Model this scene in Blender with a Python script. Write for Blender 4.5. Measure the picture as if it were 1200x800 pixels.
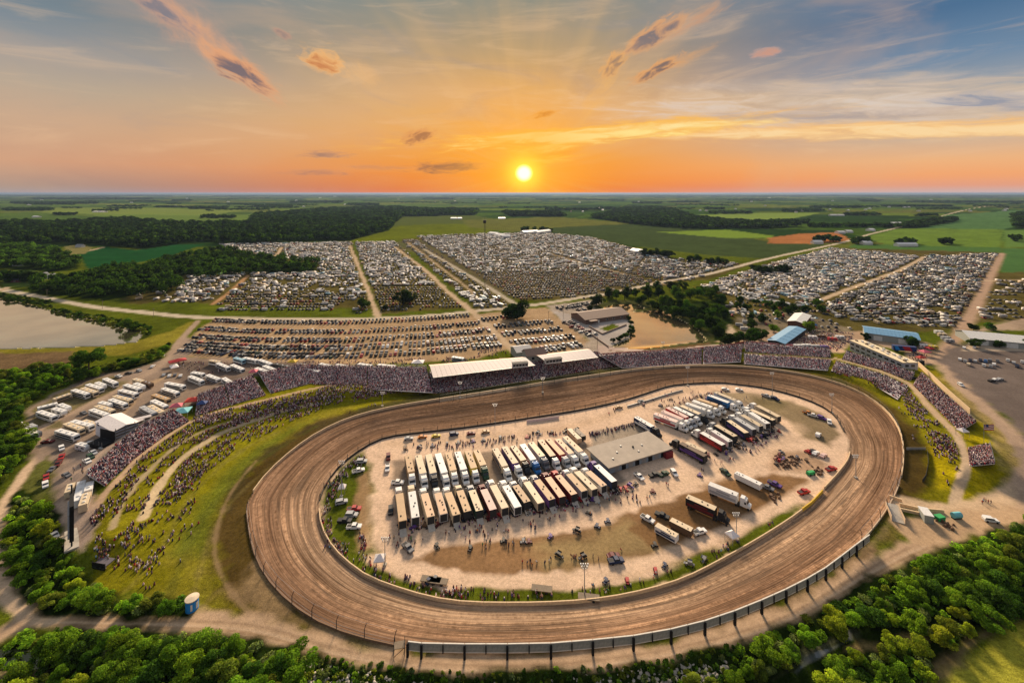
import bpy, bmesh, math, random
import numpy as np
from mathutils import Vector, Matrix

rnd = random.Random(11)
nr = np.random.RandomState(5)
for o in list(bpy.data.objects):
    bpy.data.objects.remove(o, do_unlink=True)
sc = bpy.context.scene
COL = sc.collection

# ------------------------------------------------------------------ camera
F, H, HY, CX = 532.0, 107.0, 226.0, 600.0     # focal length in photo pixels, camera height in m, horizon row
cam_d = bpy.data.cameras.new('camera')
cam = bpy.data.objects.new('camera', cam_d)
COL.objects.link(cam)
cam.location = (0, 0, H)
cam.rotation_euler = (math.radians(90), 0, 0)
cam_d.sensor_width = 36.0
cam_d.lens = F / 1200 * 36.0
cam_d.shift_y = -(400 - HY) / 1200.0
cam_d.clip_start = 1.0
cam_d.clip_end = 400000.0
sc.camera = cam

# ------------------------------------------------------------------ exposure
sc.view_settings.view_transform = 'Standard'
sc.view_settings.look = 'None'
sc.view_settings.exposure = 0.6
sc.view_settings.gamma = 1.0
sc.cycles.max_bounces = 5
sc.cycles.diffuse_bounces = 2
sc.cycles.glossy_bounces = 2
sc.cycles.transmission_bounces = 3
sc.cycles.volume_bounces = 0
sc.cycles.transparent_max_bounces = 6
sc.cycles.use_denoising = True
sc.cycles.sample_clamp_indirect = 3.0


def lin(c):
    return tuple(((v / 255.0) / 12.92 if v / 255.0 <= 0.04045 else ((v / 255.0 + 0.055) / 1.055) ** 2.4) for v in c)


# ------------------------------------------------------------------ sky
world = bpy.data.worlds.new('World')
sc.world = world
world.use_nodes = True
wt = world.node_tree
wt.nodes.clear()
world.cycles.sampling_method = 'MANUAL'
world.cycles.sample_map_resolution = 1024


class NT:
    def __init__(s, t): s.t = t
    def n(s, typ, **kw):
        nd = s.t.nodes.new(typ)
        for k, v in kw.items(): setattr(nd, k, v)
        return nd
    def put(s, sock, v):
        if isinstance(v, bpy.types.NodeSocket): s.t.links.new(v, sock)
        else: sock.default_value = v
    def m(s, op, a, b=0.0, c=0.0, clamp=False):
        nd = s.n('ShaderNodeMath', operation=op); nd.use_clamp = clamp
        for i, v in enumerate((a, b, c)): s.put(nd.inputs[i], v)
        return nd.outputs[0]
    def ss(s, v, a, b, lo=0.0, hi=1.0):
        nd = s.n('ShaderNodeMapRange', interpolation_type='SMOOTHSTEP')
        for i, x in enumerate((v, a, b, lo, hi)): s.put(nd.inputs[i], x)
        return nd.outputs[0]
    def mix(s, f, a, b, mode='MIX'):
        nd = s.n('ShaderNodeMix', data_type='RGBA', blend_type=mode)
        s.put(nd.inputs[0], f)
        s.put(nd.inputs[6], a if isinstance(a, bpy.types.NodeSocket) else (*a[:3], 1))
        s.put(nd.inputs[7], b if isinstance(b, bpy.types.NodeSocket) else (*b[:3], 1))
        return nd.outputs[2]
    def ramp(s, f, stops, ease='LINEAR'):
        nd = s.n('ShaderNodeValToRGB'); cr = nd.color_ramp; cr.interpolation = ease
        while len(cr.elements) < len(stops): cr.elements.new(0.5)
        for e, (p, c) in zip(cr.elements, stops):
            e.position = p; e.color = (*c, 1)
        s.put(nd.inputs[0], f)
        return nd.outputs[0]
    def xyz(s, x, y, z):
        nd = s.n('ShaderNodeCombineXYZ')
        for i, v in enumerate((x, y, z)): s.put(nd.inputs[i], v)
        return nd.outputs[0]
    def noise(s, v, scale, detail=4, rough=0.55, dist=0.0, col=False):
        nd = s.n('ShaderNodeTexNoise')
        s.put(nd.inputs['Vector'], v); nd.inputs['Scale'].default_value = scale
        nd.inputs['Detail'].default_value = detail; nd.inputs['Roughness'].default_value = rough
        nd.inputs['Distortion'].default_value = dist
        return nd.outputs[1 if col else 0]


w = NT(wt)
SUN_PX = (614, 203)


def ae(px, py):                       # azimuth and elevation of a direction seen in the photograph
    x, z = (px - CX) / F, (HY - py) / F
    return math.atan2(x, 1.0), math.atan2(z, math.hypot(x, 1.0))


tc = w.n('ShaderNodeTexCoord').outputs['Generated']
sp = w.n('ShaderNodeSeparateXYZ'); wt.links.new(tc, sp.inputs[0])
X, Y, Z = sp.outputs
az = w.m('ARCTAN2', X, Y)
el = w.m('ARCSINE', w.m('MAXIMUM', w.m('MINIMUM', Z, 1.0), -1.0))


def stops(az_px, rows):
    r = []
    for y, c in rows:
        e = math.radians(90) if y is None else max(ae(az_px, y)[1], 0)
        r.append((e / math.radians(90), lin(c)))
    return r


eln = w.m('DIVIDE', el, math.radians(90), clamp=True)
left = w.ramp(eln, stops(60, [(226, (158, 157, 164)), (219, (164, 147, 138)), (206, (182, 150, 132)), (190, (206, 158, 128)), (150, (202, 168, 140)), (100, (178, 166, 150)), (60, (148, 152, 154)), (0, (106, 128, 142)), (None, (184, 192, 206))]))
midl = w.ramp(eln, stops(614, [(226, (236, 112, 48)), (212, (246, 134, 38)), (185, (247, 158, 54)), (150, (243, 174, 88)), (110, (226, 176, 112)), (60, (180, 158, 122)), (0, (136, 142, 132)), (None, (184, 192, 206))]))
right = w.ramp(eln, stops(1150, [(226, (200, 178, 176)), (217, (226, 160, 132)), (205, (242, 166, 112)), (185, (238, 180, 128)), (160, (206, 178, 152)), (120, (176, 172, 168)), (60, (112, 138, 164)), (0, (78, 112, 146)), (None, (184, 192, 206))]))
a0 = ae(*SUN_PX)[0]
wl = w.ss(az, -0.95, a0 + 0.02, 1.0, 0.0)
wr = w.ss(az, a0 - 0.02, 0.80)
sky = w.mix(wl, midl, left)
sky = w.mix(wr, sky, right)
back = w.ss(w.m('ABSOLUTE', az), 1.1, 2.6)
sky = w.mix(back, sky, w.ramp(eln, stops(60, [(226, (196, 160, 158)), (150, (170, 156, 164)), (0, (124, 142, 160)), (None, (184, 192, 206))])))

# broad soft mottling of the high haze
pv = w.xyz(w.m('MULTIPLY', az, 1.0), w.m('MULTIPLY', el, 2.6), 0.3)
mott = w.noise(pv, 3.2, 5, 0.55, 0.6)
sky = w.mix(w.ss(mott, 0.42, 0.66, 0.0, 0.42), sky, w.mix(0.55, sky, (0.72, 0.44, 0.26)))
m2 = w.noise(w.xyz(w.m('ADD', az, w.m('MULTIPLY', el, 0.9)), w.m('MULTIPLY', el, 3.2), 4.1), 4.2, 6, 0.6, 0.8)
sky = w.mix(w.m('MULTIPLY', w.ss(m2, 0.50, 0.72, 0.0, 0.40), w.ss(el, 0.03, 0.22)), sky, w.mix(0.6, sky, (0.20, 0.25, 0.31)))
m3 = w.noise(w.xyz(w.m('SUBTRACT', az, w.m('MULTIPLY', el, 1.2)), w.m('MULTIPLY', el, 6.0), 9.1), 5.0, 6, 0.62, 0.8)
sky = w.mix(w.m('MULTIPLY', w.ss(m3, 0.48, 0.74, 0.0, 0.42), w.ss(el, 0.02, 0.10)), sky, w.mix(0.6, sky, (0.95, 0.62, 0.36)))
# slanting rays of the low sun
da = w.m('SUBTRACT', az, a0); de = w.m('SUBTRACT', el, ae(*SUN_PX)[1])
ang = w.m('ARCTAN2', de, da)
rays = w.noise(w.xyz(w.m('MULTIPLY', ang, 2.2), 0.0, 0.0), 2.3, 2, 0.5)
rr = w.m('SQRT', w.m('ADD', w.m('MULTIPLY', da, da), w.m('MULTIPLY', de, de)))
rmask = w.m('MULTIPLY', w.ss(rays, 0.42, 0.66, 0.0, 0.24), w.ss(rr, 0.10, 0.75, 1.0, 0.0))
sky = w.mix(rmask, sky, (0.80, 0.50, 0.22))


def cloud(px, py, rx, ry, tilt, body, rim, dens=1.0, seed=0.0, sc_=9.0, soft=0.16, stretch=3.0, thr=0.5):
    """one cloud: a ragged noise body inside an ellipse on the sky (rx, ry in photo pixels, tilt in degrees)"""
    global sky
    a_, e_ = ae(px, py)
    k = 1.0 / F
    t = math.radians(tilt); c, s_ = math.cos(t), math.sin(t)
    u0 = w.m('SUBTRACT', az, a_); v0 = w.m('SUBTRACT', el, e_)
    u = w.m('ADD', w.m('MULTIPLY', u0, c), w.m('MULTIPLY', v0, s_))
    v = w.m('ADD', w.m('MULTIPLY', u0, -s_), w.m('MULTIPLY', v0, c))
    un = w.m('DIVIDE', u, rx * k); vn = w.m('DIVIDE', v, ry * k)
    r2 = w.m('SQRT', w.m('ADD', w.m('MULTIPLY', un, un), w.m('MULTIPLY', vn, vn)))
    f = w.ss(r2, 0.15, 1.1, 1.0, 0.0)
    nz = w.noise(w.xyz(w.m('MULTIPLY', u, 1.0), w.m('MULTIPLY', v, stretch), seed), sc_ * 2.2, 7, 0.62, 0.7)
    d = w.m('ADD', w.m('MULTIPLY', f, 0.62), w.m('MULTIPLY', w.m('SUBTRACT', nz, 0.5), 1.5))
    alpha = w.m('MULTIPLY', w.ss(d, thr - 0.32, thr - 0.28 + soft * 2.2, 0.0, dens), w.ss(r2, 1.35, 0.75))
    core = w.ss(w.m('SUBTRACT', d, w.m('MULTIPLY', vn, 0.16)), thr - 0.06, thr + 0.40)
    colr = w.mix(core, lin(rim), lin(body))
    sky = w.mix(alpha, sky, colr)


# the long bright bank of cirrus to the right of the sun, and the dull band within it
cloud(1000, 128, 430, 38, -5, (226, 208, 192), (236, 200, 158), 0.80, 1.0, 4.0, 0.34, 6.0, 0.40)
cloud(1000, 154, 330, 11, -3, (252, 216, 160), (248, 192, 120), 0.95, 3.0, 5.0, 0.24, 7.0, 0.32)
cloud(690, 157, 240, 13, 3, (255, 232, 150), (253, 190, 88), 1.0, 2.0, 5.0, 0.20, 7.0, 0.30)
cloud(820, 146, 140, 8, 0, (255, 228, 160), (250, 196, 110), 0.8, 2.7, 7.0, 0.22, 7.0, 0.38)
cloud(980, 134, 160, 13, -5, (172, 158, 154), (204, 176, 154), 0.75, 4.0, 5.0, 0.3, 6.0, 0.40)
cloud(1165, 118, 80, 11, -9, (130, 142, 164), (186, 178, 178), 0.75, 5.0, 6.0, 0.3, 5.0, 0.42)
cloud(950, 102, 250, 14, -5, (214, 194, 178), (200, 184, 170), 0.6, 6.0, 4.0, 0.4, 5.0, 0.42)
cloud(640, 187, 60, 7, 4, (255, 226, 120), (255, 190, 70), 0.7, 6.5, 9.0, 0.3, 5.0, 0.42)
cloud(560, 172, 70, 6, 8, (255, 222, 130), (252, 180, 80), 0.8, 6.8, 8.0, 0.25, 6.0, 0.40)
# left: the long pink plume with its grey root
cloud(215, 26, 120, 30, -36, (226, 166, 130), (200, 160, 140), 0.6, 7.0, 7.0, 0.45, 1.8, 0.36)
cloud(255, 60, 80, 18, -38, (236, 170, 122), (220, 166, 132), 0.8, 7.7, 8.0, 0.40, 1.8, 0.34)
cloud(288, 88, 46, 15, -30, (122, 108, 112), (232, 164, 116), 0.95, 8.0, 9.0, 0.24, 3.0, 0.32)
cloud(180, 6, 54, 11, -28, (120, 122, 134), (186, 152, 138), 0.8, 8.6, 9.0, 0.28, 3.0, 0.36)
cloud(425, 88, 40, 20, -30, (240, 186, 124), (232, 180, 122), 0.5, 9.5, 9.0, 0.4, 2.0, 0.38)
cloud(381, 73, 30, 18, -12, (206, 132, 80), (244, 184, 118), 0.9, 9.0, 12.0, 0.2, 2.0, 0.40)
cloud(330, 40, 13, 6, -25, (150, 130, 124), (190, 150, 130), 0.8, 10.0, 16.0, 0.2, 2.0, 0.40)
# right of the top: two broken grey and orange clouds
cloud(805, 30, 70, 13, 24, (206, 156, 122), (214, 166, 128), 0.7, 11.5, 9.0, 0.34, 3.0, 0.36)
cloud(765, 42, 48, 15, 26, (124, 116, 120), (232, 168, 112), 0.92, 11.0, 10.0, 0.24, 2.4, 0.34)
cloud(700, 112, 60, 16, 50, (244, 186, 108), (240, 184, 112), 0.5, 12.4, 7.0, 0.4, 3.0, 0.36)
cloud(718, 76, 24, 15, 38, (148, 124, 108), (232, 172, 108), 0.85, 12.0, 13.0, 0.2, 2.0, 0.40)
cloud(800, 72, 50, 9, 20, (220, 164, 112), (220, 166, 116), 0.7, 13.4, 9.0, 0.34, 3.0, 0.36)
cloud(768, 82, 38, 9, 24, (118, 104, 104), (226, 164, 108), 0.92, 13.0, 12.0, 0.18, 2.6, 0.36)
cloud(898, 61, 22, 7, 2, (222, 158, 128), (196, 160, 148), 0.7, 14.0, 14.0, 0.2, 2.4, 0.38)
cloud(636, 134, 30, 6, 12, (196, 118, 54), (236, 164, 84), 0.85, 15.0, 14.0, 0.2, 3.0, 0.40)
# small dark bars above the horizon, left of the sun
cloud(490, 160, 26, 10, 16, (160, 110, 84), (224, 156, 98), 0.95, 16.0, 16.0, 0.2, 3.0, 0.33)
cloud(524, 196, 56, 9, 2, (134, 96, 86), (206, 134, 84), 0.95, 17.0, 13.0, 0.2, 4.0, 0.32)
cloud(640, 174, 80, 8, 4, (255, 228, 130), (254, 196, 84), 0.8, 16.6, 7.0, 0.3, 5.0, 0.36)
cloud(381, 181, 36, 6, 0, (164, 128, 112), (206, 150, 112), 0.85, 18.0, 14.0, 0.2, 5.0, 0.40)
cloud(372, 202, 60, 6, 0, (168, 126, 112), (208, 148, 112), 0.6, 19.0, 10.0, 0.3, 5.0, 0.42)
cloud(445, 196, 60, 5, -1, (196, 140, 108), (216, 150, 104), 0.5, 20.0, 10.0, 0.3, 5.0, 0.42)

# the sun and the glow round it
cosd = w.n('ShaderNodeVectorMath', operation='DOT_PRODUCT')
wt.links.new(tc, cosd.inputs[0])
sa, se = ae(*SUN_PX)
cosd.inputs[1].default_value = (math.sin(sa) * math.cos(se), math.cos(sa) * math.cos(se), math.sin(se))
sd = w.m('ARCCOSINE', w.m('MINIMUM', cosd.outputs['Value'], 1.0))
def gauss(s_): return w.m('EXPONENT', w.m('MULTIPLY', w.m('POWER', w.m('DIVIDE', sd, s_), 2.0), -1.0))
sky = w.mix(w.m('MULTIPLY', gauss(0.26), 0.30), sky, (1.0, 0.42, 0.045))
sky = w.mix(w.m('MULTIPLY', gauss(0.12), 0.7), sky, (1.2, 0.50, 0.03))
sky = w.mix(w.m('MULTIPLY', gauss(0.034), 1.0), sky, (1.7, 0.95, 0.08))
disc = w.ss(sd, 0.008, 0.021, 1.0, 0.0)
sky = w.mix(disc, sky, (4.0, 3.0, 0.95))
# below the horizon: land beyond the modelled ground
sky = w.mix(w.ss(el, -0.012, -0.004, 1.0, 0.0), sky, (0.10, 0.085, 0.06))
nish = w.n('ShaderNodeTexSky', sky_type='NISHITA')
nish.sun_disc = False
nish.sun_elevation = math.radians(24)
nish.sun_rotation = sa
bg1 = w.n('ShaderNodeBackground'); wt.links.new(sky, bg1.inputs[0]); bg1.inputs[1].default_value = 0.66
bg2 = w.n('ShaderNodeBackground'); wt.links.new(nish.outputs[0], bg2.inputs[0]); bg2.inputs[1].default_value = 0.0
ad = w.n('ShaderNodeAddShader'); wt.links.new(bg1.outputs[0], ad.inputs[0]); wt.links.new(bg2.outputs[0], ad.inputs[1])
wo = w.n('ShaderNodeOutputWorld'); wt.links.new(ad.outputs[0], wo.inputs[0])

# ------------------------------------------------------------------ sun
sl = bpy.data.lights.new('sun', 'SUN')
sl.energy = 5.0
sl.angle = math.radians(14)
sl.color = (1.0, 0.80, 0.58)
sun = bpy.data.objects.new('sun', sl)
COL.objects.link(sun)
SE = math.radians(24)
dsun = Vector((math.sin(sa) * math.cos(SE), math.cos(sa) * math.cos(SE), math.sin(SE)))
sun.rotation_euler = dsun.to_track_quat('Z', 'Y').to_euler()
sun.location = (0, 300, 200)


# ------------------------------------------------------------------ geometry of the place
def flat(px, py, z=0.0):
    """photo pixel -> point of the level plane at height z"""
    D = F * (H - z) / (np.asarray(py, float) - HY)
    return (np.asarray(px, float) - CX) / F * D, D


def fpoly(pts):
    a = np.array(pts, float)
    x, y = flat(a[:, 0], a[:, 1])
    return np.stack([x, y], 1)


def seg_dist(x, y, P, closed):
    """distance of points to a polyline"""
    d2 = np.full(x.shape, 1e18)
    n = len(P)
    for i in range(n if closed else n - 1):
        a, b = P[i], P[(i + 1) % n]
        dx, dy = b - a
        L = dx * dx + dy * dy + 1e-12
        t = np.clip(((x - a[0]) * dx + (y - a[1]) * dy) / L, 0, 1)
        q = (x - a[0] - t * dx) ** 2 + (y - a[1] - t * dy) ** 2
        np.minimum(d2, q, out=d2)
    return np.sqrt(d2)


def inside(x, y, P):
    c = np.zeros(x.shape, bool)
    n = len(P)
    for i in range(n):
        x1, y1 = P[i]; x2, y2 = P[(i + 1) % n]
        k = (y1 > y) != (y2 > y)
        xi = (x2 - x1) * (y - y1) / (y2 - y1 + 1e-12) + x1
        c ^= k & (x < xi)
    return c


def sdist(x, y, P):
    """signed distance, positive inside"""
    d = seg_dist(x, y, P, True)
    return np.where(inside(x, y, P), d, -d)


def smooth_loop(pts, n=4, closed=True):
    """Catmull-Rom through pixel points"""
    P = np.array(pts, float); N = len(P); out = []
    for i in range(N if closed else N - 1):
        p0 = P[(i - 1) % N] if closed or i > 0 else P[0]
        p1 = P[i]; p2 = P[(i + 1) % N]
        p3 = P[(i + 2) % N] if closed or i + 2 < N else P[-1]
        for k in range(n):
            t = k / n
            out.append(0.5 * ((2 * p1) + (-p0 + p2) * t + (2 * p0 - 5 * p1 + 4 * p2 - p3) * t * t + (-p0 + 3 * p1 - 3 * p2 + p3) * t ** 3))
    if not closed: out.append(P[-1])
    return np.array(out)


OUTER = smooth_loop([(289, 600), (298, 650), (322, 690), (368, 727), (430, 750), (500, 762), (600, 765), (700, 757), (800, 738), (895, 706), (960, 672), (1010, 634), (1040, 596), (1056, 560), (1058, 520), (1046, 491), (1020, 468), (985, 451), (940, 439), (880, 431), (820, 429), (760, 432), (700, 440), (640, 449), (580, 459), (520, 468), (460, 478), (410, 491), (368, 511), (333, 537), (308, 562), (294, 582)])
INNER = smooth_loop([(374, 598), (377, 618), (388, 640), (405, 658), (431, 677), (470, 692), (510, 703), (549, 708), (599, 709), (650, 708), (700, 704), (750, 695), (800, 680), (850, 655), (900, 626), (940, 599), (966, 573), (984, 553), (995, 536), (995, 516), (987, 503), (980, 490), (965, 478), (940, 467), (900, 456), (865, 451), (840, 449), (790, 452), (765, 459), (730, 470), (680, 481), (617, 491), (542, 502), (480, 509), (450, 514), (425, 526), (400, 545), (384, 565), (376, 582)])
OUTf, INf = fpoly(OUTER), fpoly(INNER)

HILL_L = fpoly([(103, 552), (132, 524), (170, 500), (201, 481), (232, 463), (275, 447), (300, 436), (347, 428), (480, 428), (480, 455), (365, 466), (300, 482), (240, 505), (195, 538), (160, 580), (135, 630), (110, 640), (100, 600)])
HILL_R = fpoly([(740, 414), (850, 404), (872, 401), (975, 412), (1066, 430), (1137, 485), (1180, 520), (1170, 548), (1125, 560), (1085, 500), (1050, 464), (972, 434), (870, 424), (740, 428)])


def sstep(v, a, b):
    t = np.clip((v - a) / (b - a), 0, 1)
    return t * t * (3 - 2 * t)


def hfield(x, y):
    """height of the ground over a point of the flat plane"""
    x = np.asarray(x, float); y = np.asarray(y, float)
    so = sdist(x, y, OUTf); si = sdist(x, y, INf)
    t = np.clip(-si, 0, None) / (np.clip(-si, 0, None) + np.clip(so, 0, None) + 1e-6)
    amp = 0.9 + 2.0 * sstep(y, 150, 215)
    bank = np.where(so > 0, amp * sstep(t, 0.05, 1.0), amp * sstep(-so, 17, 0))
    bank = np.where(si > 0, 0, bank)
    hl = 4.2 * sstep(sdist(x, y, HILL_L), -14, 7)
    hr = 3.6 * sstep(sdist(x, y, HILL_R), -12, 6)
    far = sstep(y, 900, 3000)
    return np.maximum(np.maximum(bank, hl), hr)


def G(px, py, dz=0.0):
    """the point dz metres above the ground that the photograph shows at pixel px, py"""
    x, y = flat(px, py)
    k = 1 - dz / H
    h = float(hfield(np.array([x * k]), np.array([y * k]))[0])
    s = 1 - (h + dz) / H
    return Vector((float(x) * s, float(y) * s, h))


def Garr(px, py, dz=0.0):
    x, y = flat(px, py)
    h = hfield(x, y)
    s = 1 - (h + dz) / H
    return x * s, y * s, h


# ------------------------------------------------------------------ materials
MATS = {}


def vary(nt, colr, scale, amt, vec=None):
    if vec is None:
        vec = nt.n('ShaderNodeTexCoord').outputs['Object']
    nz = nt.noise(vec, scale, 4, 0.6)
    return nt.mix(1.0, colr, nt.ramp(nz, [(0.25, (1 - amt,) * 3), (0.75, (1 + amt * 0.6,) * 3)]), 'MULTIPLY')


def mat(name, colr=None, rough=0.8, metal=0.0, scale=1.5, amt=0.18, objcol=False, spec=0.3, emit=None, attr=None):
    if name in MATS: return MATS[name]
    m_ = bpy.data.materials.new(name); m_.use_nodes = True
    t = m_.node_tree; b = t.nodes['Principled BSDF']; nt = NT(t)
    if objcol:
        c = nt.n('ShaderNodeObjectInfo').outputs['Color']
    elif attr:
        nd = nt.n('ShaderNodeAttribute'); nd.attribute_name = attr; c = nd.outputs['Color']
    else:
        nd = nt.n('ShaderNodeRGB'); nd.outputs[0].default_value = (*colr, 1); c = nd.outputs[0]
    if amt: c = vary(nt, c, scale, amt)
    t.links.new(c, b.inputs['Base Color'])
    b.inputs['Roughness'].default_value = rough
    b.inputs['Metallic'].default_value = metal
    b.inputs['Specular IOR Level'].default_value = spec
    if emit:
        b.inputs['Emission Color'].default_value = (*emit[0], 1); b.inputs['Emission Strength'].default_value = emit[1]
    MATS[name] = m_
    return m_


PAINT = mat('vehicle_paint', objcol=True, rough=0.6, spec=0.2, scale=0.8, amt=0.16)
CLOTH = mat('cloth', objcol=True, rough=0.9, amt=0.1)
GLASS = mat('window_glass', (0.02, 0.025, 0.03), rough=0.25, spec=0.4, amt=0)
TYRE = mat('tyre_rubber', (0.02, 0.02, 0.02), amt=0)
CHROME = mat('trim_metal', (0.45, 0.45, 0.45), rough=0.35, metal=0.7, amt=0.1)
DARKM = mat('dark_frame', (0.03, 0.03, 0.03), amt=0.1)
WHITEM = mat('white_metal', (0.72, 0.70, 0.66), rough=0.5)
SKIN = mat('skin', (0.42, 0.24, 0.16), amt=0.05)
TROUSER = mat('denim_trousers', (0.05, 0.06, 0.10), amt=0.1)
CONC = mat('concrete', (0.46, 0.41, 0.34), rough=0.9, scale=0.6, amt=0.25)
WOOD = mat('weathered_wood', (0.20, 0.15, 0.10), scale=2.0, amt=0.3)
STEEL = mat('galvanised_steel', (0.35, 0.35, 0.34), rough=0.5, metal=0.3)
BENCH = mat('aluminium_bench', (0.60, 0.54, 0.52), rough=0.5, amt=0.15)
SHIRTS = mat('crowd_clothing', attr='col', rough=0.9, amt=0)
VSTUFF = mat('parked_paint', attr='col', rough=0.65, spec=0.3, amt=0)


# ------------------------------------------------------------------ object helpers
def put(name, mesh, mats, parent=None, loc=None, rotz=None):
    o = bpy.data.objects.new(name, mesh)
    if len(mesh.materials) == 0:
        for x in (mats if isinstance(mats, (list, tuple)) else [mats]): mesh.materials.append(x)
    COL.objects.link(o)
    if parent is not None: o.parent = parent
    if loc is not None: o.location = loc
    if rotz is not None: o.rotation_euler = (0, 0, rotz)
    return o


def tag(o, label=None, cat=None, group=None, kind=None):
    if label: o['label'] = label
    if cat: o['category'] = cat
    if group: o['group'] = group
    if kind: o['kind'] = kind
    return o


def empty(name, loc, rotz=0.0, label=None, cat=None, group=None):
    o = bpy.data.objects.new(name, None)
    COL.objects.link(o)
    o.location = loc; o.rotation_euler = (0, 0, rotz); o.empty_display_size = 0.5
    return tag(o, label, cat, group)


KIDS = {}


def copy_tree(o, parent=None, colr=None):
    c = o.copy(); COL.objects.link(c)
    c.parent = parent
    if colr is not None and o.get('tint'): c.color = colr
    for ch in o.children: copy_tree(ch, c, colr)
    return c


class MB:
    def __init__(s): s.v = []; s.f = []; s.mi = []
    def add(s, V, Fc, mi=0):
        b = len(s.v); s.v += [tuple(p) for p in V]
        s.f += [tuple(b + i for i in f) for f in Fc]; s.mi += [mi] * len(Fc)
        return s
    def box(s, x0, x1, y0, y1, z0, z1, mi=0, taper=0.0, M=None):
        t = taper
        V = [(x0, y0, z0), (x1, y0, z0), (x1, y1, z0), (x0, y1, z0), (x0 + t, y0 + t, z1), (x1 - t, y0 + t, z1), (x1 - t, y1 - t, z1), (x0 + t, y1 - t, z1)]
        if M is not None: V = [M @ Vector(p) for p in V]
        return s.add(V, [(0, 3, 2, 1), (4, 5, 6, 7), (0, 1, 5, 4), (1, 2, 6, 5), (2, 3, 7, 6), (3, 0, 4, 7)], mi)
    def prism(s, prof, x0, x1, mi=0, axis='x'):
        """profile (a, z) extruded along x (a = y) or along y (a = x)"""
        n = len(prof)
        V = [(x0, a, z) if axis == 'x' else (a, x0, z) for a, z in prof] + [(x1, a, z) if axis == 'x' else (a, x1, z) for a, z in prof]
        Fc = [(i, (i + 1) % n, n + (i + 1) % n, n + i) for i in range(n)] + [tuple(range(n))[::-1], tuple(range(n, 2 * n))]
        return s.add(V, Fc, mi)
    def tube(s, p, q, r, n=6, mi=0, r2=None):
        p, q = Vector(p), Vector(q); d = (q - p)
        if d.length < 1e-6: return s
        r2 = r if r2 is None else r2
        z = d.normalized(); a = z.orthogonal().normalized(); b = z.cross(a)
        V = []
        for c, rr_ in ((p, r), (q, r2)):
            for k in range(n):
                t = 2 * math.pi * k / n
                V.append(c + (a * math.cos(t) + b * math.sin(t)) * rr_)
        Fc = [(k, (k + 1) % n, n + (k + 1) % n, n + k) for k in range(n)] + [tuple(range(n))[::-1], tuple(range(n, 2 * n))]
        return s.add(V, Fc, mi)
    def quad(s, pts, mi=0): return s.add(pts, [tuple(range(len(pts)))], mi)
    def mesh(s, name):
        me = bpy.data.meshes.new(name)
        me.from_pydata(s.v, [], s.f)
        me.polygons.foreach_set('material_index', s.mi)
        me.update()
        return me
    def build(s, name, mats, parent=None, loc=None, rotz=None):
        return put(name, s.mesh(name), mats, parent, loc, rotz)


def np_mesh(name, V, Fq, cols=None, smooth=False):
    """fast mesh from arrays: Fq (n,3) or (n,4); cols (nv,3)"""
    me = bpy.data.meshes.new(name)
    k = Fq.shape[1]
    me.vertices.add(len(V)); me.vertices.foreach_set('co', np.ascontiguousarray(V, np.float32).ravel())
    me.loops.add(len(Fq) * k); me.loops.foreach_set('vertex_index', np.ascontiguousarray(Fq, np.int32).ravel())
    me.polygons.add(len(Fq))
    me.polygons.foreach_set('loop_start', np.arange(0, len(Fq) * k, k, dtype=np.int32))
    me.polygons.foreach_set('loop_total', np.full(len(Fq), k, np.int32))
    if smooth: me.polygons.foreach_set('use_smooth', np.ones(len(Fq), bool))
    me.update(calc_edges=True)
    if cols is not None:
        a = me.color_attributes.new('col', 'FLOAT_COLOR', 'POINT')
        a.data.foreach_set('color', np.ascontiguousarray(np.concatenate([cols, np.ones((len(cols), 1))], 1), np.float32).ravel())
    return me


def stamp(TV, TF, pos, yaw, scale, tint, mask, fixed, name, material, label, cat, extra_z=None):
    """join many copies of one template: TV (n,3), TF (m,4), scale (N,3), tint (N,3), mask (n,) 1 = tint"""
    N, n = len(pos), len(TV)
    c, s_ = np.cos(yaw)[:, None], np.sin(yaw)[:, None]
    L = TV[None] * scale[:, None, :]
    x = L[..., 0] * c - L[..., 1] * s_ + pos[:, 0:1]
    y = L[..., 0] * s_ + L[..., 1] * c + pos[:, 1:2]
    z = L[..., 2] + pos[:, 2:3]
    V = np.stack([x, y, z], -1).reshape(-1, 3)
    Fq = (TF[None] + (np.arange(N) * n)[:, None, None]).reshape(-1, TF.shape[1])
    C = tint[:, None, :] * mask[None, :, None] + fixed[None] * (1 - mask[None, :, None])
    o = put(name, np_mesh(name, V, Fq, C.reshape(-1, 3)), material)
    return tag(o, label, cat, kind='stuff')
# ------------------------------------------------------------------ the ground, one grid cut into its named surfaces
def vnoise(x, y, s, seed=0):
    x = x / s; y = y / s
    xi = np.floor(x).astype(np.int64); yi = np.floor(y).astype(np.int64)
    fx = x - xi; fy = y - yi
    fx = fx * fx * (3 - 2 * fx); fy = fy * fy * (3 - 2 * fy)
    def h(a, b):
        n = (a * 374761393 + b * 668265263 + seed * 974711) & 0x7fffffff
        n = ((n ^ (n >> 13)) * 1274126177) & 0x7fffffff
        return ((n ^ (n >> 16)) & 0xffff) / 65535.0
    return (h(xi, yi) * (1 - fx) + h(xi + 1, yi) * fx) * (1 - fy) + (h(xi, yi + 1) * (1 - fx) + h(xi + 1, yi + 1) * fx) * fy


def vhash(a, b, seed=0):
    n = (a * 374761393 + b * 668265263 + seed * 974711) & 0x7fffffff
    n = ((n ^ (n >> 13)) * 1274126177) & 0x7fffffff
    return ((n ^ (n >> 16)) & 0xffff) / 65535.0


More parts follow.
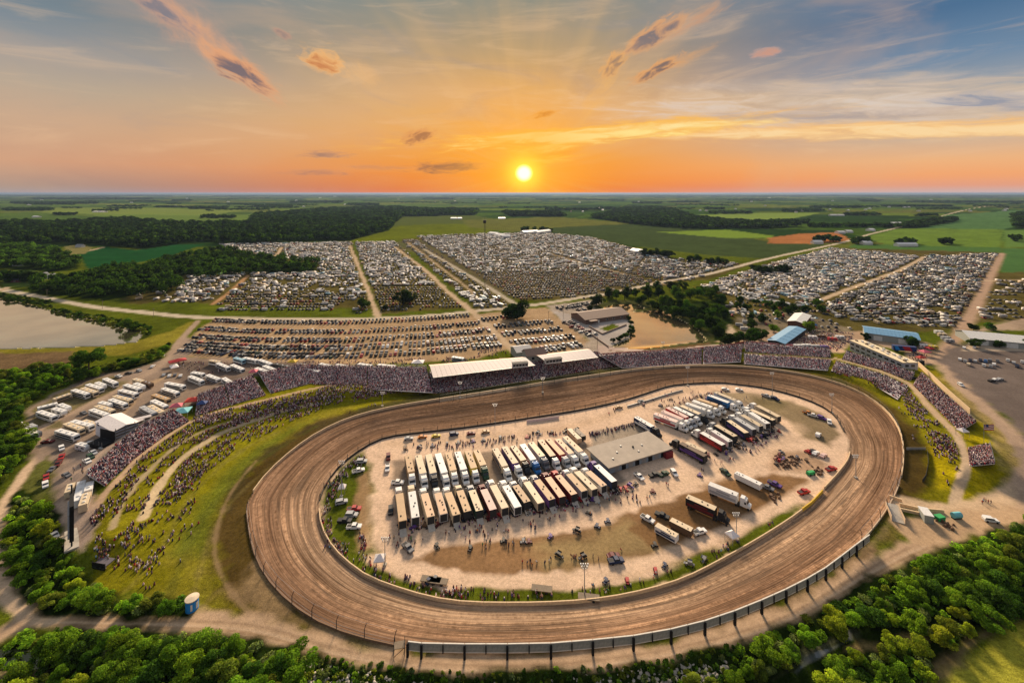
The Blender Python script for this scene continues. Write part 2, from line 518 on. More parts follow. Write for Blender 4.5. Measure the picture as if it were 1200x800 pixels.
cols_px = np.concatenate([[-9000, -5000, -2500, -1200, -700, -450, -300, -200, -120, -60], np.arange(-20, 1221, 2.0), [1260, 1320, 1400, 1500, 1650, 1900, 2400, 3700, 6200, 10200]])
rows_py = np.concatenate([[9000, 4000, 2400, 1700, 1350, 1150, 1020, 940, 890, 860, 840, 825, 815], np.arange(808, 330, -1.5), np.arange(330, 240, -1.0), np.arange(240, 228, -0.5), [227.6, 227.3, 227.05, 226.85]])
PX, PY = np.meshgrid(cols_px, rows_py)
gx, gy = flat(PX, PY)
shape = gx.shape
gx = np.clip(gx.ravel(), -58000, 58000); gy = gy.ravel()

C_ = {k: np.array(lin(v)) * f for k, (v, f) in {
    'grass': ((134, 128, 26), .8), 'grass2': ((96, 106, 28), .8), 'grassy': ((172, 156, 20), .85), 'dark': ((50, 64, 22), .8), 'floor': ((44, 60, 20), .6), 'dirt': ((238, 205, 178), .82),
    'dirt2': ((186, 144, 104), .8), 'mud': ((142, 108, 74), .8), 'road': ((206, 180, 150), .8), 'track': ((158, 127, 104), .85), 'bank': ((84, 62, 40), .8), 'asph': ((118, 98, 88), .75),
    'field': ((66, 88, 38), .8), 'lot': ((104, 94, 50), .7), 'lotd': ((186, 156, 124), .8), 'crop': ((40, 92, 48), .62), 'bright': ((128, 150, 42), .8), 'plough': ((176, 116, 70), .8), 'mead': ((118, 128, 24), .6)}.items()}  # the lot tone is darkened for the shade between parked vehicles

# farmland: a patchwork of sections turned to the direction of the county road
th = math.radians(-20)
fu = gx * math.cos(th) + gy * math.sin(th); fv = -gx * math.sin(th) + gy * math.cos(th)
su = np.floor(fu / 420).astype(np.int64)
sv = np.floor((fv + 200 * vhash(su, su * 3, 5)) / 330).astype(np.int64)
hh = vhash(su, sv, 7); h2 = vhash(su, sv, 8)
pal = np.array([lin(c) for c in ((76, 102, 44), (104, 126, 44), (66, 88, 46), (122, 134, 52), (84, 108, 54), (140, 136, 70), (60, 84, 44), (96, 118, 50))]) * 0.75
base = pal[(hh * 7.99).astype(int)] * (0.8 + 0.4 * h2[:, None]) * np.array([.62, .72, .48])
near = gy < 900
gcol = np.where(near[:, None], C_['grass2'][None], base)
gid = np.where(near, 0, 1)
nA = vnoise(gx, gy, 9, 1) - .5; nB = vnoise(gx, gy, 3.2, 2) - .5; nC = vnoise(gx, gy, 28, 3) - .5
gcol = gcol * (1 + 0.35 * nC + 0.2 * nA)[:, None]
NAMES = ['ground', 'farmland', 'race_track', 'track_shoulder', 'infield_dirt', 'dirt_road', 'grass_bank', 'footpath', 'parking_ground', 'crop_field', 'gravel_yard', 'pond', 'lake', 'forest_floor', 'asphalt_lot', 'stream', 'county_road']
IDX = {n: i for i, n in enumerate(NAMES)}


def paint(kind, pts, colour, feather=1.5, ragged=1.5, width=None, alpha=1.0, curve=False, mott=0.0, var=0.0, own=True):
    """lay a surface over the grid: a polygon, or a strip of the given width along a line; the edge is ragged by noise"""
    global gcol, gid
    colour = C_[colour] if isinstance(colour, str) else np.array(colour)
    if width is None:
        P = fpoly(smooth_loop(pts) if curve else pts); pad = feather + ragged + 2
    else:
        P = fpoly(smooth_loop(pts, 4, False) if curve else pts); pad = width + feather + ragged + 2
    lo = P.min(0) - pad; hi = P.max(0) + pad
    k = np.nonzero((gx > lo[0]) & (gx < hi[0]) & (gy > lo[1]) & (gy < hi[1]))[0]
    if not len(k): return
    x = gx[k]; y = gy[k]
    rag = ragged * (nA[k] * 1.4 + nB[k] * 1.2)
    if width is None: d = sdist(x, y, P) + rag
    else: d = width / 2 - seg_dist(x, y, P, False) + rag
    a = np.clip(d / feather + 0.5, 0, 1) * alpha
    if mott: a = a * np.clip(0.5 + (nC[k] + nA[k] * .8) * mott + 0.2, 0, 1)
    c = colour[None] * (1 + var * (nC[k] * 1.2 + nA[k] * .8))[:, None]
    gcol[k] = gcol[k] * (1 - a[:, None]) + c * a[:, None]
    if own: gid[k[a > 0.5]] = IDX[kind]
    return


# far fields
paint('farmland', [(0, 236), (120, 238), (300, 240), (560, 236), (560, 248), (300, 262), (0, 262)], (0.12, 0.18, 0.04), 60, 30, alpha=.35)
paint('farmland', [(20, 244), (160, 243), (290, 246), (240, 253), (60, 250)], (0.20, 0.25, 0.05), 40, 20, alpha=.7)
paint('crop_field', [(100, 250), (330, 252), (290, 258), (140, 258)], (0.15, 0.22, 0.045), 20, 10, alpha=.6)
paint('crop_field', [(90, 296), (122, 289), (160, 293), (187, 287), (240, 286), (225, 291), (200, 300), (160, 308), (125, 316), (102, 314)], 'crop', 4, 3, var=.25)
paint('crop_field', [(382, 285), (440, 269), (455, 254), (540, 250), (612, 262), (548, 279), (440, 286)], 'mead', 8, 4, var=.3)
paint('crop_field', [(455, 254), (540, 250), (612, 262), (500, 263), (450, 266)], (0.075, 0.095, 0.026), 10, 4, alpha=.8)
paint('crop_field', [(540, 258), (650, 254), (752, 262), (660, 268), (600, 272), (550, 266)], (0.12, 0.125, 0.026), 14, 6, var=.2)
paint('crop_field', [(612, 270), (660, 266), (747, 262), (800, 266), (900, 283), (968, 287), (897, 303), (830, 299), (775, 292), (712, 284), (645, 272)], (0.048, 0.070, 0.022), 8, 5, var=.22)
paint('crop_field', [(772, 272), (850, 269), (905, 276), (905, 279), (850, 279)], (0.16, 0.24, 0.03), 8, 4)
paint('crop_field', [(820, 252), (880, 249), (960, 250), (930, 256), (880, 259), (825, 258)], (0.17, 0.24, 0.045), 12, 6)
paint('crop_field', [(900, 279), (935, 274), (982, 272), (998, 282), (950, 286), (900, 285)], 'plough', 5, 3, var=.25)
paint('crop_field', [(1017, 278), (1055, 267), (1176, 269), (1172, 291), (1100, 290), (1040, 288)], (0.12, 0.19, 0.028), 8, 4, var=.25)
paint('crop_field', [(1060, 267), (1110, 252), (1196, 246), (1200, 262), (1176, 269)], (0.075, 0.15, 0.05), 10, 5, var=.2)
paint('crop_field', [(1000, 286), (1175, 290), (1175, 298), (990, 293)], (0.07, 0.14, 0.035), 6, 3)
paint('crop_field', [(1176, 291), (1260, 291), (1260, 321), (1172, 319)], (0.065, 0.14, 0.04), 4, 2, var=.2)
paint('crop_field', [(1176, 270), (1260, 268), (1260, 289), (1177, 290)], (0.11, 0.19, 0.04), 8, 3)
# the wood floors
FORESTS = {
    'big': [(-20, 262), (60, 262), (150, 258), (215, 264), (290, 262), (300, 252), (372, 246), (440, 243), (560, 247), (556, 252), (470, 254), (455, 270), (410, 282), (330, 284), (270, 287), (240, 283), (215, 285), (170, 292), (120, 288), (60, 286), (-20, 285)],
    'mid': [(28, 335), (60, 328), (100, 326), (125, 318), (170, 312), (230, 298), (262, 294), (300, 302), (372, 310), (372, 319), (300, 322), (215, 330), (214, 344), (150, 350), (120, 352), (40, 344)],
    'west': [(-20, 290), (30, 288), (72, 298), (96, 308), (88, 316), (60, 319), (22, 316), (-20, 312)],
    'east': [(712, 251), (730, 244), (770, 243), (790, 246), (818, 256), (880, 262), (940, 266), (900, 268), (800, 268), (750, 264), (690, 255)],
    'east2': [(590, 249), (652, 249), (662, 254), (600, 254)],
    'ne': [(1038, 268), (1075, 262), (1095, 257), (1120, 257), (1118, 260), (1080, 267)],
    'edge': [(1188, 252), (1230, 251), (1230, 268), (1190, 268)],
}
for k_, v_ in FORESTS.items(): paint('forest_floor', v_, 'floor', 6, 5)
paint('forest_floor', [(0, 500), (50, 470), (90, 450), (110, 440), (130, 436), (150, 428), (185, 424), (150, 440), (90, 462), (50, 480), (20, 500), (46, 520), (10, 570), (-20, 580), (-20, 430), (30, 430)], 'floor', 4, 4)

# roads through the camp
RD = lambda pts, w_, c='road', kind='county_road', **k: paint(kind, pts, c, k.pop('f', 2.0), k.pop('r', .8), width=w_, curve=True, **k)
# parking land
LOTS = [([(140, 350), (205, 334), (216, 322), (292, 316), (372, 308), (372, 318), (290, 322), (262, 294), (256, 286), (412, 283), (440, 368), (160, 358)], 'lot'),
        ([(150, 358), (440, 371), (440, 362), (270, 358), (200, 352)], 'grass2'),
        ([(416, 284), (462, 283), (546, 360), (446, 368)], 'lot'),
        ([(470, 280), (488, 279), (600, 352), (592, 364), (560, 366)], 'lot'),
        ([(488, 277), (560, 274), (640, 272), (700, 279), (790, 303), (880, 310), (800, 332), (700, 350), (615, 353), (598, 350)], 'lot'),
        ([(775, 305), (880, 309), (900, 303), (830, 328), (790, 330)], 'lot'),
        ([(812, 338), (900, 308), (975, 290), (1170, 296), (1150, 345), (1130, 388), (1010, 390), (930, 392), (860, 400), (850, 350)], 'lot'),
        ([(1156, 320), (1220, 318), (1220, 376), (1138, 378)], 'lot')]
for p_, c_ in LOTS: paint('parking_ground', p_, c_, 4, 4, var=.45, mott=0)
paint('parking_ground', [(440, 285), (560, 275), (680, 278), (790, 305), (700, 345), (600, 350), (500, 300)], (0.13, 0.10, 0.065), 10, 8, alpha=.6)
paint('parking_ground', [(250, 374), (400, 376), (560, 368), (600, 408), (560, 420), (420, 428), (300, 428), (215, 418), (228, 392)], 'lotd', 4, 2, var=.15)
paint('parking_ground', [(558, 368), (640, 360), (700, 405), (660, 420), (610, 420), (590, 402)], 'lotd', 4, 2, var=.15)
paint('parking_ground', [(640, 358), (706, 350), (703, 361), (725, 372), (738, 396), (716, 405), (722, 412), (845, 404), (846, 407), (720, 418), (660, 420), (690, 400)], (0.38, 0.31, 0.26), 4, 2, var=.15)
for k_, (y0, y1, y2) in enumerate([(376, 379, 370), (386, 391, 381), (397, 400, 389), (405, 408, 397)]):
    pass
RD([(-60, 330), (0, 339), (100, 358), (170, 366), (240, 372), (400, 374), (500, 370), (560, 364), (627, 357), (690, 347), (717, 343), (783, 329), (830, 321), (900, 303), (983, 285), (1017, 275), (1067, 263), (1127, 247), (1160, 241)], 8.5, (0.50, 0.42, 0.32))
RD([(410, 288), (425, 325), (443, 371)], 5, 'road', 'dirt_road', r=1.5)
RD([(462, 289), (500, 318), (523, 340), (550, 362), (575, 385), (602, 410)], 6, 'road', 'dirt_road', r=1.5)
RD([(497, 292), (550, 323), (597, 352), (612, 362)], 6, (0.42, 0.36, 0.28), 'dirt_road')
RD([(478, 284), (520, 316), (553, 342), (553, 352)], 4, 'road', 'dirt_road', alpha=.8)
RD([(640, 296), (720, 318), (760, 330), (790, 333)], 5, 'road', 'dirt_road', alpha=.7)
RD([(330, 290), (320, 306)], 6, 'road', 'dirt_road')
RD([(290, 323), (270, 342), (250, 356)], 5, 'dirt2', 'dirt_road')
RD([(1083, 301), (1050, 318), (993, 339), (960, 352)], 6, 'road', 'dirt_road')
RD([(1174, 297), (1160, 325), (1148, 350), (1127, 387), (1115, 402), (1095, 425)], 9, (0.40, 0.27, 0.19), 'dirt_road', f=5)
RD([(1150, 329), (1210, 328)], 5, 'road', 'dirt_road')
RD([(70, 301), (95, 296), (120, 290)], 7, 'road', 'dirt_road')
RD([(0, 341), (20, 331), (22, 325)], 6, 'road', 'dirt_road')
RD([(852, 404), (858, 392), (848, 378), (852, 368), (868, 360)], 9, (0.50, 0.38, 0.27), 'dirt_road')

# lakes
LAKE = [(-60, 349), (0, 350), (30, 356), (60, 364), (110, 371), (135, 378), (143, 384), (163, 387), (166, 395), (160, 400), (120, 405), (60, 407), (0, 408), (-60, 408)]
POND = [(706, 361), (722, 357), (748, 358), (754, 361), (738, 364), (745, 366), (770, 364), (786, 366), (800, 377), (812, 381), (820, 388), (829, 399), (800, 402.5), (760, 407.5), (730, 409), (716, 407), (726, 402), (740, 396), (742, 384), (738, 370), (722, 364)]
paint('grass_bank', [(-60, 340), (60, 352), (140, 370), (235, 375), (215, 398), (160, 414), (60, 418), (-60, 418)], 'grass2', 4, 2, var=.3)
paint('grass_bank', [(-60, 408), (60, 408), (150, 402), (200, 388), (222, 377), (236, 376), (208, 400), (150, 416), (60, 416), (-60, 417)], (0.22, 0.19, 0.025), 3, 1.5, var=.3)
paint('ground', [(-60, 414), (0, 414), (85, 412), (85, 432), (40, 437), (-60, 440)], (0.20, 0.13, 0.07), 2, 2, var=.4)
paint('grass_bank', [(-60, 437), (40, 436), (60, 445), (10, 460), (-60, 470)], (0.07, 0.14, 0.02), 3, 2, var=.3)
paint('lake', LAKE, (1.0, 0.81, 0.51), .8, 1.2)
paint('grass_bank', [(740, 362), (790, 356), (850, 350), (860, 370), (850, 395), (838, 402), (829, 400), (820, 386), (800, 374), (786, 364), (760, 362)], 'dark', 3, 2, var=.4)
paint('grass_bank', [(694,360),(716,351),(760,352),(792,362),(812,376),(836,392),(838,404),(800,408),(760,413),(725,414),(705,408),(722,400),(735,392),(734,372)], (.07,.075,.025), 1.5, 1)
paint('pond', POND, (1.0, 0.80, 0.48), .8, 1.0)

# stadium land
paint('grass_bank', [(100, 600), (103, 640), (112, 690), (215, 700), (245, 722), (330, 738), (420, 765), (470, 760), (380, 700), (300, 600), (330, 540), (420, 480), (520, 462), (480, 440), (360, 440), (250, 470), (160, 540)], 'grass', 3, 3, var=.35)
paint('grass_bank', [(690, 420), (860, 408), (980, 415), (1070, 436), (1098, 432), (1150, 470), (1186, 520), (1190, 556), (1160, 580), (1115, 595), (1050, 585), (1000, 500), (900, 440), (780, 436)], 'grass', 3, 3, var=.35)
paint('grass_bank', [(1076, 432), (1098, 434), (1150, 470), (1182, 510), (1192, 550), (1160, 580), (1115, 592), (1130, 530), (1140, 490), (1110, 460)], 'grassy', 4, 3, var=.4, alpha=.75)
paint('grass_bank', [(1085, 520), (1120, 530), (1125, 575), (1090, 572), (1080, 545)], 'grassy', 4, 2, var=.3)
paint('grass_bank', [(150, 700), (215, 690), (190, 660), (215, 620), (250, 570), (300, 520), (350, 490), (420, 474), (380, 500), (320, 530), (285, 570), (262, 620), (275, 680), (300, 720), (240, 715)], (0.20, 0.165, 0.025), 6, 4, var=.45, alpha=.55)
paint('grass_bank', [(205, 640), (230, 590), (290, 530), (340, 500), (370, 490), (310, 535), (262, 590), (240, 650)], (0.10, 0.15, 0.015), 5, 3, alpha=.55, own=False)
paint('grass_bank', [(900, 640), (1000, 655), (1080, 625), (1060, 600), (1025, 620), (960, 680), (860, 725), (780, 748), (780, 760), (900, 725)], (0.15, 0.125, 0.03), 4, 3, var=.4)
# earth slopes outside the wall
SH = [(262, 700), (250, 640), (256, 600), (275, 565), (310, 530), (360, 498), (430, 478), (520, 460), (640, 440), (760, 426), (880, 426), (985, 444), (1050, 480), (1085, 520), (1088, 565), (1070, 592), (1020, 640), (960, 690), (850, 742), (700, 775), (520, 776), (400, 757), (310, 722)]
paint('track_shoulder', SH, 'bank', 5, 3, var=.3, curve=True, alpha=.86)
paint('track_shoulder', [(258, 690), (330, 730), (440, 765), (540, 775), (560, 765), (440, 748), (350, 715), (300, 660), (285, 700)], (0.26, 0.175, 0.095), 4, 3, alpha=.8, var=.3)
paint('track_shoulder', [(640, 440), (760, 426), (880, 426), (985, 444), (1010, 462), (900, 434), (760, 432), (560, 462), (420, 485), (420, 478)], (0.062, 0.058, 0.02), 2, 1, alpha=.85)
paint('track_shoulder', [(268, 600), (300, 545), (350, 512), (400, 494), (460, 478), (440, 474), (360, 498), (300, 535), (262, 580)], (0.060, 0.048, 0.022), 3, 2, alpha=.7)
# terraces and paths on the hill
PATHC = (0.52, 0.40, 0.25)
RD([(105, 612), (111, 597), (124, 577), (144, 556), (160, 538), (183, 520), (210, 502), (225, 493), (250, 484), (280, 476), (317, 467), (363, 456), (395, 450)], 2.6, (0.50, 0.34, 0.22), 'footpath', f=.8, r=.5)
RD([(133, 617), (144, 590), (163, 563), (189, 538), (210, 520), (240, 504), (270, 494), (300, 484)], 2.2, (0.36, 0.28, 0.17), 'footpath', f=1, r=.9)
RD([(168, 606), (173, 596), (181, 578), (200, 551), (220, 532), (260, 507), (305, 490), (330, 482), (365, 474)], 3.4, PATHC, 'footpath', f=.8, r=.4)
RD([(870, 414), (905, 417), (975, 421)], 2.2, (0.40, 0.27, 0.20), 'footpath', f=.6, r=.3)
RD([(980, 420), (1010, 428), (1040, 438), (1064, 449), (1076, 460), (1088, 476), (1104, 492), (1120, 508)], 3.4, (0.52, 0.37, 0.24), 'footpath', f=.8, r=.5)
RD([(1120, 508), (1128, 525), (1132, 545), (1124, 570), (1118, 592)], 3.2, (0.50, 0.37, 0.25), 'footpath', f=.8, r=.4)
RD([(150, 690), (190, 640), (225, 580), (280, 530), (340, 500)], 1.6, (0.24, 0.2, 0.06), 'grass_bank', f=1.5, r=1.2, alpha=.35, own=False)
RD([(196, 700), (222, 640), (250, 590), (305, 540), (370, 500)], 2.2, (0.10, 0.11, 0.02), 'grass_bank', f=1.5, r=1, alpha=.4, own=False)
RD([(226, 700), (240, 650), (262, 600), (312, 550), (380, 506)], 1.4, (0.26, 0.2, 0.07), 'grass_bank', f=1.5, r=1, alpha=.4, own=False)
RD([(300, 540), (272, 575), (256, 612), (252, 650), (266, 687), (298, 724)], 1.3, (0.30, 0.20, 0.11), 'footpath', f=1, r=.5, alpha=.7)
RD([(1050, 600), (1020, 640), (980, 668), (930, 695)], 2, (0.34, 0.25, 0.14), 'track_shoulder', f=2, r=2, alpha=.5, own=False)
# infield
paint('infield_dirt', INNER, 'dirt', 1.5, .4, var=.05)
paint('grass_bank', [(374, 598), (377, 618), (388, 640), (405, 658), (431, 677), (470, 692), (510, 703), (549, 708), (599, 709), (650, 708), (700, 704), (750, 695), (800, 680), (850, 655), (900, 626), (940, 599), (952, 588), (938, 588), (900, 610), (850, 636), (800, 658), (750, 676), (690, 690), (600, 692), (520, 688), (470, 672), (440, 655), (432, 620), (433, 540), (425, 526), (400, 545), (384, 565), (376, 582)], 'grass2', 3, 2.5, var=.4)
paint('infield_dirt', [(418, 560), (432, 552), (433, 640), (420, 640), (414, 600)], (0.36, 0.22, 0.12), 2, 1.5, alpha=.85, var=.3)
paint('infield_dirt', [(384, 645), (470, 680), (560, 694), (690, 693), (800, 664), (905, 616), (900, 606), (800, 648), (690, 680), (560, 680), (480, 668), (440, 655)], (0.40, 0.27, 0.14), 3, 3, alpha=.35, var=.4, own=False)
paint('infield_dirt', [(482, 656), (530, 642), (640, 627), (715, 612), (755, 594), (820, 572), (870, 560), (925, 555), (958, 566), (935, 582), (880, 612), (800, 648), (720, 664), (600, 674), (520, 668)], 'mud', 2, 2.5, alpha=.95, var=.5)
paint('infield_dirt', [(640, 640), (730, 612), (790, 640), (740, 662), (640, 668)], (0.36, 0.27, 0.13), 6, 4, alpha=.6, var=.4)
paint('infield_dirt', [(806, 582), (860, 562), (900, 560), (925, 560), (900, 590), (850, 615), (800, 632), (760, 640), (740, 620)], 'mud', 1.5, 1.5, alpha=.9, var=.45)
paint('infield_dirt', [(880, 464), (930, 472), (968, 488), (985, 510), (975, 525), (940, 512), (925, 492), (880, 478)], (0.20, 0.15, 0.075), 3, 2, alpha=.85, var=.5)
paint('infield_dirt', [(840, 458), (900, 462), (920, 474), (905, 482), (860, 470)], (0.19, 0.15, 0.075), 3, 2, alpha=.7, var=.4)
paint('infield_dirt', [(905, 530), (950, 525), (975, 545), (940, 556), (905, 550)], (0.28, 0.17, 0.10), 4, 3, alpha=.7, var=.5)
RD([(455, 520), (560, 512), (660, 502), (740, 478), (800, 458), (850, 456)], 5, (0.62, 0.43, 0.29), 'infield_dirt', alpha=.6, f=4)
RD([(436, 656), (500, 675), (600, 682), (690, 677), (800, 644), (900, 598), (945, 573), (1000, 545)], 4, (0.70, 0.50, 0.36), 'infield_dirt', f=2)
RD([(440, 632), (560, 616), (680, 599), (750, 580), (880, 540), (935, 500)], 6, (0.66, 0.47, 0.33), 'infield_dirt', f=5, alpha=.6)
paint('grass_bank', [(386, 640), (405, 658), (431, 677), (470, 692), (510, 703), (549, 708), (599, 709), (650, 708), (700, 704), (750, 695), (800, 680), (850, 655), (900, 626), (934, 603), (928, 600), (900, 612), (850, 638), (800, 661), (750, 678), (700, 688), (600, 692), (530, 690), (470, 677), (430, 660), (400, 640)], 'grass2', 1.2, 1.2, var=.5)
paint('infield_dirt', [(460, 540), (580, 528), (690, 520), (735, 562), (722, 590), (560, 606), (466, 604)], (0.20, 0.155, 0.12), 2, 1, alpha=.85, var=.25)  # shade under and between the two hauler rows, put into the ground colour
paint('infield_dirt', [(768, 480), (840, 458), (915, 486), (900, 512), (820, 522)], (0.22, 0.17, 0.13), 2, 1, alpha=.7, var=.25)  # ground colour darkened as shade among the east haulers
paint('infield_dirt', [(693, 505), (757, 492), (770, 508), (694, 527)], (0.36, 0.29, 0.23), 1, .4)
# the loop road round the outside
paint('track_shoulder', [(476, 766), (600, 771), (700, 766), (786, 752), (892, 718), (967, 679), (1019, 639), (1030, 645), (980, 690), (900, 729), (790, 766), (700, 778), (600, 783), (476, 779)], (0.22, 0.145, 0.08), 1, 1, var=.4, alpha=.9)
RD([(-40, 775), (0, 746), (30, 730), (60, 724), (150, 730), (230, 729), (290, 735), (380, 760), (460, 776), (540, 783), (620, 783), (700, 777), (800, 761), (900, 734), (960, 704), (1010, 675), (1060, 648), (1110, 626), (1160, 610), (1230, 580)], 5.6, (0.50, 0.34, 0.22), 'dirt_road', f=2.5, r=1.5)
for of_, cl_ in ((-3, (.30, .20, .125)), (3.5, (.58, .42, .29)), (7, (.28, .18, .10))):
    RD([(40, 727 + of_ * .6), (150, 729 + of_ * .6), (290, 734 + of_), (380, 759 + of_), (460, 775 + of_), (540, 782 + of_), (620, 782 + of_), (700, 776 + of_), (800, 760 + of_), (900, 733 + of_), (960, 703 + of_), (1010, 674 + of_), (1060, 647 + of_), (1110, 626 + of_)], .5, cl_, 'dirt_road', f=.6, r=.25, alpha=.7, own=False)
RD([(60, 726), (36, 716), (16, 700), (4, 676), (0, 650), (2, 610), (10, 585), (28, 556), (50, 532), (70, 518)], 4.4, (0.60, 0.43, 0.29), 'dirt_road', f=1.5, r=1)
RD([(1040, 585), (1080, 592), (1120, 598), (1160, 590), (1200, 568), (1240, 540)], 7.5, (0.60, 0.43, 0.28), 'dirt_road', f=2.5, r=1.5)
RD([(1108, 418), (1125, 450), (1150, 480), (1180, 505), (1200, 530), (1215, 570), (1220, 600)], 13, (0.44, 0.31, 0.22), 'dirt_road', f=5, r=3)
paint('dirt_road', [(1040, 605), (1090, 600), (1200, 592), (1230, 620), (1120, 636), (1070, 640)], (0.46, 0.31, 0.19), 3, 3, var=.4)
# left yard with the motor homes
paint('gravel_yard', [(70, 640), (62, 600), (58, 575), (42, 545), (20, 515), (30, 480), (60, 462), (105, 440), (150, 434), (186, 424), (215, 395), (226, 398), (222, 418), (370, 426), (352, 440), (300, 440), (240, 468), (170, 500), (132, 528), (103, 556), (110, 600), (98, 645)], (0.29, 0.215, 0.165), 3, 2, var=.35)
paint('gravel_yard', [(70, 640), (66, 590), (80, 540), (130, 520), (104, 556), (112, 600), (98, 645)], (0.48, 0.35, 0.27), 3, 2, var=.25, alpha=.8)
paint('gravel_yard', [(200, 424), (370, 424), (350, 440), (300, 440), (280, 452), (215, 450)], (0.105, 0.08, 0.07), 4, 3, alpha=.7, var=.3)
paint('grass_bank', [(60, 465), (110, 444), (140, 440), (150, 452), (90, 480), (70, 500), (40, 505), (20, 510), (40, 480)], (0.14, 0.12, 0.045), 3, 3, alpha=.8, var=.4)
RD([(232, 376), (212, 398), (190, 426), (140, 456), (80, 486), (50, 500), (40, 512), (56, 522)], 4.2, (0.37, 0.27, 0.20), 'dirt_road', f=2)
RD([(200, 440), (165, 455), (142, 480), (120, 500)], 6, (0.40, 0.28, 0.18), 'dirt_road', f=3)
paint('grass_bank', [(42, 545), (55, 535), (64, 545), (60, 570), (48, 600), (20, 606), (12, 590)], (0.12, 0.125, 0.03), 2, 1.5, var=.4)
# right: yard, asphalt and the strip behind the stands
paint('gravel_yard', [(840, 400), (900, 386), (1010, 388), (1090, 402), (1100, 420), (1070, 432), (1060, 412), (1000, 398), (985, 414), (872, 402)], (0.42, 0.29, 0.20), 3, 2, var=.4)
paint('gravel_yard', [(700, 404), (760, 410), (840, 404), (872, 403), (872, 408), (840, 408), (740, 416), (700, 416)], (0.46, 0.35, 0.30), 1.5, .8)
paint('asphalt_lot', [(1098, 420), (1120, 404), (1140, 400), (1260, 404), (1260, 520), (1206, 520), (1165, 478), (1130, 448)], (0.155, 0.122, 0.108), 4, 3, var=.25)
paint('gravel_yard', [(1134, 404), (1260, 404), (1260, 412), (1128, 411)], (0.50, 0.39, 0.29), 2, 1)
paint('grass_bank', [(1078, 434), (1090, 430), (1140, 472), (1176, 505), (1190, 540), (1180, 565), (1172, 520), (1140, 485), (1108, 458)], (0.30, 0.23, 0.02), 2, 1.5, alpha=.6, var=.4)
paint('gravel_yard', [(1150, 386), (1240, 360), (1240, 384), (1140, 388)], (0.34, 0.25, 0.18), 4, 4, var=.4)
paint('parking_ground', [(862, 372), (940, 362), (1000, 388), (960, 392), (900, 386), (868, 396)], (0.20, 0.16, 0.11), 4, 3, var=.4)
# club lawns and courts by the pond
paint('grass_bank', [(712, 410), (732, 412), (762, 410), (802, 405), (832, 401), (832, 403), (802, 408), (762, 413), (730, 414)], (.13, .08, .04), .6, .4)
paint('gravel_yard', [(648, 364), (690, 374), (722, 368), (742, 378), (738, 396), (715, 406), (690, 392), (660, 378)], (0.40, 0.35, 0.32), 1.5, .6, var=.2)
paint('grass_bank', [(704, 385), (718, 379), (728, 383), (713, 389)], 'grass2', 1, .5)
# bottom woods and meadow
paint('forest_floor', [(3, 600), (20, 572), (58, 590), (78, 640), (95, 665), (110, 690), (150, 704), (215, 704), (222, 722), (140, 724), (60, 716), (20, 690), (5, 650)], 'floor', 2, 2, curve=False)
paint('forest_floor', [(-60, 780), (0, 752), (40, 736), (120, 738), (260, 742), (340, 760), (420, 778), (520, 789), (620, 791), (720, 783), (820, 765), (900, 742), (970, 707), (1040, 670), (1100, 643), (1170, 620), (1260, 590), (1300, 680), (1200, 715), (1120, 770), (1080, 810), (1040, 1000), (300, 1100), (-200, 1000)], 'floor', 2, 2)
paint('grass_bank', [(1085, 815), (1110, 785), (1150, 752), (1200, 724), (1300, 680), (1500, 700), (1500, 1000), (1060, 1000)], (0.30, 0.28, 0.035), 2, 1.5, var=.45)
RD([(1290, 672), (1200, 716), (1150, 745), (1110, 778), (1080, 815), (1060, 860)], 2.4, (0.20, 0.14, 0.07), 'dirt_road', f=1.5, r=1, alpha=.8)
paint('ground', [(985, 752), (1040, 744), (1078, 746), (1062, 758), (1035, 766), (985, 766)], (0.24, 0.17, 0.08), 2, 2, alpha=.9)
paint('ground', [(930, 768), (960, 745), (1000, 735), (1010, 745), (975, 765), (945, 782), (920, 800), (890, 808), (900, 790)], (0.10, 0.10, 0.06), 2, 2)
paint('pond', [(-40, 768), (4, 760), (40, 764), (60, 778), (44, 786), (0, 784), (-40, 786)], (0.12, 0.12, 0.07), .8, .6)
paint('ground', [(-40, 786), (50, 786), (46, 800), (-40, 806)], (0.30, 0.24, 0.13), 1, 1, alpha=.9)
paint('stream', [(925, 786), (945, 768), (975, 756), (990, 748), (992, 754), (962, 770), (935, 792)], (0.13, 0.14, 0.14), .8, .8)
paint('stream', [(985, 742), (996, 738), (1000, 750), (988, 754)], (0.15, 0.16, 0.17), .8, .5)
# farmsteads' ground, left
paint('grass_bank', [(0, 318), (36, 316), (60, 322), (50, 330), (30, 336), (4, 336)], (0.10, 0.15, 0.03), 2, 2)
paint('ground', [(75, 289), (95, 286), (108, 290), (100, 297), (80, 299)], (0.20, 0.18, 0.07), 3, 2)

# the track itself
so = sdist(gx, gy, OUTf); si = sdist(gx, gy, INf)
on = (so > 0) & (si < 0)
tt = np.clip(-si, 0, None) / (np.clip(-si, 0, None) + np.clip(so, 0, None) + 1e-6)
gid[on] = IDX['race_track']
tc_ = C_['track'][None] * (1 + .25 * nC[on] + .1 * nA[on])[:, None]
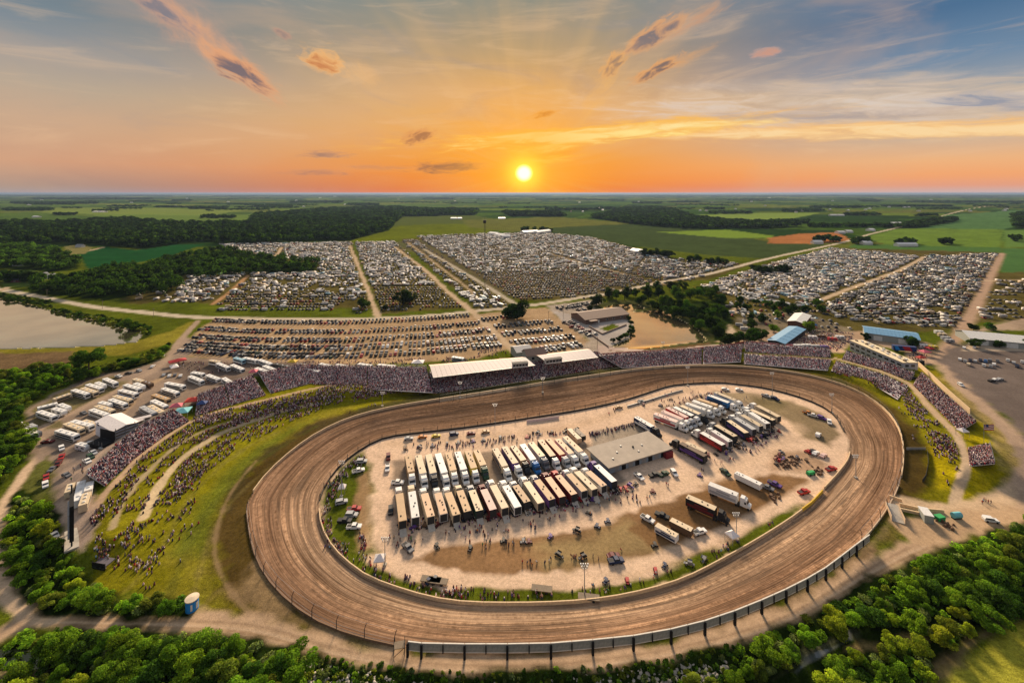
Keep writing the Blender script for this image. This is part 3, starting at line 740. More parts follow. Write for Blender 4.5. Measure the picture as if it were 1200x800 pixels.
# paler, drier clay low on the banking at the near and right sides, darker worked clay on the far side
dry = sstep(tt[on], .75, .2) * sstep(gy[on], 200, 120) * .8 + sstep(gx[on], 80, 135) * sstep(tt[on], .7, .3) * .35
tc_ = tc_ * (1 - dry[:, None]) + np.array((0.44, 0.31, 0.215))[None] * dry[:, None]
wet = sstep(gy[on], 185, 245) * .5 * sstep(tt[on], .15, .5)
tc_ = tc_ * (1 - wet[:, None]) + np.array((0.115, 0.075, 0.05))[None] * wet[:, None]
pale = sstep(tt[on], .12, .0) * .5
tc_ = tc_ * (1 - pale[:, None]) + np.array((0.40, 0.275, 0.19))[None] * pale[:, None]
gcol[on] = tc_
gz = hfield(gx, gy)
WATERS = (IDX['lake'], IDX['pond'], IDX['stream'])
kk = 1 - gz / H
V = np.stack([gx * kk, gy * kk, gz], 1)
nR, nCc = shape
i0 = (np.arange(nR - 1)[:, None] * nCc + np.arange(nCc - 1)[None]).ravel()
Q = np.stack([i0, i0 + 1, i0 + 1 + nCc, i0 + nCc], 1)
ids = gid[Q]
fid = np.sort(ids, 1)[:, 2]


def ground_material(kind):
    m_ = bpy.data.materials.new(kind); m_.use_nodes = True
    t = m_.node_tree; b = t.nodes['Principled BSDF']; nt = NT(t)
    at = nt.n('ShaderNodeAttribute'); at.attribute_name = 'col'; c = at.outputs['Color']
    pos = nt.n('ShaderNodeNewGeometry').outputs['Position']
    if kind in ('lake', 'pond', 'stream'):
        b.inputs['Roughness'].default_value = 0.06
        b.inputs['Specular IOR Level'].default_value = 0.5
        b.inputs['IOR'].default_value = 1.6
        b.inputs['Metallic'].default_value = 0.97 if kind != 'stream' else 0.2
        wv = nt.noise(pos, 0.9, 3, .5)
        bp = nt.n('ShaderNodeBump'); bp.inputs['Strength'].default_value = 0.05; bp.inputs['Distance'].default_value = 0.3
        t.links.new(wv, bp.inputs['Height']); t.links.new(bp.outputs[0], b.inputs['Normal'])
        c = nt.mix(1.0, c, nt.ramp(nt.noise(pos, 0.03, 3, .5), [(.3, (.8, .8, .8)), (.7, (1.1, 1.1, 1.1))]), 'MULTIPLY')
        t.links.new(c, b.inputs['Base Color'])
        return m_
    b.inputs['Roughness'].default_value = 0.95
    b.inputs['Specular IOR Level'].default_value = 0.0
    n1 = nt.noise(pos, 0.9, 5, .65); n2 = nt.noise(pos, 0.12, 5, .6); n3 = nt.noise(pos, 3.5, 3, .6)
    g = {'ground': .5, 'grass_bank': .45, 'forest_floor': .5, 'parking_ground': .4, 'farmland': .25, 'crop_field': .22, 'track_shoulder': .35, 'race_track': .16, 'infield_dirt': .27}.get(kind, .2)
    for nz, k in ((n1, g), (n2, g * .7), (n3, g * .8)):
        c = nt.mix(1.0, c, nt.ramp(nz, [(.28, (1 - k, 1 - k, 1 - k * 1.05)), (.72, (1 + k * .7, 1 + k * .7, 1 + k * .6))]), 'MULTIPLY')
    hsrc = n3
    if kind == 'race_track':
        ta = nt.n('ShaderNodeAttribute'); ta.attribute_name = 'lane'
        T = ta.outputs['Fac']
        sx = nt.n('ShaderNodeSeparateXYZ'); t.links.new(pos, sx.inputs[0])
        v1 = nt.xyz(nt.m('MULTIPLY', T, 16.0), nt.m('MULTIPLY', sx.outputs[0], .012), nt.m('MULTIPLY', sx.outputs[1], .012))
        v2 = nt.xyz(nt.m('MULTIPLY', T, 46.0), nt.m('MULTIPLY', sx.outputs[0], .03), nt.m('MULTIPLY', sx.outputs[1], .03))
        v3 = nt.xyz(nt.m('MULTIPLY', T, 6.0), nt.m('MULTIPLY', sx.outputs[0], .02), nt.m('MULTIPLY', sx.outputs[1], .02))
        s1 = nt.noise(v1, 1.0, 4, .6); s2 = nt.noise(v2, 1.0, 4, .7); s3 = nt.noise(v3, 1.0, 3, .5)
        c = nt.mix(1.0, c, nt.ramp(s1, [(.34, (.60, .56, .52)), (.5, (1, 1, 1)), (.66, (1.34, 1.32, 1.28))]), 'MULTIPLY')
        c = nt.mix(1.0, c, nt.ramp(s2, [(.36, (.62, .60, .58)), (.5, (1, 1, 1)), (.64, (1.22, 1.2, 1.18))]), 'MULTIPLY')
        c = nt.mix(1.0, c, nt.ramp(s3, [(.36, (.78, .75, .72)), (.62, (1.16, 1.14, 1.1))]), 'MULTIPLY')
        v4 = nt.xyz(nt.m('MULTIPLY', T, 90.0), nt.m('MULTIPLY', sx.outputs[0], .05), nt.m('MULTIPLY', sx.outputs[1], .05))
        s4 = nt.noise(v4, 1.0, 3, .6); cl = nt.noise(pos, .75, 4, .7)
        c = nt.mix(nt.m('MULTIPLY', nt.ss(s1, .42, .6), .9), c, nt.mix(1.0, c, nt.ramp(cl, [(.36, (.58, .55, .52)), (.6, (1.18, 1.16, 1.14))]), 'MULTIPLY'))
        c = nt.mix(1.0, c, nt.ramp(s4, [(.38, (.66, .64, .62)), (.5, (1, 1, 1)), (.64, (1.16, 1.15, 1.14))]), 'MULTIPLY')
        dk = nt.noise(v3, 1.7, 3, .6)
        c = nt.mix(nt.ss(dk, .56, .66, 0, .55), c, (.085, .058, .04))
        hsrc = nt.m('ADD', s1, nt.m('ADD', nt.m('MULTIPLY', s2, .6), nt.m('MULTIPLY', cl, .3)))
    if kind in ('crop_field', 'farmland'):
        wv = nt.n('ShaderNodeTexWave'); wv.inputs['Scale'].default_value = .05; wv.inputs['Distortion'].default_value = 1.5; wv.inputs['Detail Scale'].default_value = .3
        t.links.new(pos, wv.inputs['Vector'])
        c = nt.mix(.35, c, nt.mix(1.0, c, nt.ramp(wv.outputs['Fac'], [(0, (.72, .72, .72)), (1, (1.15, 1.15, 1.1))]), 'MULTIPLY'))
    if kind in ('infield_dirt', 'dirt_road', 'gravel_yard', 'asphalt_lot'):
        # wheel marks: thin curved scratches
        sc1 = nt.noise(nt.mix(.06, pos, nt.noise(pos, .05, 2, .5, col=True)), .35, 2, .5, 2.0)
        c = nt.mix(1.0, c, nt.ramp(nt.m('ABSOLUTE', nt.m('SUBTRACT', sc1, .5)), [(0, (.86, .84, .82)), (.02, (1, 1, 1))]), 'MULTIPLY')
    t.links.new(c, b.inputs['Base Color'])
    bp = nt.n('ShaderNodeBump')
    bp.inputs['Strength'].default_value = {'grass_bank': .5, 'ground': .5, 'race_track': .55}.get(kind, .25)
    bp.inputs['Distance'].default_value = .35 if kind != 'race_track' else .3
    t.links.new(hsrc, bp.inputs['Height']); t.links.new(bp.outputs[0], b.inputs['Normal'])
    return m_


GLAB = {'ground': 'rough olive grass and bare earth between the woods, banks and roads', 'farmland': 'flat patchwork of green and tan fields reaching to the horizon',
        'race_track': 'banked brown clay oval with worn racing grooves', 'track_shoulder': 'dark earth slope outside the oval wall', 'infield_dirt': 'pale tan packed dirt inside the oval',
        'dirt_road': 'tan dirt roads looping round the speedway and through the camp', 'grass_bank': 'mown olive green grass of the spectator banks', 'footpath': 'pale terraced footpaths crossing the spectator hill',
        'parking_ground': 'worn grass and dirt under the parked vehicles', 'crop_field': 'green and brown crop fields beyond the camp', 'gravel_yard': 'brown gravel yard behind the stands',
        'pond': 'still pond reflecting the orange sky', 'lake': 'muddy beige lake beside the county road', 'forest_floor': 'dark leafy ground under the woods', 'asphalt_lot': 'dark asphalt lot beside the long white building',
        'stream': 'narrow grey stream in the creek bed', 'county_road': 'pale paved county road crossing the whole camp'}
for i_, kind in enumerate(NAMES):
    q = Q[fid == i_]
    if not len(q): continue
    u, inv = np.unique(q, return_inverse=True)
    q = inv.reshape(q.shape)
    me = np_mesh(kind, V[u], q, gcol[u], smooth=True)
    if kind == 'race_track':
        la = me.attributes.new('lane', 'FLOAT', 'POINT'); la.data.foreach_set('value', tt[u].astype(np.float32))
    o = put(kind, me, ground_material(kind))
    tag(o, GLAB[kind], kind='structure')
# ------------------------------------------------------------------ naming helpers
ORD = ['first', 'second', 'third', 'fourth', 'fifth', 'sixth', 'seventh', 'eighth', 'ninth', 'tenth', 'eleventh', 'twelfth', '13th', '14th', '15th', '16th', '17th', '18th', '19th', '20th']


def ordn(i):
    if i < 20: return ORD[i]
    n = i + 1
    return f"{n}{'th' if 10 <= n % 100 <= 20 else {1: 'st', 2: 'nd', 3: 'rd'}.get(n % 10, 'th')}"


TINTS = {'white': (0.78, 0.76, 0.72), 'cream': (0.68, 0.54, 0.36), 'silver': (0.42, 0.42, 0.42), 'grey': (0.16, 0.16, 0.17), 'black': (0.02, 0.02, 0.022), 'dark blue': (0.02, 0.035, 0.09),
         'red': (0.42, 0.03, 0.03), 'maroon': (0.14, 0.02, 0.02), 'tan': (0.52, 0.34, 0.18), 'peach': (0.68, 0.44, 0.27), 'blue': (0.03, 0.16, 0.42), 'dark green': (0.03, 0.07, 0.04), 'orange': (0.55, 0.2, 0.04),
         'pink': (0.70, 0.48, 0.42), 'purple': (0.12, 0.06, 0.24), 'yellow': (0.62, 0.46, 0.06), 'pale blue': (0.30, 0.50, 0.60), 'green': (0.06, 0.26, 0.08), 'brown': (0.12, 0.07, 0.04)}
CAR_TINTS = ['white'] * 3 + ['silver'] * 4 + ['grey'] * 6 + ['black'] * 6 + ['dark blue'] * 2 + ['red'] * 2 + ['maroon', 'tan', 'dark green']


def tint(o, name): o.color = (*TINTS[name], 1); o['tint'] = 1; return o


def car_profile_mesh(kind):
    """a whole small vehicle in one mesh, nose towards +x"""
    b = MB()
    if kind == 'pickup':
        b.prism([(-2.7, .45), (2.6, .45), (2.7, .8), (2.6, 1.1), (1.3, 1.2), (.7, 1.75), (-.7, 1.8), (-.85, 1.2), (-2.7, 1.2)], -.95, .95, 0, 'y')
        b.prism([(1.22, 1.22), (.68, 1.72), (-.66, 1.76), (-.78, 1.22)], -.97, .97, 1, 'y')
        b.box(-2.6, -.95, -.78, .78, 1.0, 1.215, 2)
        b.box(.75, 1.25, -.8, .8, 1.22, 1.7, 1)
    elif kind == 'suv':
        b.prism([(-2.3, .4), (2.3, .4), (2.4, .8), (2.2, 1.1), (1.1, 1.2), (.5, 1.78), (-2.0, 1.8), (-2.35, 1.2)], -.94, .94, 0, 'y')
        b.prism([(1.0, 1.2), (.45, 1.68), (-1.95, 1.7), (-2.2, 1.2)], -.96, .96, 1, 'y')
        b.quad([(.98, -.8, 1.24), (.98, .8, 1.24), (.55, .75, 1.76), (.55, -.75, 1.76)], 1)
        b.box(-1.7, .2, -.6, .6, 1.8, 1.83, 0)
    else:
        b.prism([(-2.25, .35), (2.2, .35), (2.3, .7), (2.0, .95), (.9, 1.02), (.1, 1.42), (-1.1, 1.44), (-1.8, 1.05), (-2.25, 1.0)], -.9, .9, 0, 'y')
        b.prism([(.82, 1.02), (.08, 1.36), (-1.05, 1.38), (-1.65, 1.02)], -.92, .92, 1, 'y')
        b.quad([(.86, -.78, 1.05), (.86, .78, 1.05), (.2, .7, 1.41), (.2, -.7, 1.41)], 1)
        b.quad([(-1.75, -.78, 1.08), (-1.2, -.7, 1.44), (-1.2, .7, 1.44), (-1.75, .78, 1.08)], 1)
    for sx in (1.45, -1.5):
        for sy in (-1, 1):
            b.tube((sx, sy * .72, .34), (sx, sy * .97, .34), .34, 8, 2)
    return b.mesh(kind)


CARM = {k: car_profile_mesh(k) for k in ('car', 'suv', 'pickup')}
CARCOUNT = {}


def hero_vehicle(kind, px, py, yaw, tn, label, group=None, scale=.86):
    """nearer cars and pickups, with body, windows and wheels as parts"""
    p = G(px, py)
    nm = {'car': 'parked_car', 'suv': 'parked_suv', 'pickup': 'pickup_truck'}[kind]
    r = empty(nm, p, yaw, label, {'car': 'car', 'suv': 'car', 'pickup': 'pickup'}[kind], group)
    r.scale = (scale,) * 3
    key = 'hero_' + kind
    if key not in CARCOUNT:
        body = MB(); win = MB(); bed = None
        if kind == 'pickup':
            body.prism([(-2.7, .45), (2.6, .45), (2.72, .8), (2.6, 1.1), (1.3, 1.2), (-.85, 1.2), (-2.7, 1.2)], -.95, .95, 0, 'y')
            body.prism([(1.3, 1.2), (.7, 1.75), (-.7, 1.8), (-.85, 1.2)], -.88, .88, 0, 'y')
            win.prism([(1.15, 1.26), (.70, 1.68), (-.64, 1.72), (-.74, 1.26)], -.90, .90, 0, 'y'); win.quad([(1.26, -.75, 1.27), (1.26, .75, 1.27), (.80, .7, 1.72), (.80, -.7, 1.72)])
            bed = MB().box(-2.6, -.95, -.8, .8, 1.0, 1.206)
        elif kind == 'suv':
            body.prism([(-2.3, .4), (2.3, .4), (2.42, .8), (2.2, 1.1), (1.1, 1.2), (.5, 1.78), (-2.0, 1.8), (-2.35, 1.2)], -.94, .94, 0, 'y')
            win.prism([(.95, 1.24), (.45, 1.68), (-1.95, 1.7), (-2.15, 1.24)], -.955, .955, 0, 'y'); win.quad([(1.05, -.8, 1.26), (1.05, .8, 1.26), (.58, .75, 1.76), (.58, -.75, 1.76)])
        else:
            body.prism([(-2.25, .35), (2.2, .35), (2.3, .7), (2.0, .95), (.9, 1.02), (.1, 1.42), (-1.1, 1.44), (-1.8, 1.05), (-2.25, 1.0)], -.9, .9, 0, 'y')
            win.prism([(.78, 1.04), (.08, 1.36), (-1.05, 1.38), (-1.6, 1.04)], -.915, .915, 0, 'y'); win.quad([(.88, -.78, 1.06), (.88, .78, 1.06), (.22, .7, 1.41), (.22, -.7, 1.41)])
        wh = MB().tube((0, -.13, 0), (0, .13, 0), .36, 12)
        CARCOUNT[key] = (body.mesh('body'), win.mesh('window'), wh.mesh('wheel'), bed.mesh('load_bed') if bed else None)
    mb, mw, mwh, mbed = CARCOUNT[key]
    o = put('body', mb, PAINT, r); tint(o, tn)
    put('window', mw, GLASS, r)
    if mbed: put('load_bed', mbed, DARKM, r)
    for sx in (1.5, -1.5):
        for sy in (-1, 1): put('wheel', mwh, TYRE, r, (sx, sy * .86, .36))
    return r


def yaw_of(a, b):
    d = b - a
    return math.atan2(d.y, d.x)


# ------------------------------------------------------------------ the haulers
def build_hauler_meshes():
    M = {}
    b = MB().box(-7.6, 7.6, -1.3, 1.3, 1.05, 4.0, 0)
    for k in range(10):
        x = -7.3 + k * 1.6
        b.box(x, x + .05, -1.33, -1.302, 1.1, 3.9, 0); b.box(x, x + .05, 1.302, 1.33, 1.1, 3.9, 0)
    M['trailer_body'] = b.mesh('trailer_body')
    b = MB().box(-7.55, 7.55, -1.25, 1.25, 4.0, 4.06, 0)
    M['roof'] = b.mesh('roof')
    M['hatch'] = MB().box(-.28, .28, -.24, .24, 0, .2, 0, .03).mesh('roof_hatch'); M['awning'] = MB().box(-5, 4, -.1, .1, -.1, .12).mesh('awning_box')
    M['stripe'] = MB().box(-6.9, 7.0, -1.345, -1.334, 1.5, 2.5, 0).box(-6.9, 7.0, 1.334, 1.345, 1.5, 2.5, 0).box(-3.0, 4.0, -1.347, -1.335, 2.75, 3.4, 0).box(-3.0, 4.0, 1.335, 1.347, 2.75, 3.4, 0).mesh('side_graphic')
    M['rear_door'] = MB().box(-7.68, -7.61, -1.15, 1.15, 1.25, 3.85).mesh('rear_door')
    b = MB()
    for x in (-6.2, -5.0):
        for s_ in (-1, 1): b.tube((x, s_ * .75, .52), (x, s_ * 1.25, .52), .52, 10)
    M['trailer_wheel'] = MB().tube((0, -.26, 0), (0, .26, 0), .52, 10).mesh('wheel')
    b = MB().box(-3.0, .2, -1.18, 1.18, .9, 3.6, 0, taper=.08)
    b.prism([(.2, .8), (2.0, .8), (2.1, 1.3), (2.0, 1.75), (.75, 2.05), (.2, 2.9)], -1.1, 1.1, 0, 'y')
    b.prism([(-2.9, 3.6), (-.1, 3.6), (-.9, 4.05), (-2.9, 4.1)], -1.0, 1.0, 0, 'y')
    M['cab'] = b.mesh('cab')
    M['windshield'] = MB().quad([(.78, -1.0, 2.08), (.78, 1.0, 2.08), (.28, .98, 2.86), (.28, -.98, 2.86)]).box(-.9, .1, -1.2, -1.181, 2.1, 2.9).box(-.9, .1, 1.181, 1.2, 2.1, 2.9).mesh('windshield')
    M['stack'] = MB().tube((0, 0, .8), (0, 0, 4.0), .1, 6).mesh('exhaust_stack')
    M['frame'] = MB().box(-6.6, 1.9, -.5, .5, .55, .95).mesh('chassis')
    M['ramp'] = MB().add([(-7.7, -1.1, 1.15), (-7.7, 1.1, 1.15), (-10.2, 1.1, .06), (-10.2, -1.1, .06), (-7.7, -1.1, 1.05), (-7.7, 1.1, 1.05), (-10.2, 1.1, .0), (-10.2, -1.1, .0)], [(0, 1, 2, 3), (7, 6, 5, 4), (0, 3, 7, 4), (1, 5, 6, 2), (2, 6, 7, 3), (0, 4, 5, 1)]).mesh('tailgate_ramp')
    return M


HM = build_hauler_meshes()


def hauler(rear, nose, roof, side, cab, label, group, graphic=None, ramp=False, tractor=True):
    """rear and nose: where the photograph shows the rear roof edge and the cab's nose"""
    zs = .86 if tractor else .62
    a = G(*rear, 4.0 * zs); b = G(*nose, 1.8 if tractor else 4.0 * zs)
    yaw = yaw_of(a, b) + rnd.uniform(-.012, .012)
    L = math.hypot(b.x - a.x, b.y - a.y)
    full = 22.4 if tractor else 15.2
    s = min(1.08, max(.45 if not tractor else .62, L / full))
    mid = a + Vector((math.cos(yaw), math.sin(yaw), 0)) * 7.6 * s
    z = min(a.z, b.z)
    r = empty('race_hauler', (mid.x, mid.y, z), yaw, label, 'truck', group)
    r.scale = (s, .98 if tractor else .86, zs)
    o = tint(put('trailer_body', HM['trailer_body'], PAINT, r), side)
    q_ = rnd.uniform(.78, 1.05); ro = tint(put('roof', HM['roof'], PAINT, o), roof); ro.color = tuple(v * q_ for v in TINTS[roof]) + (1,)  # peach and tan roof tints include the warm sun glint on the roofs
    for x_ in rnd.sample([-6.4, -5.0, -3.2, -1.4, .3, 1.8, 3.4, 5.0], rnd.randint(1, 4)): put('roof_hatch', HM['hatch'], rnd.choice([DARKM, WHITEM, STEEL]), o, (x_, rnd.choice([-.5, 0, .4]), 4.06))
    if rnd.random() < .4: put('awning_box', HM['awning'], rnd.choice([DARKM, STEEL, WHITEM]), o, (0, rnd.choice([-1.42, 1.42]), 3.7))
    put('rear_door', HM['rear_door'], DARKM, o)
    if graphic: tint(put('side_graphic', HM['stripe'], PAINT, o), graphic)
    if ramp: put('tailgate_ramp', HM['ramp'], CONC, o)
    for x in (-6.3, -5.1):
        for s_ in (-1, 1): put('wheel', HM['trailer_wheel'], TYRE, r, (x, s_ * 1.02, .52))
    if tractor:
        o = tint(put('cab', HM['cab'], PAINT, r, (12.2, 0, 0)), cab)
        put('windshield', HM['windshield'], GLASS, o)
        put('exhaust_stack', HM['stack'], CHROME, o, (-3.15, .9, 0)); put('exhaust_stack', HM['stack'], CHROME, o, (-3.15, -.9, 0))
        put('chassis', HM['frame'], DARKM, r, (12.2, 0, 0))
        for x in (7.0, 8.2, 13.3):
            for s_ in (-1, 1): put('wheel', HM['trailer_wheel'], TYRE, r, (x, s_ * .95, .52))
    return r


ROW_A = [((478, 533), (484, 568), 'tan', 'tan', 'white'), ((490, 533), (498, 571), 'cream', 'white', 'white'), ((502, 532), (511, 571), 'cream', 'silver', 'black'), ((513, 531), (524, 571), 'white', 'white', 'white'),
         ((525, 530), (535, 567), 'tan', 'cream', 'white'), ((536, 529), (548, 566), 'white', 'silver', 'white'), ((548, 528), (560, 564), 'tan', 'yellow', 'white'), ((558, 527), (571, 559), 'tan', 'cream', 'dark green'),
         ((580, 525), (598, 562), 'cream', 'cream', 'white'), ((591, 523), (611, 558), 'cream', 'purple', 'white'), ((601, 522), (620, 553), 'cream', 'tan', 'black'), ((612, 520), (632, 553), 'white', 'white', 'blue'),
         ((622, 518), (643, 548), 'cream', 'silver', 'grey'), ((633, 515), (656, 549), 'peach', 'black', 'white'), ((642, 514), (668, 547), 'tan', 'red', 'silver'), ((653, 514), (679, 545), 'peach', 'white', 'white'), ((662, 511), (690, 543), 'peach', 'white', 'white')]
for i, (a, b, rf, sd_, cb) in enumerate(ROW_A):
    hauler(a, b, rf, sd_, cb, f'{rf} roofed hauler with {cb} cab, {ordn(i)} from the left in the back infield row', 'race haulers in the back infield row', graphic=rnd.choice([None, 'dark blue', 'red', 'black']) if sd_ in ('white', 'cream', 'silver') else None)
ROW_B = [((472, 610), (466, 570), 'tan', 'tan', 'white'), ((487, 606), (481, 568), 'white', 'white', 'cream'), ((505, 605), (494, 572), 'peach', 'cream', 'white'), ((520, 602), (510, 572), 'peach', 'white', 'white'), ((535, 603), (521, 571), 'tan', 'cream', 'white'),
         ((548, 599), (535, 569), 'tan', 'black', 'cream'), ((562, 598), (549, 569), 'cream', 'dark green', 'silver'), ((578, 597), (562, 568), 'pink', 'maroon', 'maroon'), ((592, 595), (572, 562), 'cream', 'cream', 'white'), ((607, 594), (586, 563), 'white', 'white', 'white'),
         ((618, 588), (598, 565), 'tan', 'black', 'white'), ((634, 589), (609, 559), 'cream', 'cream', 'white'), ((647, 585), (622, 557), 'tan', 'purple', 'silver'), ((659, 582), (635, 554), 'peach', 'maroon', 'maroon'), ((673, 579), (645, 552), 'peach', 'maroon', 'red'),
         ((685, 575), (659, 551), 'tan', 'silver', 'white'), ((697, 573), (667, 548), 'cream', 'cream', 'white'), ((708, 569), (682, 551), 'peach', 'white', 'white'), ((720, 564), (690, 541), 'white', 'dark blue', 'purple')]
for i, (a, b, rf, sd_, cb) in enumerate(ROW_B):
    hauler(a, b, rf, sd_, cb, f'{rf} roofed hauler with {sd_} sides, {ordn(i)} from the left in the front infield row', 'race haulers in the front infield row', ramp=(i % 2 == 0 or i > 14), graphic='black' if sd_ in ('white', 'cream') and i % 3 == 0 else None)
RIGHT = [((767, 484), (807, 503), 'pink', 'white', 'white', 'red'), ((776, 481), (812, 500), 'pink', 'white', 'white', None), ((782, 477), (817, 499), 'pink', 'red', 'silver', None), ((790, 476.5), (823, 496), 'white', 'black', 'white', None),
         ((798, 475), (831, 494), 'cream', 'silver', 'black', None), ((804, 472), (836, 487), 'white', 'white', 'white', None), ((812, 469), (840, 483), 'white', 'white', 'white', 'silver'), ((818, 467), (848, 481), 'tan', 'tan', 'white', None),
         ((830, 462.5), (866, 480), 'white', 'blue', 'white', 'dark blue'), ((838, 459), (873, 477), 'cream', 'white', 'white', None)]
for i, (a, b, rf, sd_, cb, g_) in enumerate(RIGHT):
    hauler(a, b, rf, sd_, cb, f'{rf} roofed hauler with {sd_} sides, {ordn(i)} from the left in the far east block', 'race haulers in the far east block', graphic=g_)
RIGHT2 = [((848, 521), (811, 504), 'white', 'maroon', 'white', 'red'), ((856, 517), (827, 503), 'white', 'white', 'white', None), ((862, 511), (829, 496), 'cream', 'black', 'silver', None), ((875, 507), (845, 490), 'cream', 'dark blue', 'black', 'purple'),
          ((884, 503), (852, 487), 'silver', 'silver', 'white', None), ((892, 499), (860, 484), 'cream', 'white', 'white', None), ((900, 496), (870, 481), 'white', 'white', 'white', None), ((907, 492), (868, 478), 'cream', 'black', 'white', None), ((913, 488), (876, 473), 'cream', 'cream', 'white', None)]
for i, (a, b, rf, sd_, cb, g_) in enumerate(RIGHT2):
    hauler(a, b, rf, sd_, cb, f'{rf} roofed hauler with {sd_} sides, {ordn(i)} from the left in the near east block', 'race haulers in the near east block', graphic=g_)
hauler((745, 488), (775, 510), 'white', 'dark blue', 'black', 'dark blue hauler with white roof parked above the flat roofed pit building', None, 'white')
hauler((827, 534), (785, 516), 'brown', 'black', 'black', 'dark brown hauler with black cab parked east of the pit building', None, 'purple')
hauler((827, 529), (804, 518), 'cream', 'cream', 'white', 'short cream trailer parked tight behind the dark brown hauler', None, None, tractor=False)
hauler((805, 581), (855, 609), 'cream', 'black', 'black', 'black and red hauler standing alone on the brown infield grass', None, 'maroon')
hauler((831, 566), (881, 592), 'white', 'white', 'white', 'long white motor coach trailer behind a white tractor on infield grass', None, 'silver')
hauler((862, 553), (892, 567), 'white', 'white', 'grey', 'white round nosed trailer on infield dirt with people beside it', None, None, tractor=False)
hauler((769, 614), (793, 627), 'cream', 'white', 'white', 'small white enclosed trailer hitched to a white pickup on infield dirt', None, 'dark blue', tractor=False)
hauler((786, 608), (804, 617), 'cream', 'brown', 'white', 'short dark sided trailer with cream roof beside the white enclosed trailer', None, None, tractor=False)
hauler((667, 502), (679, 514), 'cream', 'peach', 'white', 'short peach trailer at the north east end of the back infield row', None, None, tractor=False)
hauler((674, 502), (684, 511), 'brown', 'black', 'white', 'short dark open topped trailer beside the short peach trailer', None, None, tractor=False)

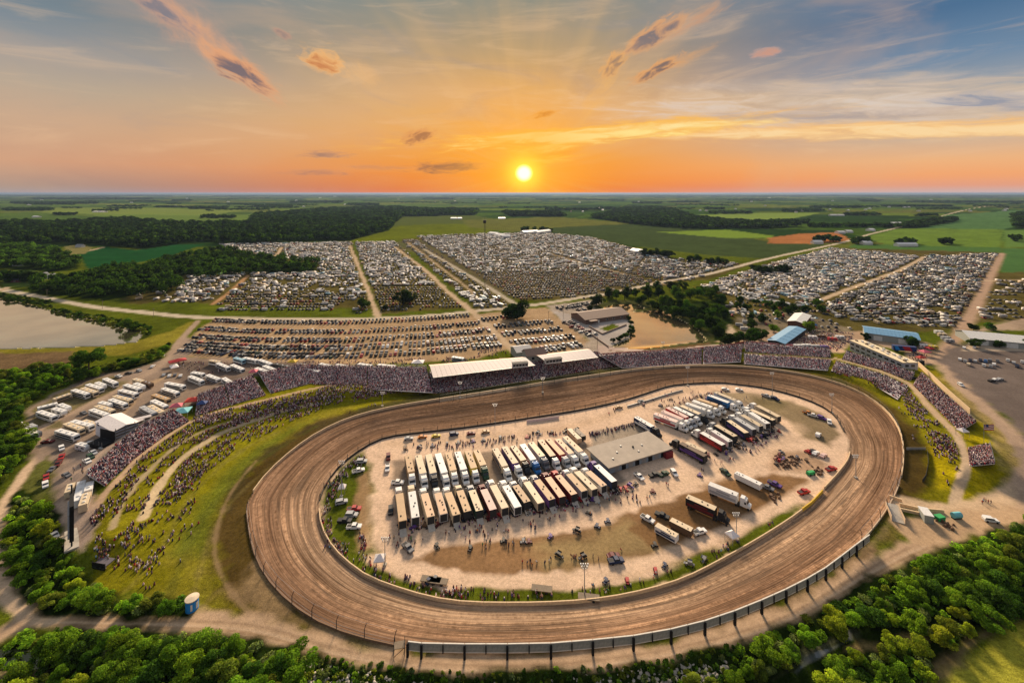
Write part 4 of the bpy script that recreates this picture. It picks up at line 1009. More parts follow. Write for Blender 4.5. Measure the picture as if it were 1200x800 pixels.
YD = lambda p1, p2: yaw_of(G(*p1), G(*p2))
HV = [('pickup', 759, 610, (751, 605), (768, 614), 'white', 'white pickup with black bed hitched in front of the small white trailer'),
      ('pickup', 776, 606, (771, 604), (784, 609), 'black', 'black pickup parked just above the small white trailer'),
      ('pickup', 820, 625, (812, 627), (829, 622), 'white', 'white and green pickup parked beside the infield service lane'),
      ('pickup', 899, 573, (892, 570), (907, 576), 'grey', 'dark grey pickup in front of the white round nosed trailer'),
      ('pickup', 908, 569, (901, 566), (916, 573), 'purple', 'purple and white pickup parked at the end of the infield grass'),
      ('pickup', 850, 555, (846, 551), (856, 559), 'dark green', 'dark green truck at the tail of the white round nosed trailer'),
      ('suv', 1161, 611, (1154, 610), (1168, 612), 'white', 'white suv driving on the dirt road by the creek woods'),
      ('pickup', 415, 598, (403, 599), (428, 597), 'red', 'red pickup parked on the west infield grass'),
      ('suv', 412, 605, (402, 605), (422, 605), 'silver', 'silver suv parked beside the red pickup'),
      ('pickup', 404, 612, (392, 612), (419, 613), 'black', 'black pickup, widest of those on the west infield grass'),
      ('pickup', 415, 619, (402, 619), (426, 618), 'white', 'white pickup with blue glass nearest the track on the west infield'),
      ('suv', 400, 590, (393, 591), (410, 587), 'silver', 'silver suv beside the light pole on west infield grass'),
      ('pickup', 420, 553, (412, 555), (429, 551), 'white', 'cream white pickup alone at the top of the west infield grass'),
      ('suv', 424, 542, (418, 542), (431, 541), 'silver', 'silver suv tight against the infield fence by the spectators'),
      ('pickup', 454, 550, (454, 544), (453, 557), 'white', 'white pickup west of the back row of haulers'),
      ('suv', 455, 537, (455, 532), (455, 543), 'maroon', 'dark maroon truck just above the white pickup west of the haulers'),
      ('suv', 458, 600, (458, 596), (458, 604), 'black', 'black suv with pale roof west of the front hauler row'),
      ('pickup', 466, 567, (457, 566), (476, 566), 'white', 'white truck lying crosswise at the head of the front row'),
      ('car', 479, 515, (472, 515), (486, 514), 'silver', 'silver car parked under the infield pit fence, westmost of the line'),
      ('car', 495, 513, (489, 514), (503, 512), 'orange', 'orange car parked under the infield pit fence'),
      ('car', 511, 512, (505, 513), (519, 511), 'yellow', 'yellow and brown car parked under the infield pit fence'),
      ('suv', 532, 510, (525, 511), (539, 509), 'dark blue', 'blue grey suv in the line under the infield pit fence'),
      ('car', 552, 509, (546, 510), (560, 508), 'maroon', 'maroon car in the line under the infield pit fence'),
      ('car', 569, 507, (562, 508), (576, 506), 'tan', 'tan car at the end of the line under the pit fence'),
      ('car', 725, 478, (717, 480), (733, 477), 'tan', 'tan car with open hood on the dirt below the pit fence'),
      ('car', 850, 457, (845, 456), (856, 458), 'white', 'white car parked on the grass strip behind the blue hauler'),
      ('car', 866, 457.5, (861, 457), (872, 458), 'white', 'white car beside dark trailer on the far infield grass strip'),
      ('pickup', 898, 465, (893, 463), (903, 466), 'silver', 'silver pickup at the foot of the north east light pole'),
      ('pickup', 908, 468, (903, 466), (914, 471), 'dark blue', 'dark blue truck beside the silver pickup at the light pole'),
      ('pickup', 947, 485, (942, 484), (953, 487), 'orange', 'orange tow truck near the east infield bank'),
      ('pickup', 953, 488, (948, 486), (960, 489), 'white', 'white recovery truck next to the orange tow truck'),
      ('suv', 963, 491, (958, 489), (968, 493), 'purple', 'purple truck beside the white recovery truck'),
      ('suv', 972, 496, (970, 491), (973, 501), 'white', 'white ambulance parked on the east infield bank'),
      ('suv', 959, 511, (957, 515), (962, 507), 'white', 'white van standing alone on the east infield dirt'),
      ('car', 956, 532, (952, 535), (960, 529), 'white', 'white race support car beside the dirt pile'),
      ('car', 965, 535, (961, 538), (970, 531), 'pink', 'white and purple race car beside the east gate'),
      ('car', 952, 530, (948, 533), (956, 527), 'black', 'black car at the west end of the pair by the east gate'),
      ('pickup', 974, 551, (968, 552), (980, 549), 'red', 'red fire truck parked inside the curved east wall'),
      ('pickup', 942, 578, (936, 580), (950, 576), 'red', 'red rescue truck behind the yellow and black barrier'),
      ('pickup', 478, 644, (473, 640), (481, 648), 'grey', 'grey truck with open doors alone on the front infield dirt'),
      ('pickup', 722, 659, (713, 660), (733, 657), 'dark blue', 'dark blue race truck on the dirt above the south light pole'),
      ('car', 719, 653, (712, 654), (726, 652), 'maroon', 'maroon car beside the dark blue race truck'),
      ('car', 751, 471, (746, 473), (757, 469), 'grey', 'grey car parked by the pit fence near the far straight'),
      ('suv', 790, 556, (787, 551), (794, 560), 'white', 'white pickup at the corner below the pit building'),
      ('pickup', 749, 560, (743, 554), (757, 566), 'white', 'white and black pickup south of the pit building'),
      ('pickup', 767, 558, (760, 560), (775, 556), 'black', 'black covered truck south of the pit building'),
      ('pickup', 778, 557, (771, 560), (785, 554), 'dark green', 'dark green flatbed truck south of the pit building'),
      ('car', 1070, 444, (1066, 445), (1076, 444), 'black', 'black car beside the white barrier at the stand corner'),
      ('suv', 1126, 452, (1122, 449), (1131, 455), 'white', 'white van stopped on the dirt road beside the yellow grass'),
      ('car', 1162, 447, (1157, 448), (1167, 447), 'black', 'black car, west of three parked on the asphalt lot'),
      ('car', 1167, 445.5, (1162, 446), (1172, 445), 'white', 'white car, middle of three parked on the asphalt lot'),
      ('car', 1172, 445, (1168, 446), (1177, 444), 'silver', 'silver car, east of three parked on the asphalt lot'),
      ('suv', 1142, 408, (1141, 411), (1143, 405), 'white', 'white van in front of the long white building'),
      ('suv', 1130, 408.5, (1129, 411), (1131, 406), 'white', 'white suv at the corner of the long white building'),
      ('car', 66, 490, (61, 492), (71, 488), 'white', 'white car near the horse trailer end of the coach yard'),
      ('car', 52, 491, (46, 489), (58, 493), 'black', 'black car beside the white coach in the west yard'),
      ('suv', 72, 527, (70, 522), (74, 532), 'white', 'white suv on the yard corner above a red truck'),
      ('pickup', 72, 537, (74, 533), (70, 542), 'red', 'red pickup behind the white suv at the yard corner'),
      ('pickup', 68, 545, (71, 541), (65, 549), 'maroon', 'maroon truck at the edge of the woods below the red pickup'),
      ('car', 61, 551, (64, 548), (57, 554), 'grey', 'grey car hidden beside the trees at the yard edge'),
      ('pickup', 54, 561, (54, 557), (54, 566), 'red', 'red pickup above the white one on the yard edge'),
      ('suv', 53, 570, (52, 566), (53, 574), 'white', 'white suv below the red pickup at the yard edge'),
      ('pickup', 56, 519, (48, 519), (64, 518), 'maroon', 'dark maroon pickup with red hood beside the woods'),
      ('car', 78, 558, (73, 557), (84, 559), 'grey', 'grey car stopped in the middle of the stage yard'),
      ('pickup', 109, 532, (103, 530), (115, 534), 'white', 'white pickup, upper of three behind the lowest stand'),
      ('suv', 106, 537, (100, 535), (112, 539), 'dark green', 'dark suv, middle of three behind the lowest stand'),
      ('pickup', 102, 542, (96, 540), (108, 544), 'white', 'white pickup, lower of three behind the lowest stand'),
      ('suv', 108, 521, (105, 522), (112, 520), 'white', 'small white van beside the stage canopy'),
      ('car', 167, 481, (162, 480), (172, 482), 'white', 'white car with dark windows at the foot of the coach row'),
      ('car', 98, 485, (92, 483), (104, 487), 'grey', 'grey car squeezed between the coaches'),
      ('car', 64, 620, (64, 616), (65, 624), 'black', 'black car under the woods beside the screen'),
      ('car', 64, 629, (62, 627), (67, 632), 'silver', 'silver car next to the black car beside the screen'),
      ('suv', 71, 638, (70, 635), (72, 641), 'cream', 'cream cart parked at the foot of the screen'),
      ('pickup', 139, 442, (134, 441), (145, 443), 'white', 'white pickup at the head of the wooded coach row'),
      ('car', 163, 435, (158, 434), (168, 437), 'silver', 'silver car beside the hedge at the lot entrance'),
      ('car', 151, 438, (146, 438), (157, 437), 'black', 'black car parked under the hedge at the lot entrance'),
      ('car', 179, 430, (177, 432), (182, 428), 'white', 'white car on the lane by the levee hedge'),
      ('car', 191, 418, (190, 420), (193, 416), 'silver', 'silver car on the lane below the county road')]
for k_, x_, y_, a_, b_, t_, l_ in HV: hero_vehicle(k_, x_, y_, YD(a_, b_), t_, l_)
for i in range(4):
    hero_vehicle('car', 192 + 6.5 * i, 440 + (i % 2), YD((190, 443), (193, 436)), ['silver', 'white', 'grey', 'white'][i], f'{["silver", "white", "grey", "white"][i]} car, {ordn(i)} of four in the short row below the red canopy', 'cars in the short row below the red canopy')
LOTV = []
for i, (x_, y_, t_) in enumerate([(1125, 422, 'white'), (1131, 424, 'silver'), (1137, 423, 'dark blue'), (1143, 424, 'silver'), (1149, 423, 'dark blue'), (1155, 424, 'blue'), (1160, 423, 'grey'), (1169, 424, 'grey'), (1181, 423, 'white'), (1188, 426, 'silver'), (1192, 430, 'dark blue'), (1198, 425, 'white'), (1135, 428, 'cream'), (1153, 429, 'white'), (1161, 430, 'silver'), (1165, 428, 'white')]):
    hero_vehicle('pickup' if i % 3 else 'suv', x_, y_, YD((x_, y_ + 3), (x_ + .5, y_ - 3)), t_, f'{t_} truck, {ordn(i)} in the cluster on the asphalt lot', 'trucks in the cluster on the asphalt lot')

# ------------------------------------------------------------------ small pit carts and sprint cars
bm_ = MB().box(-1.3, 1.2, -.6, .6, .35, .62, 0, .05).box(-.5, .3, -.5, .5, .62, .9, 0).box(-.7, .5, -.65, .65, 1.75, 1.82, 0)
CART_BODY = bm_.mesh('body')
CART_POST = MB().box(-.04, .04, -.04, .04, .6, 1.75).mesh('roof_post')
CART_W = MB().tube((0, -.14, 0), (0, .14, 0), .32, 8).mesh('wheel')
SPRINT = MB().prism([(-1.9, .4), (1.9, .3), (2.2, .45), (.8, .8), (-1.2, 1.0), (-1.9, .9)], -.4, .4, 0, 'y').mesh('body')
WING = MB().box(-1.0, .7, -.9, .9, 1.75, 1.82, 0).box(-1.1, .75, -.94, -.9, 1.3, 2.1, 0).box(-1.1, .75, .9, .94, 1.3, 2.1, 0).box(1.5, 2.1, -.5, .5, .7, .75, 0).mesh('top_wing')


def cart(px, py, yaw, tn, sprint, label, group):
    r = empty('sprint_car' if sprint else 'pit_cart', G(px, py), yaw, label, 'race car' if sprint else 'cart', group)
    r.scale = (.72, .72, .68)
    tint(put('body', SPRINT if sprint else CART_BODY, PAINT, r), tn)
    if sprint: tint(put('top_wing', WING, PAINT, r), tn)
    else:
        for sx in (-.65, .45):
            for sy in (-.6, .6): put('roof_post', CART_POST, DARKM, r, (sx, sy, 0))
    for sx in (1.15, -1.15):
        for sy in (-1, 1): put('wheel', CART_W, TYRE, r, (sx, sy * (.95 if sprint else .62), .32))


CT = ['black', 'dark blue', 'black', 'maroon', 'grey', 'grey', 'dark blue', 'purple', 'brown', 'red', 'black']
CPOS = []
for k in range(44):      # along the tails of the front row of haulers
    t = k / 43; CPOS.append((470 + 276 * t + rnd.uniform(-3, 3), 617 - 44 * t ** 1.3 + rnd.uniform(-5, 5), 'behind the front row of haulers'))
for k in range(14):
    t = k / 13; CPOS.append((474 + 205 * t + rnd.uniform(-3, 3), 527 - 22 * t + rnd.uniform(-1.5, 1.5), 'before the back row of haulers'))
for k in range(26):
    t = k / 25; CPOS.append((846 + 64 * t + rnd.uniform(-3, 3), 529 - 26 * t + rnd.uniform(-4, 5), 'at the tails of the near east block'))
for k in range(8): CPOS.append((rnd.uniform(770, 836), rnd.uniform(462, 477), 'above the far east block'))
for k in range(8): CPOS.append((rnd.uniform(908, 950), rnd.uniform(528, 546), 'in the churned dirt patch'))
for x_, y_ in [(512, 641), (551, 644), (590, 635), (613, 636), (620, 636), (645, 630), (676, 623), (712, 612), (700, 618), (690, 602), (830, 534), (839, 533), (910, 545), (918, 539), (765, 577), (820, 558), (754, 475), (789, 497), (655, 652), (683, 654), (767, 640), (825, 657), (808, 662), (779, 664), (768, 670), (710, 682), (735, 682), (510, 680), (502, 683)]:
    CPOS.append((x_, y_, 'on the open infield dirt'))
CPOS.sort()
ccount = {}
for i, (x_, y_, wh_) in enumerate(CPOS):
    tn = rnd.choice(CT); sp_ = rnd.random() < .35
    key = (tn, sp_, wh_); n = ccount.get(key, 0); ccount[key] = n + 1
    cart(x_, y_, rnd.uniform(0, 6.28), tn, sp_, f"{tn} {'winged sprint car' if sp_ else 'pit cart'} {wh_}" + (f', {ordn(n)} from the west' if n else ''), ('sprint cars ' if sp_ else 'pit carts ') + wh_)

# ------------------------------------------------------------------ motor homes
def rv_meshes():
    M = {}
    b = MB().prism([(-6, .5), (5.9, .5), (6.05, 1.2), (5.8, 2.6), (5.4, 3.35), (-6, 3.35)], -1.27, 1.27, 0, 'y')
    M['coach_body'] = b.mesh('body')
    M['coach_window'] = MB().box(-4.6, 4.2, -1.29, -1.272, 1.75, 2.6).box(-4.6, 4.2, 1.272, 1.29, 1.75, 2.6).quad([(6.02, -1.15, 1.5), (6.02, 1.15, 1.5), (5.86, 1.1, 2.7), (5.86, -1.1, 2.7)]).mesh('window')
    M['coach_stripe'] = MB().box(-5.9, 5.6, -1.285, -1.271, .7, 1.45).box(-5.9, 5.6, 1.271, 1.285, .7, 1.45).mesh('side_stripe')
    M['unit'] = MB().box(-.45, .45, -.4, .4, 0, .28, taper=.06).mesh('roof_unit')
    b = MB().prism([(-3.9, .55), (3.6, .55), (3.9, 1.4), (3.7, 2.6), (3.2, 3.0), (-3.9, 3.0)], -1.2, 1.2, 0, 'y')
    b.box(3.7, 5.0, -.06, .06, .55, .65)
    M['trailer_body'] = b.mesh('body')
    M['trailer_window'] = MB().box(-2.8, -1.4, -1.22, -1.202, 1.5, 2.2).box(.4, 2.6, -1.22, -1.202, 1.5, 2.2).box(-2.8, -1.4, 1.202, 1.22, 1.5, 2.2).box(.4, 2.6, 1.202, 1.22, 1.5, 2.2).mesh('window')
    M['trailer_stripe'] = MB().box(-3.8, 3.5, -1.215, -1.201, .9, 1.25).box(-3.8, 3.5, 1.201, 1.215, .9, 1.25).mesh('side_stripe')
    M['wheel'] = MB().tube((0, -.15, 0), (0, .15, 0), .45, 8).mesh('wheel')
    return M


RM = rv_meshes()


def motorhome(kind, a, b, tn, stripe, label, group, dz=3.2):
    A = G(*a, dz); B = G(*b, dz)
    yaw = yaw_of(A, B); L = math.hypot(B.x - A.x, B.y - A.y); full = 12.0 if kind == 'coach' else 8.0
    s = min(1.15, max(.6, L / full))
    m_ = (A + B) / 2
    r = empty('motor_home' if kind == 'coach' else 'travel_trailer', (m_.x, m_.y, min(A.z, B.z)), yaw, label, 'motorhome' if kind == 'coach' else 'camper', group)
    r.scale = (s, .9, .86)
    o = tint(put('body', RM[kind + '_body'], PAINT, r), tn)
    put('window', RM[kind + '_window'], GLASS, o)
    tint(put('side_stripe', RM[kind + '_stripe'], PAINT, o), stripe)
    zt = 3.35 if kind == 'coach' else 3.0
    for x in ((-3.6, .2, 3.4) if kind == 'coach' else (-1.5, 1.6)): put('roof_unit', RM['unit'], WHITEM if tn != 'white' else STEEL, o, (x, 0, zt))
    for x in ((-3.6, 3.9) if kind == 'coach' else (-.9, .3)):
        for s_ in (-1, 1): put('wheel', RM['wheel'], TYRE, r, (x, s_ * 1.1, .45))
    return r


YARD = [('coach', (64, 466), (82, 460), 'cream', 'brown', 'hedge'), ('coach', (84, 455), (105, 461), 'white', 'black', 'hedge'), ('coach', (93, 452), (117, 460), 'cream', 'black', 'hedge'), ('coach', (99, 448), (123, 455), 'white', 'brown', 'hedge'),
        ('trailer', (110, 445), (126, 451), 'white', 'blue', 'hedge'), ('coach', (122, 442), (137, 448), 'white', 'silver', 'hedge'), ('coach', (46, 476), (66, 471), 'white', 'cream', 'hedge'), ('coach', (44, 480), (66, 487), 'white', 'silver', 'hedge'),
        ('trailer', (62, 476), (77, 480), 'white', 'white', 'hedge'), ('trailer', (69, 471), (82, 476), 'white', 'silver', 'hedge'), ('trailer', (20, 493), (35, 498), 'white', 'silver', 'hedge'), ('coach', (24, 500), (42, 508), 'white', 'maroon', 'hedge'),
        ('trailer', (34, 495), (41, 498), 'silver', 'white', 'hedge'), ('trailer', (36, 501), (46, 505), 'grey', 'white', 'hedge'),
        ('coach', (138, 455), (163, 461), 'white', 'blue', 'middle'), ('coach', (145, 449), (166, 455), 'white', 'silver', 'middle'), ('trailer', (155, 446), (172, 452), 'white', 'white', 'middle'), ('trailer', (157, 442), (168, 445), 'cream', 'silver', 'middle'),
        ('trailer', (168, 445), (178, 448), 'brown', 'black', 'middle'), ('coach', (132, 462), (156, 468), 'cream', 'silver', 'middle'), ('coach', (128, 466), (149, 473), 'white', 'dark blue', 'middle'), ('trailer', (117, 469), (130, 472), 'white', 'silver', 'middle'),
        ('coach', (109, 473), (137, 481), 'cream', 'black', 'middle'), ('coach', (106, 478), (127, 485), 'white', 'silver', 'middle'), ('coach', (82, 491), (111, 498), 'white', 'grey', 'front'), ('coach', (73, 493), (101, 503), 'cream', 'black', 'front'),
        ('coach', (63, 501), (95, 510), 'white', 'black', 'front'), ('trailer', (96, 490), (114, 495), 'cream', 'white', 'front'),
        ('trailer', (91, 517), (104, 518), 'white', 'silver', 'front'),
        ('coach', (193, 447), (218, 451), 'white', 'black', 'stand'), ('coach', (186, 452), (214, 458), 'white', 'black', 'stand'), ('coach', (177, 460), (201, 465), 'tan', 'cream', 'stand'), ('coach', (175, 466), (199, 471), 'white', 'brown', 'stand'), ('coach', (171, 471), (196, 477), 'cream', 'white', 'stand'),
        ('coach', (162, 473), (186, 479), 'silver', 'grey', 'stand'), ('coach', (221, 439), (239, 445), 'white', 'silver', 'stand'), ('coach', (225, 435), (239, 437), 'white', 'black', 'stand'), ('coach', (243, 438), (257, 441), 'white', 'dark blue', 'stand'), ('coach', (259, 440), (277, 444), 'white', 'white', 'stand'),
        ('coach', (254, 424), (269, 430), 'white', 'grey', 'street'), ('coach', (269, 425), (288, 430), 'white', 'black', 'street'), ('coach', (275, 418), (286, 421), 'pale blue', 'white', 'street'), ('coach', (286, 418), (302, 421), 'white', 'silver', 'street'), ('coach', (303, 420), (319, 423), 'white', 'silver', 'street'),
        ('coach', (306, 426), (328, 430), 'white', 'purple', 'street'), ('coach', (300, 430), (317, 433), 'white', 'purple', 'street'), ('coach', (321, 425), (341, 426), 'black', 'grey', 'street'), ('coach', (246, 421), (258, 423), 'cream', 'white', 'street'),
        ('coach', (360, 431), (375, 434), 'white', 'red', 'street'), ('coach', (375, 425), (391, 428), 'white', 'silver', 'street'), ('coach', (394, 426), (414, 429), 'white', 'silver', 'street'), ('coach', (443, 426), (464, 428), 'white', 'red', 'street'), ('coach', (530, 417), (544, 419), 'white', 'dark blue', 'street'),
        ('coach', (346, 425), (360, 426), 'brown', 'black', 'street'), ('coach', (420, 425), (436, 427), 'white', 'grey', 'street')]
cnt_ = {}
WHERE = {'hedge': 'from the south in the row along the hedge', 'middle': 'from the north in the middle yard row', 'front': 'in the row beside the stage', 'stand': 'in the row behind the hill stands', 'street': 'in the vendor row behind the seats'}
for kd, a, b, tn, stp, wh_ in YARD:
    i = cnt_.get(wh_, 0); cnt_[wh_] = i + 1
    motorhome(kd, a, b, tn, stp, f"{tn} {'motor coach' if kd == 'coach' else 'camper'} with {stp} stripe, {ordn(i)} {WHERE[wh_]}", {'hedge': 'motor homes along the hedge', 'middle': 'motor homes in the middle yard row', 'front': 'motor homes beside the stage', 'stand': 'motor homes behind the hill stands', 'street': 'trailers in the vendor row'}[wh_])

# vendor trailers behind the east stands
for i, (x_, y_, t_) in enumerate([(935, 402, 'white'), (945, 401.5, 'white'), (955, 402.5, 'silver'), (965, 403, 'purple'), (952, 392, 'white'), (962, 391, 'brown'), (975, 394, 'red'), (984, 392, 'white'), (1100, 386, 'white'), (1104, 389, 'cream'), (1093, 403.5, 'yellow'), (1082, 402, 'white'), (1112, 396, 'silver'), (1108, 393, 'silver')]):
    motorhome('trailer', (x_ - 5, y_), (x_ + 6, y_ + .6), t_, 'grey', f'{t_} vendor trailer, {ordn(i)} in the yard behind the east stands', 'vendor trailers behind the east stands')

# ------------------------------------------------------------------ the great camp and the car parks
def resample(pts, step):
    P = np.array(pts, float); x, y = flat(P[:, 0], P[:, 1]); Q_ = np.stack([x, y], 1)
    seg = np.hypot(*(Q_[1:] - Q_[:-1]).T); s = np.concatenate([[0], np.cumsum(seg)])
    n = max(2, int(s[-1] / step)); t = np.linspace(0, s[-1], n)
    X_ = np.interp(t, s, Q_[:, 0]); Y_ = np.interp(t, s, Q_[:, 1])
    d = np.gradient(X_), np.gradient(Y_)
    return X_, Y_, np.arctan2(d[1], d[0])


vehicles = []          # (x, y, yaw, kind, tint name, where)
ROWS = [[(250, 376), (300, 378), (400, 378.5), (480, 375), (548, 370)], [(238, 385.5), (300, 389), (400, 389.5), (500, 384.5), (562, 379)], [(231, 395), (300, 399), (400, 399.5), (500, 394), (572, 387)],
        [(222, 403), (300, 408), (400, 408.5), (500, 403), (580, 396)], [(216, 410), (300, 417), (400, 418), (500, 412), (585, 404)],
        [(566, 375), (602, 371)], [(581, 383), (645, 377.5)], [(590, 392), (656, 386)], [(600, 402), (670, 395)], [(632, 411), (678, 404)], [(664, 378), (682, 388), (698, 394)], [(678, 362), (700, 372)], [(655, 362), (690, 356)], [(1140, 401.5), (1196, 401.5)]]
for ri, row in enumerate(ROWS):
    X_, Y_, A_ = resample(row, 3.0)
    for lane in (-2.7, 2.7):
        for x, y, a in zip(X_, Y_, A_):
            if rnd.random() < (.06 if ri < 10 else .3): continue
            vehicles.append((x - math.sin(a) * lane, y + math.cos(a) * lane, a + math.pi / 2 + (math.pi if rnd.random() < .5 else 0) + rnd.uniform(-.06, .06), rnd.choice(['car', 'suv', 'suv', 'pickup']), rnd.choice(CAR_TINTS), f'in lot row {ri}'))
LANES = [[(240, 372), (400, 374), (500, 370), (560, 364), (627, 357), (690, 347), (717, 343), (783, 329), (830, 321), (900, 303), (983, 285)], [(410, 288), (425, 325), (443, 371)], [(462, 289), (500, 318), (523, 340), (550, 362), (602, 410)], [(497, 292), (550, 323), (612, 362)], [(478, 284), (520, 316), (553, 342)],
         [(640, 296), (720, 318), (790, 333)], [(290, 323), (250, 356)], [(1083, 301), (1050, 318), (993, 339), (960, 352)], [(1174, 297), (1160, 325), (1148, 350), (1127, 387)], [(330, 290), (320, 306)]]
LANEf = [fpoly(l) for l in LANES]


def lot(poly, rowdir, rowsp, colsp, kinds, fill=.85, jit=1.2, where=''):
    """rows of vehicles filling a polygon; rowdir in degrees"""
    P = fpoly(poly); c, s_ = math.cos(math.radians(rowdir)), math.sin(math.radians(rowdir))
    u = P[:, 0] * c + P[:, 1] * s_; v = -P[:, 0] * s_ + P[:, 1] * c
    vs = np.arange(v.min(), v.max(), rowsp)
    for vi, v0 in enumerate(vs):
        us = np.arange(u.min() + rnd.random() * colsp, u.max(), colsp)
        us = us + nr.uniform(-jit, jit, len(us)) * .6
        vv = v0 + nr.uniform(-jit, jit, len(us))
        x = us * c - vv * s_; y = us * s_ + vv * c
        ok = inside(x, y, P) & (nr.rand(len(us)) < fill) & (vnoise(x, y, 30, 9) > .10)
        for L in LANEf: ok &= seg_dist(x, y, L, False) > 5.2
        for xx, yy in zip(x[ok], y[ok]):
            k = rnd.choice(kinds)
            if k in ('rv', 'camp', 'tent'):
                yaw = math.radians(rowdir) + (0 if rnd.random() < .55 else math.pi / 2) + rnd.uniform(-.25, .25)
                t = rnd.choice(['white'] * 11 + ['cream'] * 2 + ['silver'] * 3 + ['grey', 'pale blue'])
                if k == 'tent': t = rnd.choice(['blue', 'pale blue', 'white', 'red', 'green', 'grey', 'dark blue', 'white'])
            else:
                yaw = math.radians(rowdir) + math.pi / 2 + rnd.uniform(-.15, .15); t = rnd.choice(CAR_TINTS)
            vehicles.append((xx, yy, yaw, k, t, where))


RVK = ['rv', 'rv', 'camp', 'camp', 'camp', 'suv', 'pickup', 'car', 'tent']
lot([(258, 286), (412, 284), (426, 325), (300, 325), (372, 318), (372, 308), (262, 294)], 0, 8, 5.6, RVK, .97, where='in the far north west camp')
lot([(208, 334), (222, 323), (300, 320), (425, 322), (432, 344), (250, 344), (236, 356), (205, 354)], 0, 7.5, 6.2, RVK, .82, 2, where='in the west camp beside the wood')
lot([(150, 347), (208, 334), (236, 346), (230, 357), (152, 352)], -4, 8, 10, RVK, .55, 2, where='on the grass corner beside the wood')
lot([(252, 344), (432, 344), (438, 367), (268, 366), (240, 362)], 0, 10.5, 3.2, ['car', 'suv', 'pickup', 'suv', 'car', 'car', 'camp'], .85, .6, where='in the west car rows')
lot([(416, 284), (462, 283), (520, 335), (432, 336)], 0, 8, 5.4, RVK, .97, where='in the camp between two lanes')
lot([(432, 337), (520, 337), (545, 359), (446, 367)], 2, 10.5, 3.2, ['car', 'suv', 'pickup', 'suv', 'car'], .85, .6, where='in the car rows between two lanes')
lot([(470, 282), (486, 281), (598, 352), (588, 364), (562, 364)], 30, 9, 6, RVK + ['car', 'car', 'suv'], .9, where='in the narrow strip camp')
lot([(488, 277), (560, 274), (640, 273), (690, 278), (760, 296), (740, 318), (560, 322), (540, 310)], 6, 8, 5, RVK + ['car', 'suv', 'car'], .96, where='in the north camp')
lot([(560, 322), (740, 318), (790, 305), (800, 330), (700, 349), (615, 353), (600, 348)], 12, 10.5, 3.2, ['car', 'suv', 'pickup', 'suv', 'car'], .88, .8, where='in the car rows beside the county road')
lot([(690, 280), (785, 303), (878, 310), (800, 330), (745, 318), (760, 298)], 12, 8, 4.8, RVK + ['car', 'suv', 'car'], .85, where='in the north east camp')
lot([(815, 338), (900, 310), (975, 291), (1083, 301), (993, 339), (950, 362), (870, 352), (850, 345)], 8, 7.8, 5.3, RVK + ['rv', 'camp'], .95, where='in the east camp')
lot([(1084, 300), (1172, 297), (1150, 342), (1040, 346), (1000, 338)], 2, 8.4, 4.2, RVK + ['car'] * 3 + ['car', 'suv', 'car', 'pickup'], .92, where='in the far east camp')
lot([(1000, 340), (1148, 344), (1130, 386), (1010, 378), (950, 366)], 1, 9, 3.1, ['car', 'suv', 'pickup', 'suv', 'car', 'camp', 'camp'], .9, .8, where='in the car rows above the blue roofed barn')
lot([(1150, 330), (1210, 328), (1215, 372), (1140, 378), (1142, 350)], 2, 12, 5, ['car', 'camp', 'pickup', 'suv', 'rv'], .55, where='in the yard beyond the east lane')
lot([(862, 372), (940, 362), (1004, 386), (960, 393), (925, 372), (900, 385), (870, 395)], -12, 10, 5, ['car', 'suv', 'camp', 'car', 'tent'], .7, where='among the trees behind the east stands')
lot([(855, 352), (930, 362), (860, 374), (848, 372)], -5, 10, 5, ['car', 'suv', 'camp'], .7, where='among the trees beside the pond')

TV_ = {}


def template(kind):
    if kind in ('car', 'suv', 'pickup'):
        h = {'car': 1.35, 'suv': 1.75, 'pickup': 1.75}[kind]
        q = MB().box(-2.2, 2.2, -.9, .9, .35, h * .62, 0, .04)
        if kind == 'pickup': q.box(-.7, .9, -.85, .85, h * .62, h, 1, .18)
        elif kind == 'suv': q.box(-2.1, .8, -.88, .88, h * .62, h * .9, 1, .12).box(-1.95, .6, -.78, .78, h * .9, h, 0, .05)
        else: q.box(-1.5, .9, -.85, .85, h * .62, h * .94, 1, .2).box(-1.2, .5, -.66, .66, h * .94, h, 0, .05)
    elif kind == 'rv':
        q = MB().box(-5.2, 5.2, -1.25, 1.25, .5, 3.2, 0).box(-4.6, 4.9, -1.27, 1.27, 1.7, 2.4, 1).box(-3.4, -2.4, -.4, .4, 3.2, 3.45, 0).box(1.4, 2.4, -.4, .4, 3.2, 3.45, 0).box(-4.9, 4.9, -3.4, -1.28, 2.45, 2.52, 2)
    elif kind == 'camp':
        q = MB().box(-3.6, 3.6, -1.2, 1.2, .5, 2.85, 0, .08).box(-2.6, 2.8, -1.16, 1.16, 1.5, 2.1, 1).box(-.5, .5, -.4, .4, 2.85, 3.05, 0)
    else:
        q = MB().box(-1.5, 1.5, -1.5, 1.5, 2.1, 2.9, 0, 1.1)
        for sx in (-1.42, 1.42):
            for sy in (-1.42, 1.42): q.box(sx - .04, sx + .04, sy - .04, sy + .04, 0, 2.1, 1)
    V_ = np.array(q.v); F_ = np.array(q.f)
    cl = np.zeros(len(V_), int)
    for f, m__ in zip(q.f, q.mi): cl[list(f)] = m__
    return V_, F_, cl


